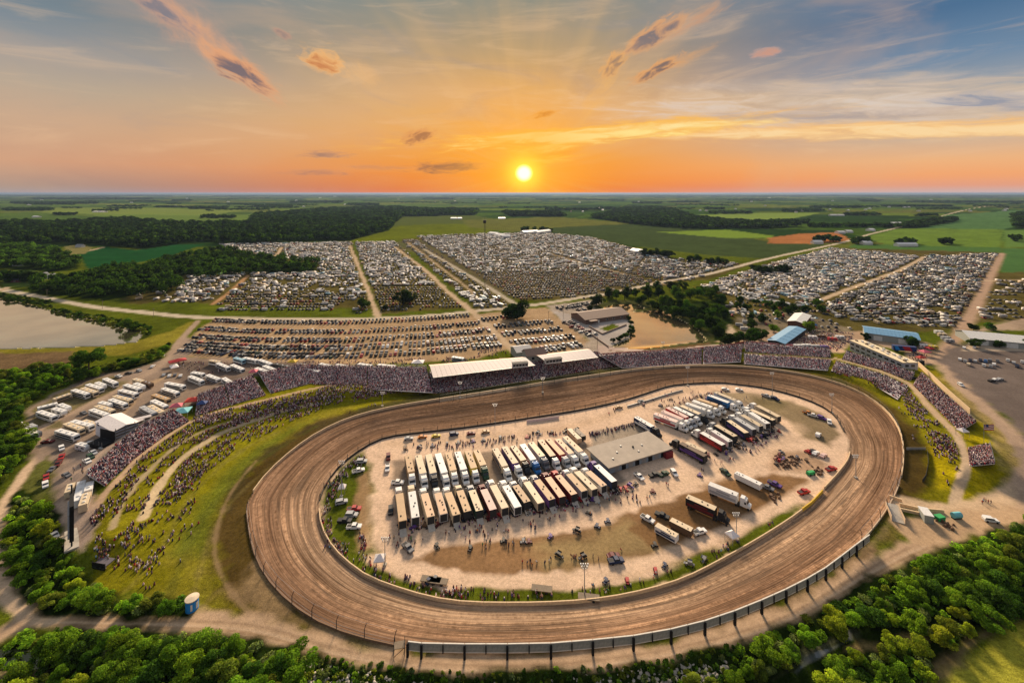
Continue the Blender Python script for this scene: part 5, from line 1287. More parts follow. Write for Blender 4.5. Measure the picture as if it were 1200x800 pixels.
vehicles.sort(key=lambda v: v[0] ** 2 + v[1] ** 2 + H * H)
print('parked vehicles', len(vehicles))
IND = {'car': 0, 'suv': 0, 'pickup': 0, 'rv': 0, 'camp': 0, 'tent': 0}
LIM = {'car': 110, 'suv': 110, 'pickup': 80, 'rv': 60, 'camp': 90, 'tent': 25}
RVONE = {}
def one_mesh(kind):
    if kind in CARM: return CARM[kind], [PAINT, GLASS, TYRE]
    if kind not in RVONE:
        V_, F_, cl = template(kind)
        q = MB(); q.v = [tuple(p) for p in V_]; q.f = [tuple(f) for f in F_]; q.mi = [int(cl[f[0]]) for f in F_]
        RVONE[kind] = q.mesh({'rv': 'motor_home', 'camp': 'travel_trailer', 'tent': 'canopy_tent'}[kind])
    return RVONE[kind], [PAINT, GLASS if kind != 'tent' else STEEL, WHITEM]


ROWNAME = ['the first row below the county road', 'the second row below the county road', 'the third row below the county road', 'the fourth row below the county road', 'the lowest long row above the vendors',
           'the short row by the lone tree', 'the row under the lone tree', 'the third row of the middle lot', 'the fourth row of the middle lot', 'the row behind the grandstand roof', 'the club car park', 'the club entrance row', 'the row at the club corner', 'the row before the long white building']
rest = {}; seen_ = {}
KN = {'car': 'car', 'suv': 'suv', 'pickup': 'pickup', 'rv': 'motor home', 'camp': 'camper', 'tent': 'canopy tent'}
ON = {'car': 'parked_car', 'suv': 'parked_suv', 'pickup': 'pickup_truck', 'rv': 'motor_home', 'camp': 'travel_trailer', 'tent': 'canopy_tent'}
CN = {'car': 'car', 'suv': 'car', 'pickup': 'pickup', 'rv': 'motorhome', 'camp': 'camper', 'tent': 'tent'}
single = []
for v in vehicles:
    k = v[3]
    if IND[k] < LIM[k]:
        IND[k] += 1; single.append(v)
    else: rest.setdefault(k, []).append(v)
single.sort(key=lambda v: v[0] / v[1])
for x, y, yaw, k, tn, wh_ in single:
    if wh_.startswith('in lot row'): wh_ = 'in ' + ROWNAME[int(wh_.split()[-1])]
    key = (k, tn, wh_); n = seen_.get(key, 0); seen_[key] = n + 1
    me, ms = one_mesh(k)
    o = put(ON[k], me, ms, None, (x, y, 0), yaw)
    tint(o, tn); q_ = rnd.uniform(.55, 1); o.color = tuple(v * q_ for v in TINTS[tn]) + (1,); o.scale = (.93 if k not in ('rv', 'camp') else .76,) * 3
    tag(o, f'{tn} {KN[k]} {wh_}, {ordn(n)} of its kind', CN[k], f'{KN[k]}s {wh_}')
for k, vs in rest.items():
    TVv, TFf, cl = template(k)
    pos = np.array([(v[0], v[1], 0) for v in vs]); yaw = np.array([v[2] for v in vs])
    scl = nr.uniform(.75, 1.02, (len(vs), 3)); scl[:, 2] = nr.uniform(.9, 1.1, len(vs)); 
    if k in ('rv', 'camp'): scl *= nr.uniform(.62, .95, (len(vs), 1))
    tn = np.array([TINTS[v[4]] for v in vs]) * nr.uniform(*((.6, 1.2) if k in ('rv', 'camp') else (.35, .95)), (len(vs), 1)) * np.array([[.92, .86, .80]])
    fx = np.where((cl == 1)[:, None], np.array([[.03, .035, .04]]), np.array([[.35, .36, .4]]))
    stamp(TVv, TFf, pos, yaw, scl, tn, (cl == 0).astype(float), fx, {'car': 'distant_parked_cars', 'suv': 'distant_parked_suvs', 'pickup': 'distant_pickups', 'rv': 'distant_motor_homes', 'camp': 'distant_campers', 'tent': 'distant_canopies'}[k], VSTUFF,
          f"mass of tiny {KN[k]}s filling the distant camp and car parks", CN[k])
# ------------------------------------------------------------------ people
def person_mesh(pose, seed):
    """one continuous body grown from a posed skeleton"""
    r = random.Random(seed)
    st = pose == 'walk'; sit = pose == 'sit'
    hipz = .48 if sit else .95
    sh = hipz + .48
    J = [(0, 0, hipz), (0, 0, hipz + .25), (0, 0, sh), (.01, 0, sh + .12), (.02, 0, sh + .25), (0.02, 0, sh + .33)]
    R = [.15, .14, .165, .06, .10, .07]
    E = [(0, 1), (1, 2), (2, 3), (3, 4), (4, 5)]
    for s_ in (-1, 1):
        if sit: leg = [(.05, s_ * .1, hipz - .02), (.42, s_ * .13, hipz + .02), (.46, s_ * .13, .1), (.58, s_ * .13, .05)]
        else:
            k = .26 * s_ if st else .03 * s_
            leg = [(.0, s_ * .1, hipz - .08), (k * .6 + .04, s_ * .11, .5), (k * 1.1 - .02, s_ * .11, .09), (k * 1.1 + .12, s_ * .12, .04)]
        b = len(J); J += leg; R += [.095, .07, .05, .045]; E += [(0, b), (b, b + 1), (b + 1, b + 2), (b + 2, b + 3)]
        a = .22 * -s_ if st else .02
        arm = [(0, s_ * .2, sh - .02), (a * .4 + (.1 if sit else 0), s_ * .26, sh - .28), (a + (.3 if sit else .05), s_ * .24, sh - (.36 if sit else .54))]
        b = len(J); J += arm; R += [.06, .045, .035]; E += [(2, b), (b, b + 1), (b + 1, b + 2)]
    me = bpy.data.meshes.new('tmp'); me.from_pydata(J, E, []); 
    o = bpy.data.objects.new('tmp', me); COL.objects.link(o)
    m_ = o.modifiers.new('s', 'SKIN')
    sv = me.skin_vertices[0].data
    for i, q in enumerate(R): sv[i].radius = (q, q)
    sv[0].use_root = True
    bpy.context.view_layer.update()
    out = bpy.data.meshes.new_from_object(o.evaluated_get(bpy.context.evaluated_depsgraph_get()))
    bpy.data.objects.remove(o, do_unlink=True)
    out.name = 'person'
    for m__ in (CLOTH, TROUSER, SKIN, DARKM): out.materials.append(m__)
    for p in out.polygons:
        z = p.center.z; ay = abs(p.center.y)
        p.material_index = 3 if (z > sh + .30) else 2 if z > sh + .08 else 2 if (ay > .2 and z < sh - .3) else 1 if (z < hipz + .02) else 0
    return out


PM = {p: person_mesh(p, i) for i, p in enumerate(('stand', 'walk', 'sit'))}
SHIRT = ['white', 'black', 'grey', 'red', 'dark blue', 'purple', 'maroon', 'pale blue', 'tan', 'orange', 'green', 'pink']
people = []
rP = random.Random(3)


def crowd_at(n, poly, pose, where, clump=0):
    xs = [p[0] for p in poly]; ys = [p[1] for p in poly]; P = np.array(poly, float); k = 0; tries = 0
    while k < n and tries < n * 60:
        tries += 1
        x, y = rP.uniform(min(xs), max(xs)), rP.uniform(min(ys), max(ys))
        if not inside(np.array([x]), np.array([y]), P)[0]: continue
        for _ in range(1 + (rP.randint(0, clump) if clump else 0)):
            people.append((x + rP.gauss(0, 2.2), y + rP.gauss(0, 1.4), rP.choice(pose), where)); k += 1
            if k >= n: break


crowd_at(60, [(455, 625), (560, 618), (660, 602), (740, 575), (755, 585), (700, 612), (600, 640), (500, 650), (455, 640)], ['stand', 'walk'], 'below the front hauler row', 3)
crowd_at(30, [(384, 642), (430, 675), (500, 697), (560, 702), (560, 694), (500, 688), (440, 664), (420, 640), (390, 625)], ['sit', 'stand'], 'inside the south west bend', 4)
crowd_at(24, [(560, 700), (650, 704), (760, 690), (850, 650), (930, 603), (930, 596), (850, 640), (760, 678), (650, 694), (560, 694)], ['sit', 'stand'], 'inside the near straight', 3)
crowd_at(16, [(378, 600), (384, 560), (400, 545), (406, 555), (390, 600), (390, 630)], ['sit', 'stand'], 'against the west infield wall', 2)
crowd_at(26, [(470, 523), (560, 516), (660, 502), (680, 505), (600, 522), (480, 530)], ['stand', 'walk'], 'above the back hauler row', 3)
crowd_at(18, [(720, 572), (800, 548), (860, 530), (850, 556), (760, 585)], ['stand', 'walk'], 'south of the pit building', 2)
crowd_at(26, [(108, 600), (125, 640), (160, 668), (190, 650), (172, 610), (150, 600)], ['sit', 'stand'], 'on the lower spectator hill', 4)
crowd_at(16, [(112, 640), (128, 640), (128, 664), (116, 664)], ['stand'], 'around the small stage platform', 2)
crowd_at(14, [(740, 500), (690, 510), (700, 516), (756, 497)], ['stand'], 'on the pad above the pit building', 2)
crowd_at(14, [(718, 565), (745, 580), (735, 590), (712, 575)], ['stand'], 'queueing by the pit building', 3)
crowd_at(10, [(96, 545), (78, 555), (80, 565), (98, 565)], ['stand', 'walk'], 'in the yard behind the lowest stand', 1)
crowd_at(6, [(1150, 590), (1160, 588), (1160, 592), (1150, 594)], ['walk'], 'on the dirt road by the creek', 1)
crowd_at(24, [(690, 664), (740, 642), (760, 640), (700, 652), (610, 656), (600, 662)], ['stand', 'sit'], 'around the race trucks', 4)
crowd_at(20, [(930, 470), (830, 462), (770, 466), (840, 456)], ['stand', 'walk'], 'around the far east haulers', 2)
people = people[:295]
pc = {}
people.sort(key=lambda q: q[0])
for x, y, pose, wh_ in people:
    c = rP.choice(SHIRT); key = (c, wh_, pose); n = pc.get(key, 0); pc[key] = n + 1
    me = PM[pose]
    o = put('person', me, None, None, G(x, y), rP.uniform(0, 6.28)); o.scale = (.8, .8, .78)
    tint(o, c)
    tag(o, f"person in {c} {'sitting' if pose == 'sit' else 'standing' if pose == 'stand' else 'walking'} {wh_}" + (f', {ordn(n)} from west' if n else ''), 'person', 'people ' + wh_)

# ------------------------------------------------------------------ the crowds
CT_ = MB().box(-.16, .16, -.24, .24, .05, .92, 0, .05).box(-.12, .12, -.12, .12, .92, 1.25, 1, .03)
CV = np.array(CT_.v); CF = np.array(CT_.f); CM = np.array([0.] * 8 + [1.] * 8)
PAL = np.array([lin(c) for c in [(210, 190, 196), (60, 50, 66), (120, 90, 110), (168, 130, 150), (96, 40, 52), (190, 60, 70), (52, 60, 104), (226, 222, 220), (40, 36, 44), (150, 110, 120), (90, 78, 100), (196, 160, 150), (70, 96, 110), (236, 232, 226), (110, 60, 90)]])
crowd_pts = []; crowd_col = []


def add_crowd(x, y, z, pal_shift=None):
    n = len(x)
    c = PAL[nr.randint(0, len(PAL), n)] * nr.uniform(.4, 1.1, (n, 1)) * np.array([[1.05, .90, .90]])
    if pal_shift is not None: c = c * np.array(pal_shift)
    crowd_pts.append(np.stack([x, y, z], 1)); crowd_col.append(c)


def scatter(poly, spacing, where_noise=0.0, ns=10, fill=1.0):
    P = fpoly(poly)
    lo, hi = P.min(0), P.max(0)
    n = int((hi[0] - lo[0]) * (hi[1] - lo[1]) / spacing ** 2)
    x = nr.uniform(lo[0], hi[0], n); y = nr.uniform(lo[1], hi[1], n)
    ok = inside(x, y, P) & (nr.rand(n) < fill)
    if where_noise: ok &= vnoise(x, y, ns, 21) * .6 + vnoise(x, y, ns * .35, 22) * .4 > where_noise
    x, y = x[ok], y[ok]
    h = hfield(x, y); s = 1 - h / H
    add_crowd(x * s, y * s, h)


# on the grass of the west hill
scatter([(112, 600), (130, 576), (164, 537), (186, 522), (225, 495), (250, 487), (300, 474), (316, 470), (300, 480), (262, 494), (240, 500), (190, 534), (165, 558), (142, 596), (134, 616), (114, 620)], 1.25, .36, 6)
scatter([(144, 600), (166, 566), (190, 540), (214, 519), (250, 502), (300, 486), (330, 480), (300, 488), (255, 506), (218, 530), (196, 550), (178, 577), (168, 603), (150, 622)], 1.25, .36, 6)
scatter([(225, 490), (320, 468), (400, 449), (480, 440), (480, 458), (420, 470), (365, 478), (300, 492), (262, 504), (280, 485), (240, 500)], .95, .34, 6)
scatter([(205, 552), (225, 532), (262, 510), (310, 493), (360, 480), (380, 478), (340, 495), (280, 524), (250, 548), (222, 570), (200, 600), (190, 590)], 1.1, .36, 6)
scatter([(170, 610), (185, 580), (210, 560), (240, 545), (230, 580), (205, 620), (190, 660), (170, 672), (130, 668), (118, 640), (130, 620), (150, 610)], 1.35, .42, 5)
scatter([(105, 604), (112, 600), (124, 640), (130, 664), (120, 672), (108, 630)], 1.0, .4, 6)
scatter([(170, 700), (205, 680), (230, 620), (250, 590), (230, 570), (190, 640), (160, 670)], 1.9, .5, 5)
scatter([(400, 478), (480, 464), (560, 450), (540, 458), (470, 470), (400, 486)], 2.5, .6, 5)
# on the east hill grass
scatter([(972, 436), (1010, 446), (1050, 466), (1078, 496), (1100, 524), (1120, 548), (1124, 540), (1118, 512), (1100, 494), (1084, 480), (1060, 452), (1000, 430)], 1.0, .42, 6)
scatter([(1078, 500), (1110, 510), (1126, 550), (1112, 570), (1100, 545)], 1.2, .55, 6)
scatter([(1060, 470), (1080, 500), (1072, 520), (1050, 480)], 1.6, .6, 6)
# vendors and walkways
scatter([(340, 424), (560, 418), (560, 424), (500, 428), (350, 430)], 1.6, .4, 6)
scatter([(560, 410), (620, 408), (625, 414), (560, 418)], 2.0, .5, 6)
scatter([(925, 386), (1000, 390), (1000, 398), (980, 412), (925, 404), (920, 398)], 1.3, .38, 7)
scatter([(1065, 402), (1092, 406), (1080, 428), (1066, 420)], 1.5, .45, 6)
scatter([(200, 424), (350, 424), (340, 436), (240, 450)], 2.4, .55, 8)
# inside the oval
scatter([(376, 612), (384, 570), (404, 548), (424, 532), (430, 540), (408, 560), (392, 580), (388, 625), (408, 655), (404, 656), (384, 638)], 1.0, .30, 6)
scatter([(392, 642), (410, 640), (440, 660), (500, 682), (600, 694), (600, 704), (540, 705), (480, 694), (430, 674)], 1.3, .46, 5)
scatter([(600, 694), (700, 690), (800, 662), (880, 622), (930, 596), (934, 600), (860, 645), (800, 672), (700, 698), (600, 705)], 1.9, .52, 6)
scatter([(420, 630), (424, 622), (430, 640), (425, 650)], .8, .2, 6)
scatter([(690, 508), (757, 493), (757, 496), (692, 512)], .9, .2, 6)
scatter([(694, 524), (760, 506), (760, 508), (694, 527)], 1.2, .3, 6)
scatter([(716, 560), (740, 572), (755, 592), (740, 588), (720, 572)], 1.3, .4, 5)
scatter([(466, 606), (560, 600), (690, 582), (725, 566), (740, 574), (690, 594), (560, 616), (466, 618)], 1.5, .4, 5)
scatter([(845, 530), (905, 505), (915, 512), (880, 534), (850, 542)], 1.5, .4, 5)
scatter([(470, 522), (570, 515), (660, 503), (665, 508), (570, 523), (474, 530)], 1.8, .42, 5)
scatter([(470, 524), (660, 505), (665, 508), (480, 530)], 2.6, .45, 5)
scatter([(460, 618), (560, 612), (700, 592), (745, 572), (750, 582), (640, 618), (520, 636), (470, 634)], 2.2, .45, 5)
scatter([(770, 470), (850, 458), (850, 462), (775, 478)], 1.8, .4, 5)
scatter([(700, 484), (790, 458), (800, 458), (730, 484), (700, 496)], 3.0, .5, 5)

# ------------------------------------------------------------------ stands
def stand(name, fl, fr, br, bl, rows, z0, z1, label, cat='grandstand', fill=.93, rows_mat=BENCH, dens=.56, skip=None, fence=True):
    """tiered seats between four ground pixels: front-left, front-right, back-right, back-left"""
    FL, FR, BR, BL = [np.array(flat(*p)).ravel() for p in (fl, fr, br, bl)]
    c = (FL + FR + BR + BL) / 4
    base = float(hfield(np.array([c[0]]), np.array([c[1]]))[0])
    base = max(0, base - .6)
    def pt(u, v, z):
        q = (FL * (1 - u) + FR * u) * (1 - v) + (BL * (1 - u) + BR * u) * v
        zz = base + z; s = 1 - zz / H
        return Vector((q[0] * s, q[1] * s, zz))
    r = empty(name, pt(.5, 0, 0), 0, label, cat, 'crowded seating stands round the oval')
    M = Matrix.Translation(r.location).inverted()
    for i in range(rows):
        v0 = i / rows; v1 = (i + .98) / rows; zt = z0 + (z1 - z0) * i / max(1, rows - 1)
        b = MB()
        P = [pt(0, v0, zt), pt(1, v0, zt), pt(1, v1, zt), pt(0, v1, zt)]
        lo_ = [p - Vector((0, 0, .22)) for p in P]
        b.add([M @ p for p in lo_ + P], [(0, 3, 2, 1), (4, 5, 6, 7), (0, 1, 5, 4), (1, 2, 6, 5), (2, 3, 7, 6), (3, 0, 4, 7)])
        b.build('bench_row', rows_mat, r)
        wlen = (P[1] - P[0]).length; n = int(wlen / dens)
        u = (np.arange(n) + .5) / n + nr.uniform(-.2, .2, n) / n
        keep = (nr.rand(n) < fill)
        if skip: 
            for a_, b_ in skip: keep &= ~((u > a_) & (u < b_))
        u = u[keep]; vv = v0 + .45 / rows + nr.uniform(-.1, .1, len(u)) / rows
        q = (FL[None] * (1 - u[:, None]) + FR[None] * u[:, None]) * (1 - vv[:, None]) + (BL[None] * (1 - u[:, None]) + BR[None] * u[:, None]) * vv[:, None]
        s = 1 - (base + zt) / H
        add_crowd(q[:, 0] * s, q[:, 1] * s, np.full(len(u), base + zt))
    # back and side frames
    b = MB(); zt = z1
    for u0, v0_, u1, v1_ in ((0, 1, 1, 1), (0, 0, 0, 1), (1, 0, 1, 1)):
        n = 6
        for k in range(n):
            ta, tb = k / n, (k + 1) / n
            ua, va = u0 + (u1 - u0) * ta, v0_ + (v1_ - v0_) * ta; ub, vb = u0 + (u1 - u0) * tb, v0_ + (v1_ - v0_) * tb
            za = z0 + (z1 - z0) * va; zb = z0 + (z1 - z0) * vb
            pts = [pt(ua, va, -.3), pt(ub, vb, -.3), pt(ub, vb, max(0, zb - .25)), pt(ua, va, max(0, za - .25))]
            b.quad([M @ p for p in pts])
    b.build('support_frame', DARKM, r)
    if fence:
        b = MB()
        for k in range(14):
            p = pt(k / 13, 1.0, z1); b.tube(M @ p, M @ (p + Vector((0, 0, 1.1))), .05, 4)
        for zz in (.55, 1.1):
            b.tube(M @ (pt(0, 1, z1) + Vector((0, 0, zz))), M @ (pt(1, 1, z1) + Vector((0, 0, zz))), .04, 4)
        b.build('guard_rail', STEEL, r)
    return r


stand('bleacher_stand', (124, 570), (158, 538), (132, 526), (101, 555), 17, .5, 5.0, 'partly empty aluminium bleacher at the bottom end of the west hill', fill=.62)
stand('bleacher_stand', (158, 538), (192, 512), (170, 496), (134, 522), 17, .5, 5.0, 'packed bleacher next to the stage canopy on the west hill', fill=.85)
stand('bleacher_stand', (193, 511), (222, 494), (203, 480), (171, 496), 16, .5, 4.8, 'packed bleacher with teal canopy at its upper corner', fill=.9)
stand('bleacher_stand', (228, 489), (270, 476), (262, 452), (232, 462), 18, .4, 4.4, 'packed bleacher between the red canopy and a dark stair gap', fill=.96)
stand('bleacher_stand', (271, 476), (312, 464), (296, 440), (264, 450), 18, .4, 4.4, 'packed bleacher just west of the dark stair tunnel', fill=.96)
stand('bleacher_stand', (318, 462), (366, 450), (352, 427), (303, 437), 18, .4, 4.4, 'packed bleacher beside the stair tunnel and the yellow canopy', fill=.97)
stand('bleacher_stand', (367, 452), (430, 452), (430, 429), (354, 428), 17, .3, 4.0, 'packed bleacher below the white vendor trailers', fill=.95)
stand('bleacher_stand', (431, 456), (507, 460), (500, 430), (431, 429), 18, .3, 4.0, 'packed bleacher next to the roofed grandstand', fill=.95)
stand('roofed_grandstand_seats', (508, 466), (625, 450), (618, 424), (503, 436), 24, .6, 6.0, 'packed seats under the west half of the long roof', fill=.97)
stand('roofed_grandstand_seats', (626, 450), (728, 431), (700, 412), (620, 424), 22, .6, 5.6, 'packed seats under the east half of the long roof', fill=.97)
stand('bleacher_stand', (729, 431), (822, 426), (822, 408), (702, 416), 13, .3, 3.6, 'packed low bleacher between the grandstand and the pond road', fill=.97)
stand('bleacher_stand', (824, 426), (868, 424), (870, 404), (824, 407), 13, .3, 3.6, 'packed low bleacher west of the clump of trees', fill=.97)
stand('bleacher_stand', (872, 426), (970, 434), (974, 421.5), (872, 414.5), 8, .2, 1.8, 'packed lower tier below the pink walkway', fill=.97)
stand('bleacher_stand', (874, 414), (974, 420.5), (972, 409), (872, 401), 9, .3, 2.6, 'packed upper tier above the pink walkway', fill=.97)
stand('bleacher_stand', (986, 422), (1030, 434), (1036, 424), (992, 411), 8, .3, 2.4, 'packed upper tier in front of the grey office building', fill=.97)
stand('bleacher_stand', (1031, 434), (1066, 448), (1072, 437), (1037, 424), 9, .3, 2.6, 'packed upper tier at the end of the grey office building', fill=.97)
stand('bleacher_stand', (974, 434), (1020, 448), (1034, 438), (980, 423), 8, .2, 1.8, 'packed lower tier below the office building walkway', fill=.9)
stand('bleacher_stand', (1021, 449), (1052, 468), (1064, 452), (1036, 439), 8, .2, 1.6, 'packed lower tier at the bend of the east walkway', fill=.75)
stand('bleacher_stand', (1070, 452), (1124, 506), (1144, 494), (1080, 437), 16, .4, 4.2, 'packed long bleacher below the white barrier wall', fill=.95, skip=[(.49, .51)])
stand('bleacher_stand', (1136, 546), (1134, 526), (1160, 520), (1166, 543), 14, .4, 4.0, 'small separate packed bleacher on the east lawn', fill=.93)

allp = np.concatenate(crowd_pts); allc = np.concatenate(crowd_col)
print('crowd', len(allp))
# a person's head keeps a skin or cap colour
N = len(allp); yaw = nr.uniform(0, 6.28, N); scl = nr.uniform(.8, 1.1, (N, 3)); scl[:, 2] *= .8
hd = np.array([lin((160, 115, 100)), lin((60, 45, 40)), lin((215, 205, 205)), lin((60, 45, 50))])[nr.randint(0, 4, N)]
n_ = len(CV); c, s_ = np.cos(yaw)[:, None], np.sin(yaw)[:, None]
L = CV[None] * scl[:, None, :]
Vp = np.stack([L[..., 0] * c - L[..., 1] * s_ + allp[:, 0:1], L[..., 0] * s_ + L[..., 1] * c + allp[:, 1:2], L[..., 2] + allp[:, 2:3]], -1).reshape(-1, 3)
Fp = (CF[None] + (np.arange(N) * n_)[:, None, None]).reshape(-1, 4)
Cp = (allc[:, None, :] * (1 - CM)[None, :, None] + hd[:, None, :] * CM[None, :, None]).reshape(-1, 3)
o = put('spectator_crowd', np_mesh('spectator_crowd', Vp, Fp, Cp), SHIRTS)
tag(o, 'thousands of tiny spectators filling the stands and grass banks', 'crowd', kind='stuff')
# ------------------------------------------------------------------ buildings
def at_z(px, py, z):
    x, y = flat(px, py, z)
    return Vector((float(x), float(y), z))


METALS = {}
def flatmat(name, rgb, **k):
    if name not in METALS: METALS[name] = mat(name, lin(rgb), **k)
    return METALS[name]


def hall(name, fl, fr, depth, wall_h, ridge_h, wall_m, roof_m, label, cat='building', doors=(), windows=(), over=.6, roof_panels=0, flat_roof=False, extra=None):
    """a building standing on its front ground line between two photo pixels; the depth runs away from the camera side"""
    A, B = G(*fl), G(*fr)
    W = math.hypot(B.x - A.x, B.y - A.y); yaw = math.atan2(B.y - A.y, B.x - A.x)
    z = min(A.z, B.z)
    r = empty(name, (A.x, A.y, z), yaw, label, cat)
    b = MB()
    if flat_roof:
        b.box(0, W, 0, depth, -.3, wall_h)
    else:
        b.prism([(0, -.3), (depth, -.3), (depth, wall_h), (depth / 2, ridge_h), (0, wall_h)], 0, W, 0, 'x')
    wl = b.build('wall', wall_m, r)
    if flat_roof:
        rf = MB().box(-over, W + over, -over, depth + over, wall_h + .003, wall_h + .4).build('roof', roof_m, r)
    else:
        sl_ = (ridge_h - wall_h) / (depth / 2); b = MB()
        for s_ in (0, 1):
            y0, z0 = (-over, wall_h - over * sl_) if s_ == 0 else (depth + over, wall_h - over * sl_)
            P = [(-over, y0, z0 + .05), (W + over, y0, z0 + .05), (W + over, depth / 2, ridge_h + .05), (-over, depth / 2, ridge_h + .05)]
            b.add(P + [(p[0], p[1], p[2] + .15) for p in P], [(0, 1, 2, 3), (4, 5, 6, 7), (0, 1, 5, 4), (1, 2, 6, 5), (2, 3, 7, 6), (3, 0, 4, 7)])
        rf = b.build('roof', roof_m, r)
        if roof_panels:
            b = MB()
            nrib = roof_panels
            rib = MB().add([(-.06, -over, wall_h - over * sl_ + .2), (.06, -over, wall_h - over * sl_ + .2), (.06, depth / 2, ridge_h + .2), (-.06, depth / 2, ridge_h + .2), (-.06, -over, wall_h - over * sl_ + .3), (.06, -over, wall_h - over * sl_ + .3), (.06, depth / 2, ridge_h + .3), (-.06, depth / 2, ridge_h + .3)],
                           [(0, 1, 2, 3), (4, 7, 6, 5), (0, 4, 5, 1), (1, 5, 6, 2), (2, 6, 7, 3), (3, 7, 4, 0)]).mesh('roof_seam')
            for k in range(1, nrib): put('roof_seam', rib, roof_m, rf, (W * k / nrib, 0, 0))
    for (u, w_, h_, mt) in doors:
        MB().box(u * W - w_ / 2, u * W + w_ / 2, -.12, -.01, 0, h_).build('door', mt, r)
    for (u, w_, z0, z1, mt) in windows:
        fr_ = MB().box(u * W - w_ / 2 - .12, u * W + w_ / 2 + .12, -.10, -.005, z0 - .12, z1 + .12).build('window_frame', WHITEM, r)
        MB().box(u * W - w_ / 2, u * W + w_ / 2, -.14, -.105, z0, z1).build('window_pane', mt, fr_)
    r['W'] = W
    return r


BLUE_ROOF = flatmat('blue_metal_roof', (112, 158, 190), rough=.5)
WHITE_ROOF = flatmat('white_metal_roof', (226, 222, 214), rough=.5)
GREY_WALL = flatmat('grey_panel_wall', (156, 160, 152))
OFFICE = flatmat('office_grey_panel', (176, 176, 182))
CREAM = flatmat('cream_membrane', (226, 206, 170))
PITROOF = flatmat('grey_membrane_roof', (160, 147, 132), amt=.2, scale=.3)
BROWNROOF = flatmat('brown_shingle_roof', (140, 116, 100))
REDM = flatmat('red_paint', (176, 40, 46)); REDF = flatmat('red_fabric', (206, 70, 56)); TEALF = flatmat('teal_fabric', (120, 190, 196)); YELF = flatmat('yellow_fabric', (226, 186, 60))
BLUEF = flatmat('blue_fabric', (60, 80, 130)); PINKF = flatmat('pink_fabric', (220, 110, 120)); BLACKM = flatmat('black_panel', (20, 20, 22)); WDOOR = flatmat('white_door', (214, 214, 206))
hall('long_shed', (1014, 397), (1078, 406), 20, 4.6, 6.4, GREY_WALL, BLUE_ROOF, 'long grey shed with a pale blue metal roof behind the office block', 'shed', doors=[(.24, 5, 3.4, WDOOR), (.70, 5, 3.4, WDOOR)], roof_panels=14)
hall('long_white_building', (1137, 403), (1218, 411), 21, 4.2, 6.8, GREY_WALL, WHITE_ROOF, 'long white roofed building with roll up doors beside the asphalt lot', 'building', doors=[(.19, 6, 3.4, WDOOR), (.62, 6, 3.4, WDOOR), (.9, 6, 3.4, WDOOR)], roof_panels=16)
hall('pavilion', (919.5, 405.5), (943.5, 392), 10.5, 4.0, 4.9, DARKM, BLUE_ROOF, 'low pavilion with a flat pale blue roof behind the east seats', 'pavilion', roof_panels=6)
hall('vendor_building', (942, 386), (950, 376), 11, 4.6, 5.8, flatmat('brown_wall', (110, 76, 60)), WHITE_ROOF, 'brown walled building with white roof behind the blue pavilion', 'building', roof_panels=6)
A_ = hall('pit_building', (714, 555), (784, 533), 12.6, 2.7, 5, flatmat('pit_wall', (150, 160, 168)), PITROOF, 'wide flat roofed pit building in the middle of the infield', 'building', flat_roof=True, doors=[(.12 + .11 * k, 2.0, 2.1, BLACKM if k % 2 else STEEL) for k in range(8)], over=1.2)
MB().box(.2, .8, 6, 6.6, 3.12, 3.6).build('roof_vent', DARKM, A_, (16, 0, 0))
MB().box(.0, 3.6, -1.8, -.05, 0, 2.5).build('red_annex', flatmat('dark_red', (120, 40, 44)), A_, (A_['W'] - 3.2, -.15, 0))
for k in range(5): MB().box(-.3, .3, -.3, .3, 3.12, 3.4).build('roof_vent', STEEL, A_, (4 + 4.2 * k, 3 + 3 * (k % 3), 0))
# office block with two bands of windows
A_ = hall('office_building', (996, 410), (1058, 431), 9, 6.4, 7, OFFICE, CREAM, 'two storey grey office block with dark ribbon windows above the east stands', 'building', flat_roof=True, over=.25,
          windows=[((k + .5) / 9, 3.0, z0, z0 + 1.3, GLASS) for k in range(9) for z0 in (1.4, 4.1)])
for k in range(16):
    MB().box(-.7, .7, -.6, .6, 6.82, 7.4 + .3 * (k % 2)).build('roof_unit', WHITEM if k % 3 else WOOD, A_, (2 + (A_['W'] - 4) * k / 15, 3 + (k * 37 % 5), 0))
for z0 in (1.4, 4.1):
    MB().box(0, .05, 1.5, 3.6, z0, z0 + 1.3).box(0, .05, 5, 7.2, z0, z0 + 1.3).build('end_window', GLASS, A_, (A_['W'] + .01, 0, 0))
# club house by the pond
A_ = hall('club_house', (686, 380), (736, 373), 22, 4.0, 6.8, flatmat('club_wall', (120, 96, 84)), BROWNROOF, 'brown roofed club house at the edge of the pond', 'house', over=1.2, doors=[(.3, 1.6, 2.4, WDOOR)], windows=[(.12, 2, 1.2, 2.4, GLASS), (.5, 2, 1.2, 2.4, GLASS), (.65, 2, 1.2, 2.4, GLASS), (.85, 2, 1.2, 2.4, GLASS)])
MB().box(2, 9, -5, -.1, 3.2, 3.5).build('porch_roof', BROWNROOF, A_); MB().box(2.1, 2.3, -4.9, -4.7, 0, 3.2).box(8.7, 8.9, -4.9, -4.7, 0, 3.2).build('porch_post', WOOD, A_)
for k, (a, b) in enumerate([((660, 378), (695, 394)), ((695, 394), (713, 407)), ((706, 392), (734, 381)), ((706, 392), (690, 383))]):
    A, B = G(*a), G(*b); L = (B - A).length; yw = math.atan2(B.y - A.y, B.x - A.x)
    r = empty('garden_wall', A, yw, f"low brown garden wall, {['nearest the car park', 'nearest the pond road', 'north of the court', 'west of the court'][k]} by the club house", 'wall')
    n = max(3, int(L / 5))
    for i in range(n): MB().box(0, L / n - .1, -.2, .2, 0, 1.1).build('wall_section', BROWNROOF, r, (i * L / n, 0, 0))
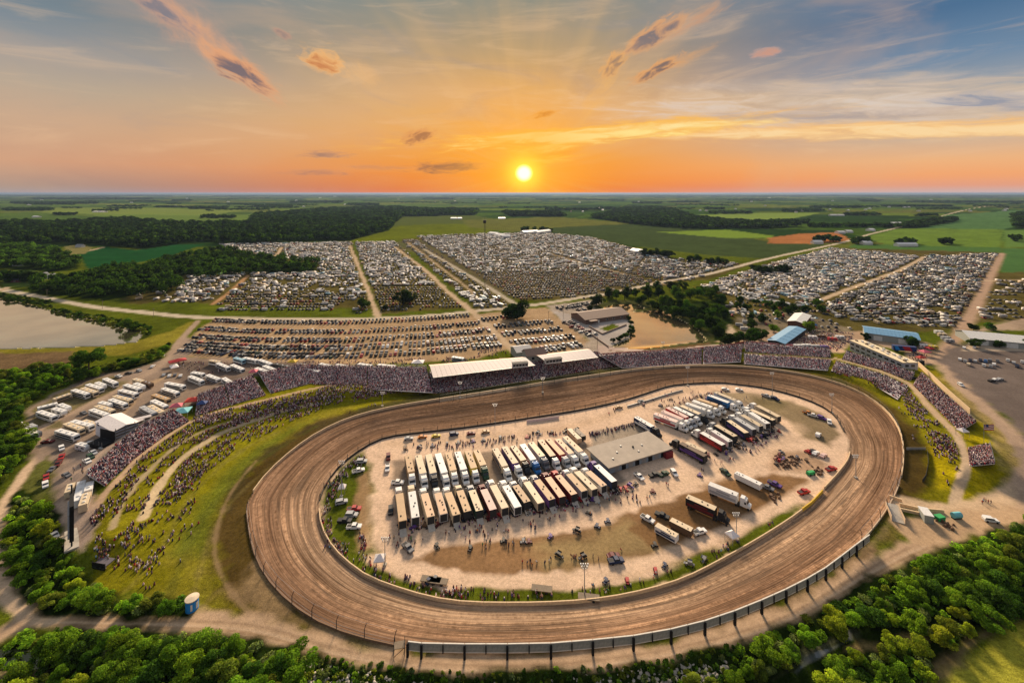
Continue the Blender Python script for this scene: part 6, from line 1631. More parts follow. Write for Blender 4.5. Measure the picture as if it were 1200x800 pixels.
# houses and farms on the left
hall('farm_house', (5, 331), (22, 331), 9, 3.2, 6.2, flatmat('brick_wall', (96, 64, 56)), flatmat('dark_shingles', (54, 56, 70)), 'dark roofed farm house beside the lake road', 'house', windows=[(.25, 1.4, 1, 2.2, GLASS), (.7, 1.4, 1, 2.2, GLASS)])
hall('white_house', (45, 328), (58, 326), 9, 4.6, 7.6, WHITEM, flatmat('grey_shingles', (150, 150, 150)), 'white two storey house tucked against the wood', 'house', windows=[(.3, 1.4, 1, 2.2, GLASS), (.7, 1.4, 1, 2.2, GLASS)])
hall('garage', (60, 325), (66, 324), 7, 3, 4.4, WHITEM, flatmat('grey_shingles', (150, 150, 150)), 'small white garage beside the white house', 'garage', doors=[(.5, 3, 2.2, GREY_WALL)])
hall('grey_barn', (14, 312), (21, 312), 9, 4, 6.2, GREY_WALL, WHITE_ROOF, 'small grey barn among the trees west of the green field', 'barn')
hall('cottage', (88, 290), (95, 290), 9, 3.4, 6, WHITEM, flatmat('grey_shingles', (150, 150, 150)), 'small white cottage behind the green field', 'house')
WB = [((572, 275), (582, 276), 14, 'white hoop barn, first of three beyond the north camp'), ((580, 277), (590, 278), 14, 'white hoop barn, second of three beyond the north camp'), ((588, 279), (598, 279), 14, 'white hoop barn, third of three beyond the north camp'),
      ((614, 274), (632, 273), 20, 'long white barn by the clump of trees beyond the north camp'), ((630, 274), (646, 272), 16, 'white barn with lean-to at the right of the long white barn'), ((738, 296), (751, 298), 16, 'white marquee at the edge of the north east camp'),
      ((974, 253), (982, 253), 20, 'tall white grain store in the distant village'), ((983, 253), (990, 253), 20, 'white grain shed next to the tall grain store'), ((1047, 263), (1058, 263), 20, 'long low white shed beside the county road'), ((983, 274), (991, 274), 16, 'white farm shed beside the ploughed field'),
      ((993, 273), (1000, 273), 16, 'pale farm house beside the ploughed field'), ((1013, 287), (1023, 287), 14, 'white roofed barn at the county road bend'), ((1020, 271), (1026, 271), 18, 'grey barn behind the county road trees'), ((1053, 289), (1076, 289), 12, 'long cream greenhouse below the bright field'),
      ((954, 286), (965, 286), 12, 'low shed at the foot of the ploughed field'), ((528, 257), (535, 257), 24, 'white farm shed left of the sun glare, near the tree line'), ((536, 257), (541, 257), 24, 'small white barn next to the farm shed left of the glare'), ((584, 257), (592, 257), 24, 'white farm building right under the sun'),
      ((108, 249), (114, 249), 30, 'white barn on the bright fields, far west'), ((115, 249), (121, 249), 30, 'white shed beside the far west barn'), ((37, 255), (43, 255), 20, 'small farm building behind the western wood')]
for a, b, d_, lb in WB: hall('farm_building', a, b, d_, 4.5, 7.5, WHITEM, WHITE_ROOF, lb, 'farm building', over=.3)
far_ = sorted((rnd.uniform(0, 1200), rnd.uniform(229.5, 250)) for _ in range(66))
k = 0
for x, y in far_:
    if 560 < x < 660 and y > 240: continue
    if (inside(np.array([x]), np.array([y]), np.array([(712, 242), (950, 255), (950, 270), (690, 262)], float))[0]) or (x < 560 and y > 245): continue
    w_ = 90 / (y - 226 + 8) * .3 + 1.0
    hall('farm_building', (x, y), (x + w_, y), rnd.uniform(14, 26), 5, 8, rnd.choice([WHITEM, WHITEM, GREY_WALL]), rnd.choice([WHITE_ROOF, WHITE_ROOF, BROWNROOF]), f'tiny pale farm building far out on the plain, {ordn(k)} from the west', 'farm building', over=.3)['group'] = 'farm buildings far out on the plain'
    k += 1

# the long grandstand roof
GR = flatmat('grandstand_roof_sheet', (178, 164, 160), rough=.6, amt=.12)
GRB = flatmat('grandstand_roof_back', (206, 160, 130), rough=.6, amt=.1)


def stand_roof(fl, fr, br, bl, n, label):
    zf, zr, zb = 8.6, 10.0, 9.0
    FL, FR = at_z(*fl, zf), at_z(*fr, zf); BR, BL = at_z(*br, zb), at_z(*bl, zb)
    r = empty('grandstand_roof', ((FL.x + FR.x) / 2, (FL.y + FR.y) / 2, 0), 0, label, 'roof', 'roofs of the main grandstand')
    o = r.location
    RL = FL + (BL - FL) * .72; RR = FR + (BR - FR) * .72; RL.z = RR.z = zr
    for k in range(n):
        a, b_ = k / n, (k + 1) / n - .0015
        for (p, q, s, t, m_, nm) in ((FL, FR, RR, RL, GR, 'roof_panel'), (RL, RR, BR, BL, GRB, 'rear_roof_panel')):
            P = [p.lerp(q, a) - o, p.lerp(q, b_) - o, t.lerp(s, b_) - o, t.lerp(s, a) - o]
            q_ = MB(); q_.add(P + [v + Vector((0, 0, .14)) for v in P], [(0, 3, 2, 1), (4, 5, 6, 7), (0, 1, 5, 4), (1, 2, 6, 5), (2, 3, 7, 6), (3, 0, 4, 7)])
            q_.build(nm, m_, r)
    q_ = MB().tube(FL - o, FR - o, .22, 4)
    q_.build('front_girder', STEEL, r)
    for k in range(0, n + 1, 2):
        for p, q, in ((FL.lerp(RL, .45), FR.lerp(RR, .45)), (BL, BR)):
            c = p.lerp(q, k / n) - o
            MB().tube((c.x, c.y, 0), (c.x, c.y, c.z), .16, 6).build('roof_column', STEEL, r)
    return r


stand_roof((507.5, 442.5), (627, 428), (612, 418.5), (502.5, 427.5), 22, 'west half of the long pale grandstand roof')
stand_roof((643, 426), (701, 418.7), (688, 409), (625, 416.5), 12, 'east half of the long pale grandstand roof')
A_ = hall('roof_tower', (618, 436), (640, 433), 9, 9.6, 12.2, GREY_WALL, BROWNROOF, 'small gabled tower standing in the gap of the grandstand roof', 'building', windows=[(.3, 2, 7, 8.6, GLASS), (.7, 2, 7, 8.6, GLASS)])
for (a, b, lb) in (((601, 431.5), (619, 430), 'dark windowed press box west of the gabled roof tower'), ((640, 427), (659, 424.5), 'dark windowed press box east of the gabled roof tower')):
    A, B = at_z(*a, 8.9), at_z(*b, 8.9); L = (B - A).length; yw = math.atan2(B.y - A.y, B.x - A.x)
    r = empty('press_box', A, yw, lb, 'press box')
    MB().box(0, L, .3, 2.6, .0, 2.3).build('wall', WHITEM, r)
    MB().box(-.2, L + .2, .0, 2.9, 2.303, 2.5).build('roof', DARKM, r)
    for i in range(5): MB().box(0, L / 5 - .3, .2, .295, .7, 1.9).build('window', GLASS, r, (i * L / 5 + .15, 0, 0))
A, B = at_z(604, 413, 7), at_z(624, 411, 7)
hall('ticket_building', (606, 421), (624, 418.5), 12, 4.4, 6.2, GREY_WALL, flatmat('pale_shingles', (196, 190, 184)), 'pale roofed ticket hall behind the middle of the grandstand', 'building')

# stage canopy in the west yard
A_ = hall('stage_canopy', (112, 509), (133, 516), 9, 5.6, 6.6, flatmat('white_tarp', (214, 214, 222)), flatmat('canopy_white', (236, 226, 220)), 'big white stage canopy with open dark side in the west yard', 'stage', over=.4)
MB().box(2, 3.4, -.1, -.01, 4.6, 6).build('window', BLACKM, A_)
W_ = A_['W']
for i in range(5): MB().box(.05, .4, .4, 10.6, .6 + i * 1.25, 1.0 + i * 1.25).build('scaffold_shelf', WOOD, A_, (W_, 0, 0))
for i in range(4): MB().box(.4, .6, .0, .2, 0, 6.8).build('scaffold_post', STEEL, A_, (W_, .4 + i * 3.4, 0))
r = empty('stage_deck', G(120, 522), math.radians(-18), 'black stage deck and wings below the white canopy', 'stage')
MB().box(-5, 4, -2.5, 2.0, .1, 1.6).build('deck', BLACKM, r); MB().box(-5, 4, 2.02, 2.2, 1.6, 5.4).build('back_panel', BLACKM, r); MB().box(3.2, 5, -3.4, -2.55, .8, 1.4).build('ramp', STEEL, r)
for a in (-4.8, -1.5, 2, 3.8): MB().tube((a, -2.4, 1.6), (a, -2.4, 3.2), .06, 4).build('rail_post', STEEL, r)
for i, (x_, y_) in enumerate([(150, 506), (158, 501), (166, 496)]):
    r = empty('pallet_stack', G(x_, y_), math.radians(38), f'stack of stored wooden platforms, {ordn(i)} of three behind the stage', 'platforms', 'stored platforms behind the stage')
    for k in range(5): MB().box(-3.4, 3.4, -1.3, 1.3, k * .6, k * .6 + .3).build('platform', WOOD if k % 2 else BENCH, r)

# trailers and screen in the south west corner
for (a, b, t_, lb) in (((91, 585), (96, 560), 'white', 'long white equipment trailer standing beside the black screen'), ((103, 572), (106, 560), 'white', 'short white trailer, upper of two beside the long one'), ((97, 590), (102, 574), 'cream', 'cream trailer, lower of two beside the long one'), ((80, 574), (84, 562), 'cream', 'small cream trailer west of the black screen'), ((107, 545), (110, 551), 'silver', 'small grey generator trailer under the lowest stand')):
    motorhome('coach' if a[0] in (91, 97) else 'trailer', a, b, t_, 'grey', lb, 'equipment trailers by the screen')
Ps = G(84, 633)
r = empty('video_screen', Ps, math.atan2(Ps.y, Ps.x), 'tall thin black video screen seen edge on in the south west yard', 'screen')
MB().box(-4.5, 4.5, -.5, .5, 2.0, 12.5).build('screen_panel', BLACKM, r)
for a in (-4, 4): MB().tube((a, 0, 0), (a, 0, 15 if a > 0 else 12), .22, 6).build('screen_post', DARKM, r)
MB().box(-5.5, 5.5, -1.6, 1.6, 0, .5).build('footing', CONC, r)
for k in range(3): MB().box(-4.4, 4.4, .5, .9, 3 + 3.4 * k, 3.3 + 3.4 * k).build('brace', STEEL, r)
r = empty('viewing_platform', G(122, 662), math.radians(-10), 'small grey viewing platform crowded with people at the hill foot', 'platform')
MB().box(-2.2, 2.2, -1.5, 1.5, .9, 1.1).build('deck', flatmat('grey_deck', (96, 90, 96)), r)
MB().box(-2.2, 2.2, -1.6, -1.52, 0, 1.9).build('front_board', BLACKM, r); MB().box(-2.0, -.3, -1.66, -1.61, .3, .8).box(.3, 2.0, -1.66, -1.61, .3, .8).build('window', GLASS, r)
for a in (-2.1, 2.1):
    for b in (-1.4, 1.4): MB().box(a - .06, a + .06, b - .06, b + .06, 0, 1.9).build('post', DARKM, r)
# the round blue booth
r = empty('round_booth', G(225, 713), 0, 'round bright blue booth with a tan roof at the foot of the hill', 'booth')
b = MB(); n = 20
V_ = [(1.45 * math.cos(6.283 * k / n), 1.45 * math.sin(6.283 * k / n), z) for z in (0, 2.7) for k in range(n)]
b.add(V_, [(k, (k + 1) % n, n + (k + 1) % n, n + k) for k in range(n)]); b.build('wall', flatmat('bright_blue_paint', (40, 140, 220)), r)
b = MB(); V_ = [(1.6 * math.cos(6.283 * k / n), 1.6 * math.sin(6.283 * k / n), 2.705) for k in range(n)] + [(1.6 * math.cos(6.283 * k / n), 1.6 * math.sin(6.283 * k / n), 2.9) for k in range(n)] + [(0, 0, 3.15)]
b.add(V_, [(k, (k + 1) % n, n + (k + 1) % n, n + k) for k in range(n)] + [(n + k, n + (k + 1) % n, 2 * n) for k in range(n)]); b.build('roof', flatmat('tan_roof', (216, 196, 168)), r)
for a0_, w_ in ((-2.75, .35), (-1.2, .3), (-.35, .5)):
    b = MB(); kk_ = 4; V_ = [(1.47 * math.cos(a0_ + w_ * k / kk_), 1.47 * math.sin(a0_ + w_ * k / kk_), z) for z in (.5, 2.1) for k in range(kk_ + 1)]
    b.add(V_, [(k, k + 1, kk_ + 2 + k, kk_ + 1 + k) for k in range(kk_)]); b.build('white_panel', WHITEM, r)


def canopy(px, py, w_, d_, yaw, mt, label, h=2.6):
    r = empty('canopy_tent', G(px, py), yaw, label, 'tent')
    b = MB(); V_ = [(-w_ / 2, -d_ / 2, h), (w_ / 2, -d_ / 2, h), (w_ / 2, d_ / 2, h), (-w_ / 2, d_ / 2, h), (-w_ / 2, -d_ / 2, h - .3), (w_ / 2, -d_ / 2, h - .3), (w_ / 2, d_ / 2, h - .3), (-w_ / 2, d_ / 2, h - .3), (-.3, 0, h + 1.1), (.3, 0, h + 1.1)]
    b.add(V_, [(0, 1, 9, 8), (1, 2, 9), (2, 3, 8, 9), (3, 0, 8), (0, 4, 5, 1), (1, 5, 6, 2), (2, 6, 7, 3), (3, 7, 4, 0)]); b.build('canopy', mt, r)
    leg = MB().box(-.05, .05, -.05, .05, 0, h - .3).mesh('leg')
    for sx in (-1, 1):
        for sy in (-1, 1): put('leg', leg, STEEL, r, (sx * (w_ / 2 - .06), sy * (d_ / 2 - .06), 0))


canopy(226, 474, 6, 5, .3, REDF, 'red canopy at the top of the west hill stands')
canopy(237, 478, 4, 3, .2, BLUEF, 'small blue canopy beside the red one')
canopy(214, 487, 6, 6, .3, TEALF, 'pale teal canopy at the corner of the stand')
canopy(207, 481, 5, 4, .3, PINKF, 'pale pink canopy above the teal one')
canopy(208, 427, 9, 5, .8, REDM, 'red and white show canopy in the west lot')
canopy(204, 434, 4, 6, .8, flatmat('canopy_white', (236, 226, 220)), 'white awning below the red show canopy')
canopy(297, 440, 4, 4, .2, PINKF, 'pink canopy behind the stair tunnel')
canopy(343, 428, 5, 4, 0, YELF, 'yellow canopy behind the crest of the west stands')
canopy(490, 430, 7, 6, 0, flatmat('canopy_white', (236, 226, 220)), 'white canopy at the west end of the grandstand roof', 3.4)
canopy(1083, 416, 6, 5, .2, PINKF, 'pink canopy at the corner behind the office block')
canopy(1089, 412, 4, 4, .2, REDM, 'red canopy behind the pink one')
canopy(1079, 423, 6, 3, .3, REDF, 'orange red canopy beside the black gate')
canopy(1128, 511, 3, 3, .1, flatmat('canopy_white', (236, 226, 220)), 'white canopy where the two east walkways meet')
canopy(445, 662, 3, 3, .1, flatmat('canopy_white', (236, 226, 220)), 'white canopy at the foot of the west infield light pole', 2.2)
canopy(858, 634, 3, 3, .4, flatmat('canopy_white', (236, 226, 220)), 'white canopy at the foot of the east infield light pole', 2.2)
canopy(401, 577, 2.4, 2.4, .1, flatmat('canopy_white', (236, 226, 220)), 'small white canopy by the west light pole', 2.2)
r = empty('dark_gate', G(1077, 428), .2, 'black curtained gate beside the white barrier wall', 'gate')
MB().box(-3, 3, -1, 1, 0, 3).build('curtain', BLACKM, r)
A, B = G(1048, 411), G(1071, 413)
r = empty('display_trailer', (A + B) / 2, math.atan2(B.y - A.y, B.x - A.x), 'show trailer painted dark blue and red behind the office block', 'trailer')
MB().box(-6.5, 6.5, -1.3, 1.3, .9, 4.0).build('body', flatmat('dark_blue_paint', (40, 60, 110)), r)
b = MB(); b.add([(0, -1.32, 1.2), (4.2, -1.32, 1.2), (2.6, -1.32, 3.8), (-1.6, -1.32, 3.8)], [(0, 1, 2, 3)]); b.build('red_graphic', REDM, r)
b = MB(); b.add([(-5.0, -1.32, 1.2), (-2.6, -1.32, 1.2), (-4, -1.32, 3.8), (-6.0, -1.32, 3.8)], [(0, 1, 2, 3)]); b.build('blue_graphic', flatmat('bright_blue_paint', (40, 140, 220)), r)
for x in (-5, -4, 5): MB().tube((x, -1.2, .5), (x, 1.2, .5), .5, 8).build('wheel', TYRE, r)

# ------------------------------------------------------------------ walls, fences, boards
def along(pts, step):
    """points on the ground every so many metres along a photo line"""
    P = np.array(pts, float)
    x, y = Garr(P[:, 0], P[:, 1])[:2]
    seg = np.hypot(np.diff(x), np.diff(y)); s = np.concatenate([[0], np.cumsum(seg)]); n = max(2, int(round(s[-1] / step)) + 1)
    t = np.linspace(0, s[-1], n); X_ = np.interp(t, s, x); Y_ = np.interp(t, s, y)
    Z_ = np.interp(t, s, Garr(P[:, 0], P[:, 1])[2])
    return [Vector((float(a), float(b), float(c))) for a, b, c in zip(X_, Y_, Z_)]


def panel_wall(name, pts, step, h, th, mt, label, part='wall_panel', z0=0.0, posts=None, post_h=None, cat='wall'):
    Q_ = along(pts, step)
    r = empty(name, Q_[0], 0, label, cat)
    o = r.location
    pm = MB().tube((0, 0, 0), (0, 0, post_h or h), .12, 5).mesh('post') if posts else None
    for a, b in zip(Q_[:-1], Q_[1:]):
        d = b - a; L = math.hypot(d.x, d.y); yw = math.atan2(d.y, d.x)
        q = MB(); dz = b.z - a.z
        q.add([(0.02, -th / 2, z0), (L - .02, -th / 2, z0 + dz), (L - .02, th / 2, z0 + dz), (0.02, th / 2, z0), (0.02, -th / 2, h), (L - .02, -th / 2, h + dz), (L - .02, th / 2, h + dz), (0.02, th / 2, h)],
              [(0, 3, 2, 1), (4, 5, 6, 7), (0, 1, 5, 4), (1, 2, 6, 5), (2, 3, 7, 6), (3, 0, 4, 7)])
        q.build(part, mt, r, a - o, yw)
    if posts:
        for a in Q_: put('post', pm, posts, r, a - o)
    return r


def sub(loop, p0, p1):
    """the stretch of a closed photo loop from the point nearest p0 on to the one nearest p1"""
    d0 = np.hypot(loop[:, 0] - p0[0], loop[:, 1] - p0[1]).argmin(); d1 = np.hypot(loop[:, 0] - p1[0], loop[:, 1] - p1[1]).argmin()
    if d1 < d0: return np.concatenate([loop[d0:], loop[:d1 + 1]])
    return loop[d0:d1 + 1]


WALLC = flatmat('pale_concrete_wall', (220, 190, 150), rough=.8)
WALLG = flatmat('dusty_concrete_wall', (196, 170, 140), rough=.8)
rev = OUTER
seg_far = sub(OUTER, (1058, 540), (340, 532)) if False else None
# OUTER runs bottom-left -> bottom -> right -> top -> left
right_to_left = sub(OUTER, (1056, 560), (296, 580))
panel_wall('outer_wall', right_to_left, 7, 1.05, .35, WALLC, 'pale outer wall curving round the far side of the oval')
panel_wall('outer_wall', sub(OUTER, (289, 600), (470, 756)), 7, .55, .25, flatmat('dirty_wall', (128, 100, 76)), 'low dusty outer wall along the south west bend')
panel_wall('outer_wall', sub(OUTER, (500, 762), (1054, 565)), 7, .6, .3, WALLG, 'low dusty outer wall under the board fence and east bend')
panel_wall('inner_wall', sub(INNER, (374, 598), (940, 599)), 6, .9, .3, WALLC, 'pale inner wall along the near straight of the oval')
panel_wall('inner_wall', sub(INNER, (964, 575), (996, 532)), 4, .9, .3, WALLC, 'short curved pale wall around the red fire truck')
inner_far = sub(INNER, (990, 507), (376, 585))
panel_wall('infield_fence', inner_far, 6, .75, .25, flatmat('dark_tyre_wall', (52, 44, 38)), 'dark infield fence with thin posts along the far straight', posts=DARKM, post_h=2.4, cat='fence')
panel_wall('sign_boards', [(617, 495), (636, 493), (655, 490)], 5, 1.2, .15, flatmat('pink_white_board', (220, 196, 190)), 'row of pale pink and tan boards on the pit wall', 'board', cat='fence')
panel_wall('pit_lane_rail', [(735, 477), (760, 470), (785, 462), (800, 458)], 6, .8, .3, STEEL, 'grey rail beside the pit entrance', 'rail', cat='rail')
panel_wall('white_barrier', [(1076, 429), (1090, 442), (1104, 456), (1120, 471), (1137, 486)], 5, 3.0, .25, WALLC, 'tall white barrier wall behind the upper east stand')
panel_wall('red_fence', [(704, 416), (740, 414), (800, 411), (850, 406), (872, 402)], 6, 1.3, .12, REDM, 'long red fence between the pond road and the seats', 'fence_panel', cat='fence')
panel_wall('red_rail', [(874, 401.5), (905, 404), (940, 406), (974, 409)], 6, 1.2, .12, PINKF, 'pink red rail behind the upper east tier', 'fence_panel', cat='fence')
panel_wall('lawn_fence', [(1087, 530), (1088, 545), (1085, 560), (1081, 565)], 2.5, 1.2, .08, DARKM, 'short dark fence at the edge of the east lawn', 'fence_panel', cat='fence')
panel_wall('trackside_rail', [(1062, 527), (1085, 527)], 3, 1.0, .1, STEEL, 'thin rail from the wall to the east lawn', 'rail', cat='rail')
panel_wall('yellow_barrier', [(964, 577), (951, 591), (940, 599)], 3, 1.1, .3, YELF, 'yellow topped barrier at the east gate of the infield')
panel_wall('gate_wall', [(1042, 583), (1057, 588)], 4, 1.0, .5, WALLC, 'short pale wall at the track exit', 'wall_section')
panel_wall('concrete_rail', [(1054, 592), (1080, 598), (1106, 600)], 5, .9, .5, WALLC, 'pale concrete rail beside the exit road', 'wall_section')
panel_wall('lower_concrete_rail', [(1050, 597), (1078, 603)], 5, .9, .5, WALLC, 'second pale concrete rail below the exit road', 'wall_section')
panel_wall('service_wall', [(585, 421), (600, 422)], 5, 1.0, .3, WALLC, 'pale wall behind the grandstand', 'wall_section')
# catch fence: leaning posts with cables
def catch_fence(pts, step, h, label, lean=.5):
    Q_ = along(pts, step)
    r = empty('catch_fence', Q_[0], 0, label, 'fence'); o = r.location
    ctr = Vector((10, 150, 0))
    tops = []
    for a in Q_:
        inw = (ctr - a); inw.z = 0; inw.normalize()
        m1 = a + Vector((0, 0, h * .7)); t = m1 + inw * lean + Vector((0, 0, h * .3))
        q = MB().tube(a - o, m1 - o, .10, 5).tube(m1 - o, t - o, .08, 5); q.build('fence_post', DARKM, r); tops.append((a, m1, t))
    for f in (0, .33, .66, 1.0):
        q = MB()
        for (a, m1, t), (a2, m2, t2) in zip(tops[:-1], tops[1:]):
            p = a.lerp(m1, f) if f < 1 else t; p2 = a2.lerp(m2, f) if f < 1 else t2
            if f == 0: p = p + Vector((0, 0, .5)); p2 = p2 + Vector((0, 0, .5))
            q.tube(p - o, p2 - o, .025, 3)
        q.build('fence_cable', STEEL, r)


catch_fence(sub(OUTER, (289, 600), (470, 756)), 7.5, 3.6, 'leaning dark catch fence round the south west bend')
catch_fence(sub(OUTER, (1010, 634), (1056, 560)), 7.5, 3.6, 'leaning dark catch fence on the south east bend')
catch_fence(sub(OUTER, (1056, 555), (980, 448)), 7.5, 3.0, 'dark catch fence along the east bend')
catch_fence([(515, 472), (560, 464), (620, 454), (680, 446), (740, 436), (790, 431)], 7, 4.2, 'tall catch fence in front of the roofed grandstand', .8)
# the raised board fence at the near side
BP = [(478, 768), (494, 770), (544.5, 771), (594.5, 771), (645.5, 770), (694.5, 766), (742, 761), (786, 753), (825.5, 743), (860.5, 731), (892, 718), (920.5, 705), (945.5, 692), (967, 679), (986, 664.5), (1003, 651), (1019, 639)]
r0 = None
Q_ = [G(*p) for p in BP]
r = empty('board_fence', Q_[0], 0, 'long line of raised grey boards on dark posts along the near wall', 'fence'); o = r.location
BOARD = flatmat('weathered_board', (150, 150, 140), amt=.3, scale=1.2); BOARDW = flatmat('pale_board_edge', (222, 214, 200))
for i, (a, b) in enumerate(zip(Q_[:-1], Q_[1:])):
    d = b - a; L = math.hypot(d.x, d.y); yw = math.atan2(d.y, d.x)
    n = 1 if i == 0 else 2
    for k in range(n):
        p = a.lerp(b, k / n) - o; l = L / n
        bd = MB().box(.06, l - .06, -.08, .08, 1.5 + .03 * (i % 2), 3.25).build('board', BOARD, r, p, yw)
        MB().box(.06, l - .06, -.14, .12, 3.26, 3.42).build('top_rail', BOARDW, bd)
        MB().box(.1, l - .1, -.12, -.085, 1.35, 1.5).build('bottom_rail', BOARDW, bd)
        MB().box(-.12, .12, -.3, .12, 1.2, 3.1).build('bracket', BLACKM, r, p, yw)
    MB().box(-.26, .26, -.45, .12, 0, 3.0).build('post', BLACKM, r, a - o, yw)
r = empty('stair_tower', G(468, 765), .2, 'small dark scaffold stair at the west end of the board fence', 'scaffold')
for a in (-1.2, 1.2):
    for b in (-.8, .8): MB().box(a - .07, a + .07, b - .07, b + .07, 0, 3).build('post', DARKM, r)
MB().box(-1.3, 1.3, -.9, .9, 1.9, 2.0).build('deck', WOOD, r); MB().tube((-1.2, -.8, .1), (1.2, -.8, 1.9), .06, 4).build('brace', DARKM, r)

# ------------------------------------------------------------------ poles, mast, flag
def light_pole(bx, by, tx, ty, label):
    p = G(bx, by)
    h = (by - ty) / (by - HY) * (H - p.z)
    r = empty('light_pole', p, 0, label, 'light pole', 'floodlight poles round the oval')
    MB().tube((0, 0, 0), (0, 0, h), .16, 8, 0, .09).build('pole', STEEL, r)
    MB().box(-.5, .5, -.5, .5, 0, .5).build('base', CONC, r)
    c = MB().box(-1.1, 1.1, -.05, .05, h - .1, h + .0).box(-.8, .8, -.05, .05, h - .9, h - .8).build('crossarm', STEEL, r)
    lm = MB().box(-.18, .18, -.18, .18, -.12, .16, 0, .03).mesh('lamp')
    for i in range(4): put('lamp', lm, WHITEM, c, (-.95 + .63 * i, .25, h + .15))
    for i in range(3): put('lamp', lm, WHITEM, c, (-.7 + .7 * i, .25, h - .6))


for bx, by, tx, ty, lb in [(400, 582, 398, 541, 'floodlight pole on the west infield grass'), (451, 662, 448, 631, 'floodlight pole at the south west corner of the infield dirt'), (685, 698, 683, 662, 'floodlight pole beside the near inner wall'), (863, 632, 862, 602, 'floodlight pole at the south east service lane'),
                           (905, 464, 905, 437, 'floodlight pole on the north east infield grass'), (806, 452, 806, 430, 'floodlight pole at the pit entrance'), (448, 476, 447, 460, 'floodlight pole on the bank below the west seats'), (539, 466, 539, 448, 'floodlight pole before the west end of the grandstand roof'),
                           (777, 412, 777, 401, 'floodlight pole on the road beside the pond'), (975, 484, 973, 462, 'floodlight pole inside the north east bend'), (636, 460, 636, 443, 'floodlight pole before the middle of the grandstand'), (1003, 560, 1003, 534, 'floodlight pole at the east gate of the infield'), (580, 496, 580, 474, 'floodlight pole on the pit wall')]:
    light_pole(bx, by, tx, ty, lb)
# lattice mast
p = G(568, 345); h = (345 - 258) / (345 - HY) * H
r = empty('radio_mast', p, 0, 'tall thin lattice radio mast rising from the camp', 'mast')
for a in range(3):
    t = a * 2.094; MB().tube((1.1 * math.cos(t), 1.1 * math.sin(t), 0), (.8 * math.cos(t), .8 * math.sin(t), h), .16, 4).build('leg', DARKM, r)
b = MB()
for k in range(34):
    z0, z1 = h * k / 34, h * (k + 1) / 34
    for a in range(3):
        t0, t1 = a * 2.094, (a + 1) * 2.094
        b.tube((1.0 * math.cos(t0), 1.0 * math.sin(t0), z0), (1.0 * math.cos(t1), 1.0 * math.sin(t1), z1), .06, 3)
b.build('lattice', DARKM, r)
MB().box(-1.5, 1.5, -1.5, 1.5, h * .96, h).build('antenna_platform', DARKM, r); MB().tube((0, 0, h), (0, 0, h + 4), .1, 4).build('antenna', DARKM, r)
for i, (bx, by, hh_) in enumerate([(643, 377, 9), (660, 372, 9), (571, 345, 9), (55, 348, 8), (180, 372, 8), (120, 362, 8), (612, 412, 8), (700, 408, 8)]):
    r = empty('utility_pole', G(bx, by), .3, f'thin wooden utility pole, {ordn(i)} of those by the county road and lots', 'pole', 'utility poles')
    MB().tube((0, 0, 0), (0, 0, hh_), .15, 5).build('post', WOOD, r); MB().box(-1, 1, -.06, .06, hh_ - .9, hh_ - .75).build('crossarm', WOOD, r)
# flag
r = empty('flag_pole', G(1153, 519), 0, 'striped flag on a pole beside the small east stand', 'flag')
MB().tube((0, 0, 0), (0, 0, 8), .08, 6).build('pole', STEEL, r)
def wavy(x0, x1, z0, z1, mt, nm, off=0.0):
    b = MB(); n = 8
    for k in range(n):
        a, c = x0 + (x1 - x0) * k / n, x0 + (x1 - x0) * (k + 1) / n
        f = lambda x: .18 * math.sin(x * 2.2) + off
        b.quad([(a, f(a), z0), (c, f(c), z0), (c, f(c), z1), (a, f(a), z1)])
    return b.build(nm, mt, r)
for k in range(7): wavy(.1, 4.2, 5.2 + .36 * k, 5.56 + .36 * k, REDM if k % 2 == 0 else WHITEM, 'stripe')
wavy(.1, 1.8, 6.5, 7.72, flatmat('dark_blue_paint', (40, 60, 110)), 'canton', -.015)
r2 = r
# small things by the exit road
r = empty('tank_trailer', G(1121, 607), .1, 'pale blue water tank standing beside the exit road', 'tank')
MB().tube((-1.4, 0, 1.1), (1.4, 0, 1.1), .9, 12).build('tank', TEALF, r); MB().box(-1.5, 1.5, -.5, .5, 0, .35).build('skid', DARKM, r)
r = empty('portable_shed', G(1085, 608), 1.2, 'small white roofed shed beside the exit road', 'shed')
MB().box(-2.2, 2.2, -1.2, 1.2, 0, 2.4).build('wall', GREY_WALL, r); MB().box(-2.3, 2.3, -1.3, 1.3, 2.403, 2.6).build('roof', WHITEM, r); MB().box(-.5, .5, -1.25, -1.203, 0, 2).build('door', DARKM, r)
r = empty('dumpster', G(1101, 609), .2, 'small green dumpster beside the exit road', 'dumpster')
MB().box(-1.3, 1.3, -.8, .8, .1, 1.3, 0, -.1).build('bin', flatmat('green_paint', (50, 160, 90)), r); MB().box(-1.4, 1.4, -.9, .9, 1.31, 1.4).build('lid', flatmat('green_paint', (50, 160, 90)), r)
r = empty('loading_ramp', G(1049, 603), math.radians(62), 'grey concrete loading ramp beside the exit road', 'ramp')
MB().add([(-4, -1.6, 0), (4, -1.6, 0), (4, 1.6, 0), (-4, 1.6, 0), (-4, -1.6, .1), (4, -1.6, 1.3), (4, 1.6, 1.3), (-4, 1.6, .1)], [(0, 3, 2, 1), (4, 5, 6, 7), (0, 1, 5, 4), (1, 2, 6, 5), (2, 3, 7, 6), (3, 0, 4, 7)]).build('slope', CONC, r)
for s_ in (-1.75, 1.65): MB().box(-4, 4, 0, .12, 0, 1.7).build('side_wall', WALLG, r, (0, s_, 0))
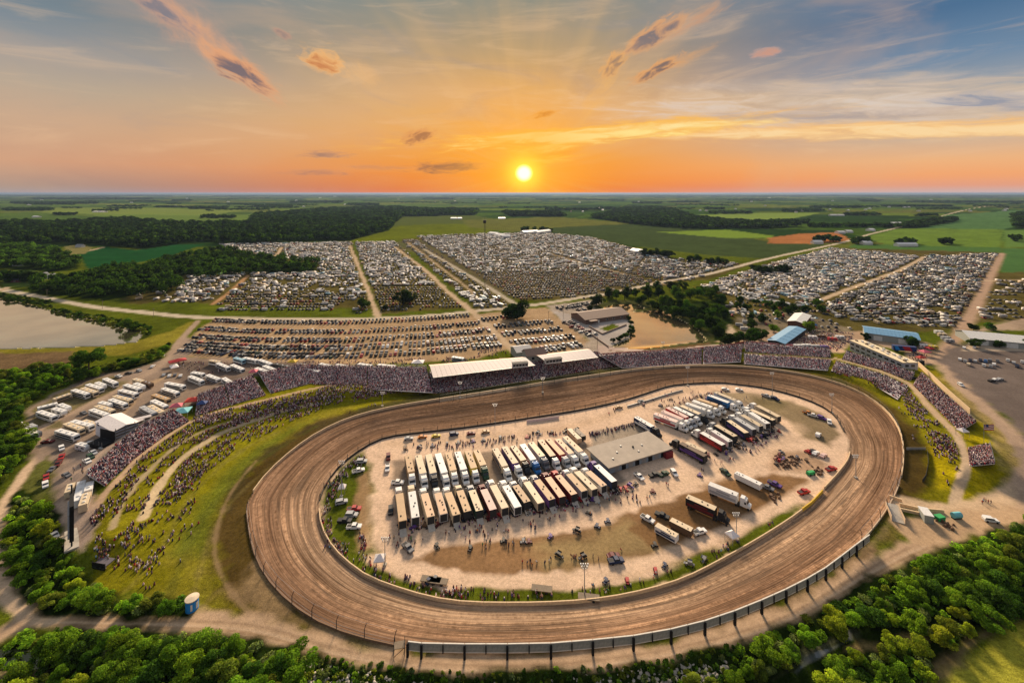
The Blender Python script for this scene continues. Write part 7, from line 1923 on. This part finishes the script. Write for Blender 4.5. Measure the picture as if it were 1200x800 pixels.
for (x_, y_, n_p, lb) in [(1108, 613, 14, 'heap of brown logs and earth beside the green dumpster'), (927, 540, 24, 'long churned heap of dark earth on the east infield'), (920, 545, 12, 'smaller heap of dark earth in front of the long one'), (905, 583 + 0, 10, 'low heap of dark rubble at the infield service lane'), (960, 553, 12, 'brown earth heap beside the green plants on the infield')]:
    b = MB(); rr_ = random.Random(n_p)
    for k in range(n_p):
        cx, cy = rr_.gauss(0, 3.0 if n_p > 20 else 1.4), rr_.gauss(0, 1.2); s__ = rr_.uniform(.35, .8)
        b.box(cx - s__, cx + s__, cy - s__ * .7, cy + s__ * .7, 0, s__ * 1.1, 0, .25, Matrix.Rotation(rr_.uniform(0, 3), 4, 'Z'))
    o = b.build('earth_heap', flatmat('dark_earth', (112, 84, 62), amt=.4), None, G(x_, y_), .5); tag(o, lb, 'earth heap', kind='stuff')
r = empty('green_plants_crate', G(950, 556), .3, 'bright green utility vehicle covered in foliage on the east infield', 'cart')
MB().box(-1.6, 1.6, -.8, .8, .4, 1.3, 0, .2).build('body', flatmat('green_paint', (50, 160, 90)), r)
for sx in (-1, 1):
    for sy in (-.85, .85): MB().tube((sx, sy - .1, .4), (sx, sy + .1, .4), .4, 8).build('wheel', TYRE, r)
# bleacher trucks and benches near the inner wall
for i, (x_, y_) in enumerate([(513, 683), (505, 681), (635, 692), (690, 702)]):
    r = empty('flatbed_trailer', G(x_, y_), math.radians(-8), f'low flatbed crowded with seated people, {ordn(i)} from the west by the near inner wall', 'trailer', 'flatbeds by the near inner wall')
    MB().box(-2.8, 2.8, -1, 1, .6, .8).build('deck', WOOD, r)
    for sx in (-1.2, 1.2): MB().tube((sx, -1.0, .35), (sx, 1.0, .35), .35, 8).build('axle', TYRE, r)
# ------------------------------------------------------------------ trees
def leaf_material(name, attr=False):
    m_ = bpy.data.materials.new(name); m_.use_nodes = True
    t = m_.node_tree; t.nodes.clear(); nt = NT(t)
    at = nt.n('ShaderNodeAttribute'); at.attribute_name = 'col'
    c = at.outputs['Color']
    if not attr:
        c = nt.mix(1.0, c, nt.n('ShaderNodeObjectInfo').outputs['Color'], 'MULTIPLY')
    pos = nt.n('ShaderNodeNewGeometry').outputs['Position']
    c = nt.mix(1.0, c, nt.ramp(nt.noise(pos, .45, 3, .6), [(.3, (.75, .8, .8)), (.7, (1.25, 1.18, 1.05))]), 'MULTIPLY')
    d = nt.n('ShaderNodeBsdfDiffuse'); tr = nt.n('ShaderNodeBsdfTranslucent'); mx = nt.n('ShaderNodeMixShader'); mx.inputs[0].default_value = .45
    t.links.new(c, d.inputs[0]); t.links.new(nt.mix(1.0, c, (1.25, 1.3, .6), 'MULTIPLY'), tr.inputs[0])
    t.links.new(d.outputs[0], mx.inputs[1]); t.links.new(tr.outputs[0], mx.inputs[2])
    ou = nt.n('ShaderNodeOutputMaterial'); t.links.new(mx.outputs[0], ou.inputs[0])
    return m_


LEAF = leaf_material('leaves'); LEAFS = leaf_material('distant_leaves', True)
BARK = mat('bark', (0.09, 0.065, 0.045), amt=.3)


def crown_arrays(seed, nclump, nleaf, lsize, squash=.85, spread=.62, cr=.42):
    """leaf quads on the shells of clumps filling a unit crown; returns verts, quads, per-vertex tone"""
    r = np.random.RandomState(seed)
    cc = r.normal(0, 1, (nclump, 3)); cc /= np.linalg.norm(cc, axis=1)[:, None]
    cc *= (r.rand(nclump, 1) ** .45) * spread
    cc[:, 2] = cc[:, 2] * squash + .12
    rad = r.uniform(.6, 1.5, nclump) * cr
    k = r.choice(nclump, nleaf, p=rad ** 2 / (rad ** 2).sum())
    d = r.normal(0, 1, (nleaf, 3)); d[:, 2] += .35; d /= np.linalg.norm(d, axis=1)[:, None]
    p = cc[k] + d * rad[k][:, None] * r.uniform(.72, 1.08, (nleaf, 1)) * np.array([1, 1, squash])
    nrm = d + r.normal(0, .55, (nleaf, 3)); nrm /= np.linalg.norm(nrm, axis=1)[:, None]
    a = np.cross(nrm, r.normal(0, 1, (nleaf, 3))); a /= np.linalg.norm(a, axis=1)[:, None]; b = np.cross(nrm, a)
    s = lsize * r.uniform(.6, 1.35, (nleaf, 1))
    V_ = np.stack([p - a * s, p - b * s * .7 + nrm * s * .25, p + a * s, p + b * s * .7 + nrm * s * .1], 1).reshape(-1, 3)
    Fq = np.arange(nleaf * 4).reshape(-1, 4)
    tone = (r.uniform(.62, 1.35, nclump)[k] * r.uniform(.6, 1.4, nleaf))
    col = np.stack([tone * r.uniform(.9, 1.15, nleaf), tone, tone * .9], 1)
    return V_, Fq, np.repeat(col, 4, 0)


CROWNS = []
for i in range(7):
    V_, Fq, cl = crown_arrays(i + 1, [14, 20, 16, 26, 13, 22, 24][i], 5000, .050, [.85, .8, 1.05, .75, 1.1, .9, .8][i], [.72, .8, .66, .86, .6, .78, .84][i], [.30, .26, .29, .22, .32, .25, .23][i])
    CROWNS.append(np_mesh('crown', V_, Fq, cl)); CROWNS[-1].materials.append(LEAF)
TRUNKS = []
for i in range(3):
    b = MB().tube((0, 0, -.1), (.02, 0, .5), .045, 7, 0, .03); rr_ = random.Random(i)
    for k in range(5):
        a = rr_.uniform(0, 6.28); b.tube((.02, 0, .35 + .04 * k), (.28 * math.cos(a), .28 * math.sin(a), .62 + .06 * k), .018, 5, 0, .006)
    TRUNKS.append(b.mesh('trunk')); TRUNKS[-1].materials.append(BARK)
TONES = {'dark green': (.060, .125, .020), 'mid green': (.13, .235, .022), 'bright green': (.19, .33, .028), 'yellow green': (.28, .35, .03), 'olive': (.15, .19, .03), 'blackish green': (.024, .046, .012), 'grey green': (.16, .21, .08), 'forest green': (.034, .072, .014)}
ntree = 0; tcount = {}


def tree(pos, rad, height, tone, where, group, name='tree'):
    """crown radius and whole height in metres"""
    global ntree
    ntree += 1
    szn = 'small' if rad < 2.6 else 'broad' if rad > 4.6 else 'round'
    key = (szn, tone, where); n = tcount.get(key, 0); tcount[key] = n + 1
    r = empty(name, pos, rnd.uniform(0, 6.28), f'{szn} {tone} {name} {where}, {ordn(n)} from west', name, group)
    cz = max(height - rad * .95, rad * .62)
    c = bpy.data.objects.new('crown', CROWNS[rnd.randrange(7)]); COL.objects.link(c); c.parent = r
    hs = max(rad * .8, (height - cz) * 1.0)
    c.location = (0, 0, cz * .9); c.scale = (rad * rnd.uniform(.85, 1.2), rad * rnd.uniform(.85, 1.2), hs * rnd.uniform(.8, 1.1)); c.rotation_euler = (rnd.uniform(-.25, .25), rnd.uniform(-.25, .25), rnd.uniform(0, 6))
    base = TONES[tone]; q_ = rnd.uniform(.8, 1.15); c.color = tuple(v * q_ * rnd.uniform(.92, 1.08) for v in base) + (1,)
    t = bpy.data.objects.new('trunk', TRUNKS[rnd.randrange(3)]); COL.objects.link(t); t.parent = r
    t.scale = (rad * 1.4, rad * 1.4, height * .9)
    return r


def darts(poly, spacing, nmax=9999, holes=(), seed=1, world=True):
    P = fpoly(poly); Hs = [fpoly(h) for h in holes]
    r = np.random.RandomState(seed); lo, hi = P.min(0), P.max(0); pts = []
    for _ in range(int(14 * (hi[0] - lo[0]) * (hi[1] - lo[1]) / spacing ** 2)):
        q = np.array([r.uniform(lo[0], hi[0]), r.uniform(lo[1], hi[1])])
        if not inside(q[0:1], q[1:2], P)[0] or any(inside(q[0:1], q[1:2], h)[0] for h in Hs): continue
        if pts and np.min(np.sum((np.array(pts) - q) ** 2, 1)) < spacing ** 2: continue
        pts.append(q)
        if len(pts) >= nmax: break
    pts = np.array(pts); return pts[np.argsort(pts[:, 0])]


def wood(poly, spacing, rr_, hh_, tones, where, group, holes=(), seed=1, nmax=999):
    for q in darts(poly, spacing, nmax, holes, seed):
        h = float(hfield(q[0:1], q[1:2])[0])
        rad = rnd.uniform(*rr_); tree(Vector((q[0], q[1], h)), rad, rnd.uniform(*hh_) * (rad / rr_[1]) ** .4, rnd.choice(tones), where, group)


GT = ['dark green', 'mid green', 'dark green', 'mid green', 'bright green', 'olive', 'mid green', 'dark green', 'mid green', 'yellow green']
wood([(-30, 776), (0, 770), (40, 758), (130, 760), (270, 766), (325, 780), (350, 796), (372, 850), (-30, 850)], 3.6, (1.8, 4.3), (2.6, 4.8), GT, 'in the wood below the loop road', 'trees below the loop road', holes=[[(-40, 758), (50, 758), (70, 790), (60, 806), (-40, 806)]], seed=3)
wood([(10, 616), (22, 600), (50, 606), (68, 650), (84, 682), (100, 702), (150, 710), (196, 712), (204, 718), (140, 719), (60, 713), (22, 692), (10, 655)], 4.1, (1.8, 4.0), (2.2, 4.4), GT, 'in the wood at the hill foot', 'trees between the hill and the loop road', seed=4)
wood([(-30, 446), (92, 430), (96, 442), (60, 456), (30, 474), (12, 500), (40, 520), (18, 545), (2, 565), (-30, 575)], 5.4, (3.2, 4.8), (5, 7.5), ['dark green', 'dark green', 'mid green', 'olive', 'bright green'], 'in the wood beside the coach yard', 'trees beside the coach yard', seed=5)
wood([(878, 784), (968, 744), (1046, 702), (1104, 674), (1164, 648), (1225, 620), (1225, 708), (1150, 740), (1112, 764), (1078, 746), (1040, 740), (1000, 738), (984, 750), (950, 768), (930, 786), (880, 808)], 3.9, (1.9, 4.6), (2.8, 5.4), GT + ['bright green', 'dark green'], 'in the creek wood east of the track', 'trees in the creek wood', seed=6)
wood([(960, 830), (985, 776), (1030, 768), (1078, 762), (1090, 786), (1066, 830)], 4.0, (2.0, 3.4), (3.5, 5), ['bright green', 'yellow green', 'olive', 'mid green'], 'south of the dry creek bed', 'trees south of the creek bed', seed=7)
wood([(780, 830), (800, 806), (870, 786), (900, 782), (890, 812), (880, 830)], 3.6, (1.8, 2.8), (2.5, 4), ['grey green', 'mid green', 'olive'], 'at the lower edge of the rocky bank', 'trees at the rocky bank', seed=8)
hedge = [(112, 440), (122, 436), (132, 434), (142, 431), (150, 430), (158, 428), (168, 426), (178, 423), (186, 419), (192, 412)]
for x_, y_ in hedge: tree(G(x_, y_), rnd.uniform(2.5, 3.8), rnd.uniform(4, 6), rnd.choice(['dark green', 'mid green', 'olive']), 'in the hedge above the coach row', 'hedge above the coach row')
tree(G(104, 442), 8.6, 20, 'dark green', 'standing tallest beside the levee', 'trees on the levee'); tree(G(96, 446), 5.5, 9, 'dark green', 'at the foot of the tallest levee tree', 'trees on the levee')
for x_, y_, r_, h_ in [(152, 386, 6.5, 9), (140, 384, 3.5, 5), (162, 385, 3.5, 4.5), (172, 388, 3, 4), (10, 352, 4, 6)]: tree(G(x_, y_), r_, h_, 'dark green', 'on the lake shore', 'trees on the lake shore')
LONE = [(606, 374, 12, 18, 'blackish green', 'alone at the corner of the car park'), (598, 373, 8, 13, 'blackish green', 'alone at the corner of the car park'), (472, 356, 10, 11, 'blackish green', 'in the middle of the camp car rows'), (480, 355, 8, 9, 'blackish green', 'in the middle of the camp car rows'), (427, 361, 8, 8, 'forest green', 'at the foot of the camp lane'), (451, 363, 4, 5, 'blackish green', 'at the foot of the camp lane'),
        (699, 358, 8.5, 12, 'blackish green', 'beside the club house'), (691, 364, 4, 6, 'blackish green', 'beside the club house'),
        (722, 352, 6, 12, 'dark green', 'on the north shore of the pond'), (732, 352, 6, 13, 'blackish green', 'on the north shore of the pond'), (745, 350, 5, 12, 'forest green', 'on the north shore of the pond'), (752, 356, 6, 10, 'forest green', 'on the north shore of the pond'), (760, 351, 7, 14, 'blackish green', 'on the north shore of the pond'), (772, 350, 7, 14, 'blackish green', 'on the north shore of the pond'), (765, 362, 6, 6, 'forest green', 'on the north shore of the pond'), (772, 364, 6, 6, 'blackish green', 'on the north shore of the pond'),
        (788, 340, 8, 9, 'blackish green', 'north of the pond'), (797, 352, 7, 9, 'forest green', 'north of the pond'), (809, 350, 8, 9, 'dark green', 'north of the pond'), (817, 347, 8, 9, 'dark green', 'north of the pond'), (832, 350, 8, 8, 'dark green', 'north of the pond'), (845, 354, 7, 8, 'forest green', 'north of the pond'), (800, 338, 7, 8, 'forest green', 'north of the pond'),
        (782, 368, 6, 9, 'forest green', 'on the east shore of the pond'), (790, 371, 7, 10, 'forest green', 'on the east shore of the pond'), (800, 372, 8, 10, 'forest green', 'on the east shore of the pond'), (811, 371, 7, 10, 'forest green', 'on the east shore of the pond'), (822, 370, 6, 11, 'blackish green', 'on the east shore of the pond'), (832, 372, 7, 9, 'dark green', 'on the east shore of the pond'), (840, 380, 5, 7, 'forest green', 'on the east shore of the pond'), (812, 382, 5, 6, 'forest green', 'on the east shore of the pond'), (843, 366, 6, 8, 'forest green', 'on the east shore of the pond'),
        (853, 404, 6, 8, 'blackish green', 'in the clump above the east seats'), (862, 402, 6.5, 9, 'forest green', 'in the clump above the east seats'), (872, 401, 6, 9, 'forest green', 'in the clump above the east seats'), (882, 400, 6.5, 10, 'forest green', 'in the clump above the east seats'), (892, 398, 6, 10, 'forest green', 'in the clump above the east seats'), (948, 388, 6, 10, 'mid green', 'beside the brown vendor building'), (907, 389, 4, 7, 'mid green', 'above the blue pavilion'),
        (867, 355, 6, 8, 'forest green', 'scattered in the east car park'), (876, 363, 5, 7, 'forest green', 'scattered in the east car park'), (886, 357, 5, 7, 'forest green', 'scattered in the east car park'), (900, 359, 5, 7, 'dark green', 'scattered in the east car park'), (917, 361, 6, 9, 'forest green', 'scattered in the east car park'), (924, 368, 5, 8, 'forest green', 'scattered in the east car park'), (931, 365, 6, 8, 'forest green', 'scattered in the east car park'), (945, 367, 5, 8, 'forest green', 'scattered in the east car park'), (936, 372, 4, 7, 'forest green', 'scattered in the east car park'), (894, 377, 5, 8, 'forest green', 'scattered in the east car park'),
        (911, 373, 4, 7, 'mid green', 'scattered in the east car park'), (880, 386, 5, 9, 'forest green', 'scattered in the east car park'), (880, 375, 4, 7, 'forest green', 'scattered in the east car park'), (863, 362, 5, 7, 'forest green', 'scattered in the east car park'), (958, 358, 6, 8, 'dark green', 'scattered in the east car park'), (963, 366, 5, 8, 'dark green', 'scattered in the east car park'), (906, 364, 4, 7, 'forest green', 'scattered in the east car park'), (1008, 365, 3, 5, 'forest green', 'scattered in the east car park'),
        (1014, 398, 3.5, 6, 'blackish green', 'before the blue roofed shed'), (1067, 405, 5.5, 9, 'forest green', 'before the blue roofed shed'), (1141, 387, 4.5, 6, 'blackish green', 'behind the long white building'), (1161, 386, 4, 6, 'dark green', 'behind the long white building'), (1143, 407, 5, 6, 'forest green', 'before the long white building'), (1171, 407, 4, 6, 'forest green', 'before the long white building'), (1198, 407, 4, 6, 'forest green', 'before the long white building'),
        (884, 317, 7, 8, 'blackish green', 'in the clump beside the county road'), (892, 320, 9, 11, 'blackish green', 'in the clump beside the county road'), (901, 320, 9, 11, 'blackish green', 'in the clump beside the county road'), (914, 320, 9, 10, 'blackish green', 'in the clump beside the county road'), (922, 319, 8, 10, 'blackish green', 'in the clump beside the county road'),
        (754, 299, 9, 12, 'blackish green', 'in the clump beside the white marquee'), (762, 300, 10, 12, 'blackish green', 'in the clump beside the white marquee'), (770, 300, 10, 12, 'blackish green', 'in the clump beside the white marquee'), (778, 301, 10, 12, 'blackish green', 'in the clump beside the white marquee'), (785, 301, 9, 11, 'blackish green', 'in the clump beside the white marquee'),
        (810, 308, 9, 10, 'blackish green', 'in the north east camp'), (818, 306, 8, 9, 'forest green', 'in the north east camp'), (832, 310, 9, 11, 'blackish green', 'in the north east camp'), (841, 309, 8, 9, 'forest green', 'in the north east camp'), (849, 310, 8, 10, 'blackish green', 'in the north east camp')]
for x_, y_, r_, h_, t_, wh_ in LONE: tree(G(x_, y_), r_, h_, t_, wh_, 'trees ' + wh_)
for x_, y_ in [(718, 401), (724, 400), (728, 398), (733, 396), (737, 393), (740, 390), (740, 386), (739, 380), (737, 375), (735, 371)]:
    tree(G(x_, y_), rnd.uniform(2.2, 3.2), rnd.uniform(3, 4.2), rnd.choice(['blackish green', 'dark green']), 'lining the west shore of the pond', 'shrubs lining the pond', 'shrub')
print('trees', ntree)

# far woods: crowns joined, as one could not count them
TVs = {}
for nm, nl, ls, nc in (('a', 230, .17, 7), ('b', 100, .26, 5), ('c', 44, .42, 4)):
    TVs[nm] = [crown_arrays(50 + i, nc, nl, ls, .85, .5, .5) for i in range(3)]


def mass(name, label, pts, kind, tones, cat='wood'):
    """pts: (x, y, radius, height) rows"""
    pts = np.array(pts); out = []; off = 0; VV, FF, CC = [], [], []
    for vi in range(3):
        sel = pts[vi::3]
        if not len(sel): continue
        TVv, TFf, Tc = TVs[kind][vi]
        N = len(sel); yw = nr.uniform(0, 6.28, N); c, s_ = np.cos(yw)[:, None], np.sin(yw)[:, None]
        rx = sel[:, 2:3] * nr.uniform(.85, 1.2, (N, 1)); hz = np.maximum(sel[:, 3:4] * .5, 1)
        x = (TVv[None, :, 0] * c - TVv[None, :, 1] * s_) * rx + sel[:, 0:1]; y = (TVv[None, :, 0] * s_ + TVv[None, :, 1] * c) * rx + sel[:, 1:2]
        z = TVv[None, :, 2] * hz + sel[:, 3:4] * .52
        VV.append(np.stack([x, y, z], -1).reshape(-1, 3)); FF.append((TFf[None] + (np.arange(N) * len(TVv))[:, None, None]).reshape(-1, 4) + off); off += N * len(TVv)
        tn = np.array([TONES[tones[i]] for i in nr.randint(0, len(tones), N)]) * nr.uniform(.75, 1.3, (N, 1))
        CC.append((tn[:, None, :] * Tc[None]).reshape(-1, 3))
    o = put(name, np_mesh(name, np.concatenate(VV), np.concatenate(FF), np.concatenate(CC)), LEAFS)
    return tag(o, label, cat, kind='stuff')


def px_fill(poly, dx, dy, r_m, h_m, jit=.9):
    """crowns spread over a far wood, nearer rows first"""
    P = np.array(poly, float); lo, hi = P.min(0), P.max(0); pts = []
    y = lo[1]
    while y < hi[1]:
        k = max(.35, (y - HY) / 60.0)
        for x in np.arange(lo[0], hi[0], dx * max(k, .5)):
            xx, yy = x + nr.uniform(-jit, jit) * dx * k * .6, y + nr.uniform(-.5, .5) * dy * k
            if yy > 228 and inside(np.array([xx]), np.array([yy]), P)[0]:
                X_, Y_ = flat(xx, yy); pts.append((float(X_), float(Y_), nr.uniform(*r_m) * max(1, Y_ / 1100), nr.uniform(*h_m)))
        y += dy * k
    return pts


mass('mid_wood', 'dark wood of round crowns between the green field and the camp', px_fill(FORESTS['mid'], 4.4, 2.5, (4.5, 8.5), (8, 16)), 'a', ['forest green', 'blackish green', 'forest green', 'forest green'])
mass('west_wood', 'dark wood west of the green field', px_fill(FORESTS['west'], 4.0, 2.2, (6, 8), (10, 14)), 'a', ['forest green', 'blackish green', 'dark green'])
mass('great_wood', 'great dark wood stretching across the north west', px_fill(FORESTS['big'], 4.4, 1.9, (6, 11), (9, 21)), 'b', ['forest green', 'blackish green', 'forest green'])
mass('east_wood', 'dark wood beyond the fields right of the sun', px_fill(FORESTS['east'], 4.4, 2.2, (8, 11), (13, 18)), 'b', ['blackish green', 'forest green'])
mass('sun_wood', 'dark tree belt directly under the sun', px_fill(FORESTS['east2'], 4.4, 2.0, (9, 12), (14, 18)), 'b', ['blackish green'])
mass('north_east_wood', 'tree belts along the north east county road', px_fill(FORESTS['ne'], 4.4, 2.0, (8, 11), (12, 16)) + px_fill(FORESTS['edge'], 4.4, 2.0, (8, 11), (14, 20)), 'b', ['blackish green', 'forest green'])
BELTS = [(5, 60, 246, 2.5), (15, 114, 238, 2.2), (41, 178, 233, 2), (222, 267, 244, 2.4), (183, 208, 243, .8), (237, 277, 255, 2), (200, 225, 235, .8), (341, 401, 237, 2), (300, 341, 242, 2.6), (407, 442, 240, 2), (472, 558, 247, 3.2), (497, 532, 233, 1.2),
         (630, 700, 234, .9), (702, 732, 235, .8), (742, 775, 238, 1.6), (785, 820, 237, .8), (825, 850, 245, 1), (832, 880, 250, 1.8), (835, 900, 262, 2.4), (900, 947, 261, 2.4), (947, 1050, 266, 1.8), (917, 960, 247, 2.6), (950, 1010, 243, 2), (1010, 1030, 236, 1), (990, 1030, 252, 1.8), (1075, 1095, 253, 1.6), (1116, 1200, 237, 1.4), (1035, 1115, 242, .8),
         (955, 985, 283, 1.8), (1000, 1018, 285, 3), (1048, 1072, 286, 1.6), (1100, 1112, 286, 2), (1187, 1194, 282, 3), (612, 646, 271, 1.2), (0, 45, 330, .6), (60, 90, 252, .8), (0, 30, 262, 1.5), (110, 150, 258, 1.0), (160, 205, 262, 1.0), (380, 402, 247, 1), (0, 200, 229.6, .5), (250, 480, 230, .5), (520, 640, 230.4, .4), (700, 900, 230, .5), (900, 1200, 229.8, .5), (640, 760, 246, .5), (440, 470, 243, 1)]
for k, (x_, y_) in enumerate([(778, 356), (786, 359), (795, 364), (806, 366), (826, 362), (838, 366), (848, 372), (826, 378), (834, 386), (842, 392), (820, 386), (793, 345), (824, 344), (838, 343), (770, 340), (758, 344), (736, 347), (714, 349)]):
    tree(G(x_, y_), rnd.uniform(5, 7.5), rnd.uniform(8, 12), rnd.choice(['blackish green', 'forest green', 'forest green', 'dark green']), 'in the grove round the pond', 'grove round the pond')
pts = []
for x0, x1, y_, th_ in BELTS:
    n = int((x1 - x0) / max(.9, (y_ - HY) / 60 * 3.5) * max(1.6, th_ * 1.3))
    for _ in range(n):
        xx, yy = nr.uniform(x0, x1), y_ + nr.uniform(-1, 1) * th_ * .5
        X_, Y_ = flat(xx, max(yy, 228.6)); pts.append((float(X_), float(Y_), nr.uniform(6, 10) * max(1, Y_ / 1500), nr.uniform(9, 15) * (1 + .12 * max(0, Y_ / 4000))))
for _ in range(120):          # hedgerows and copses strewn over the plain
    x0, y0 = nr.uniform(-20, 1220), 227.8 + 20 * nr.rand() ** 1.6
    L = nr.uniform(8, 60); n = int(L / 2.2)
    for k in range(n):
        X_, Y_ = flat(x0 + L * k / n + nr.uniform(-.6, .6), y0 + nr.uniform(-.15, .15)); pts.append((float(X_), float(Y_), nr.uniform(8, 14) * max(1, Y_ / 2600), nr.uniform(8, 15) * (1 + .10 * Y_ / 4000)))
mass('distant_tree_belts', 'thin dark tree belts and copses scattered over the distant plain', pts, 'c', ['blackish green', 'forest green', 'forest green'])

# brush at the feet of the near woods, and the weedy bank
def brush(name, label, polys, spacing, rr_, hh_, tones, seed=9, kind='a'):
    pts = []
    for k, poly in enumerate(polys):
        for q in darts(poly, spacing, 4000, (), seed + k):
            h = float(hfield(q[0:1], q[1:2])[0]); pts.append((q[0], q[1], nr.uniform(*rr_), nr.uniform(*hh_)))
    return mass(name, label, pts, kind, tones, 'bushes')


brush('undergrowth', 'low green undergrowth filling the gaps in the near woods', [[(0, 758), (40, 744), (130, 746), (270, 752), (340, 769), (378, 788), (372, 830), (-30, 830)], [(5, 608), (20, 584), (56, 590), (75, 640), (92, 668), (108, 690), (150, 704), (212, 706), (214, 720), (140, 722), (60, 714), (20, 688), (5, 650)],
      [(860, 768), (900, 752), (964, 721), (1040, 681), (1100, 654), (1160, 629), (1225, 602), (1225, 712), (1150, 744), (1112, 768), (1078, 742), (1040, 734), (1000, 728), (984, 742), (950, 760), (930, 782), (870, 800)], [(-30, 440), (92, 426), (110, 440), (60, 458), (30, 476), (14, 500), (44, 520), (20, 545), (4, 565), (-30, 575)], [(960, 830), (985, 776), (1078, 762), (1092, 786), (1066, 830)]], 2.6, (.9, 2.0), (1.0, 2.6), ['dark green', 'mid green', 'mid green', 'olive', 'bright green', 'grey green'])
brush('bank_weeds', 'low weeds on the rocky bank below the loop road', [[(360, 770), (460, 786), (560, 792), (700, 787), (800, 771), (870, 754), (880, 790), (800, 830), (380, 830)]], 1.5, (.5, 1.2), (.5, 1.3), ['dark green', 'mid green', 'grey green', 'olive'], 30, 'b')
brush('hedge_brush', 'ragged brush along the levee and lake shore', [[(86, 440), (112, 440), (190, 420), (200, 404), (188, 410), (170, 418), (130, 428), (100, 434)], [(60, 362), (140, 376), (180, 386), (172, 396), (166, 388), (140, 382), (60, 366)], [(0, 345), (60, 354), (60, 361), (0, 350)]], 3.0, (1.4, 2.6), (1.6, 3.6), ['dark green', 'olive', 'blackish green'], 50, 'b')
# rocks of the bank
rk = MB().add([(-.5, -.4, 0), (.5, -.35, 0), (.45, .4, 0), (-.4, .45, 0), (-.25, -.2, .4), (.3, -.22, .35), (.2, .25, .42), (-.22, .2, .36)], [(0, 3, 2, 1), (4, 5, 6, 7), (0, 1, 5, 4), (1, 2, 6, 5), (2, 3, 7, 6), (3, 0, 4, 7)])
RV_ = np.array(rk.v); RF_ = np.array(rk.f)
pp = []
for poly, n in (([(340, 772), (430, 786), (470, 800), (460, 815), (340, 815), (330, 790)], 260), ([(560, 806), (700, 790), (820, 780), (850, 776), (860, 790), (780, 812), (560, 820)], 420), ([(480, 796), (560, 796), (560, 812), (480, 812)], 60)):
    P = np.array(poly, float)
    k = 0
    while k < n:
        q = np.array([nr.uniform(P[:, 0].min(), P[:, 0].max()), nr.uniform(P[:, 1].min(), P[:, 1].max())])
        if inside(q[0:1], q[1:2], P)[0]:
            X_, Y_ = flat(*q); pp.append((float(X_), float(Y_), 0)); k += 1
pp = np.array(pp); N = len(pp)
stamp(RV_, RF_, pp, nr.uniform(0, 6.28, N), nr.uniform(.5, 1.7, (N, 3)), np.array([lin((176, 166, 150))]) * nr.uniform(.6, 1.1, (N, 1)), np.ones(8), np.zeros((8, 3)), 'bank_rocks', VSTUFF, 'pale broken rocks strewn on the weedy bank', 'rocks')

# ------------------------------------------------------------------ air
HZ = MB().box(-60000, 60000, -3000, 90000, -1.0, 112.0).mesh('haze')
hm = bpy.data.materials.new('haze'); hm.use_nodes = True; hm.node_tree.nodes.clear()
pvn = hm.node_tree.nodes.new('ShaderNodeVolumePrincipled'); pvn.inputs['Color'].default_value = (.24, .34, .52, 1); pvn.inputs['Density'].default_value = 3.4e-5
pvn.inputs['Anisotropy'].default_value = 0.35
oo = hm.node_tree.nodes.new('ShaderNodeOutputMaterial'); hm.node_tree.links.new(pvn.outputs[0], oo.inputs['Volume'])
o = put('haze', HZ, hm); tag(o, 'thin evening haze over the whole plain', 'haze', kind='stuff')
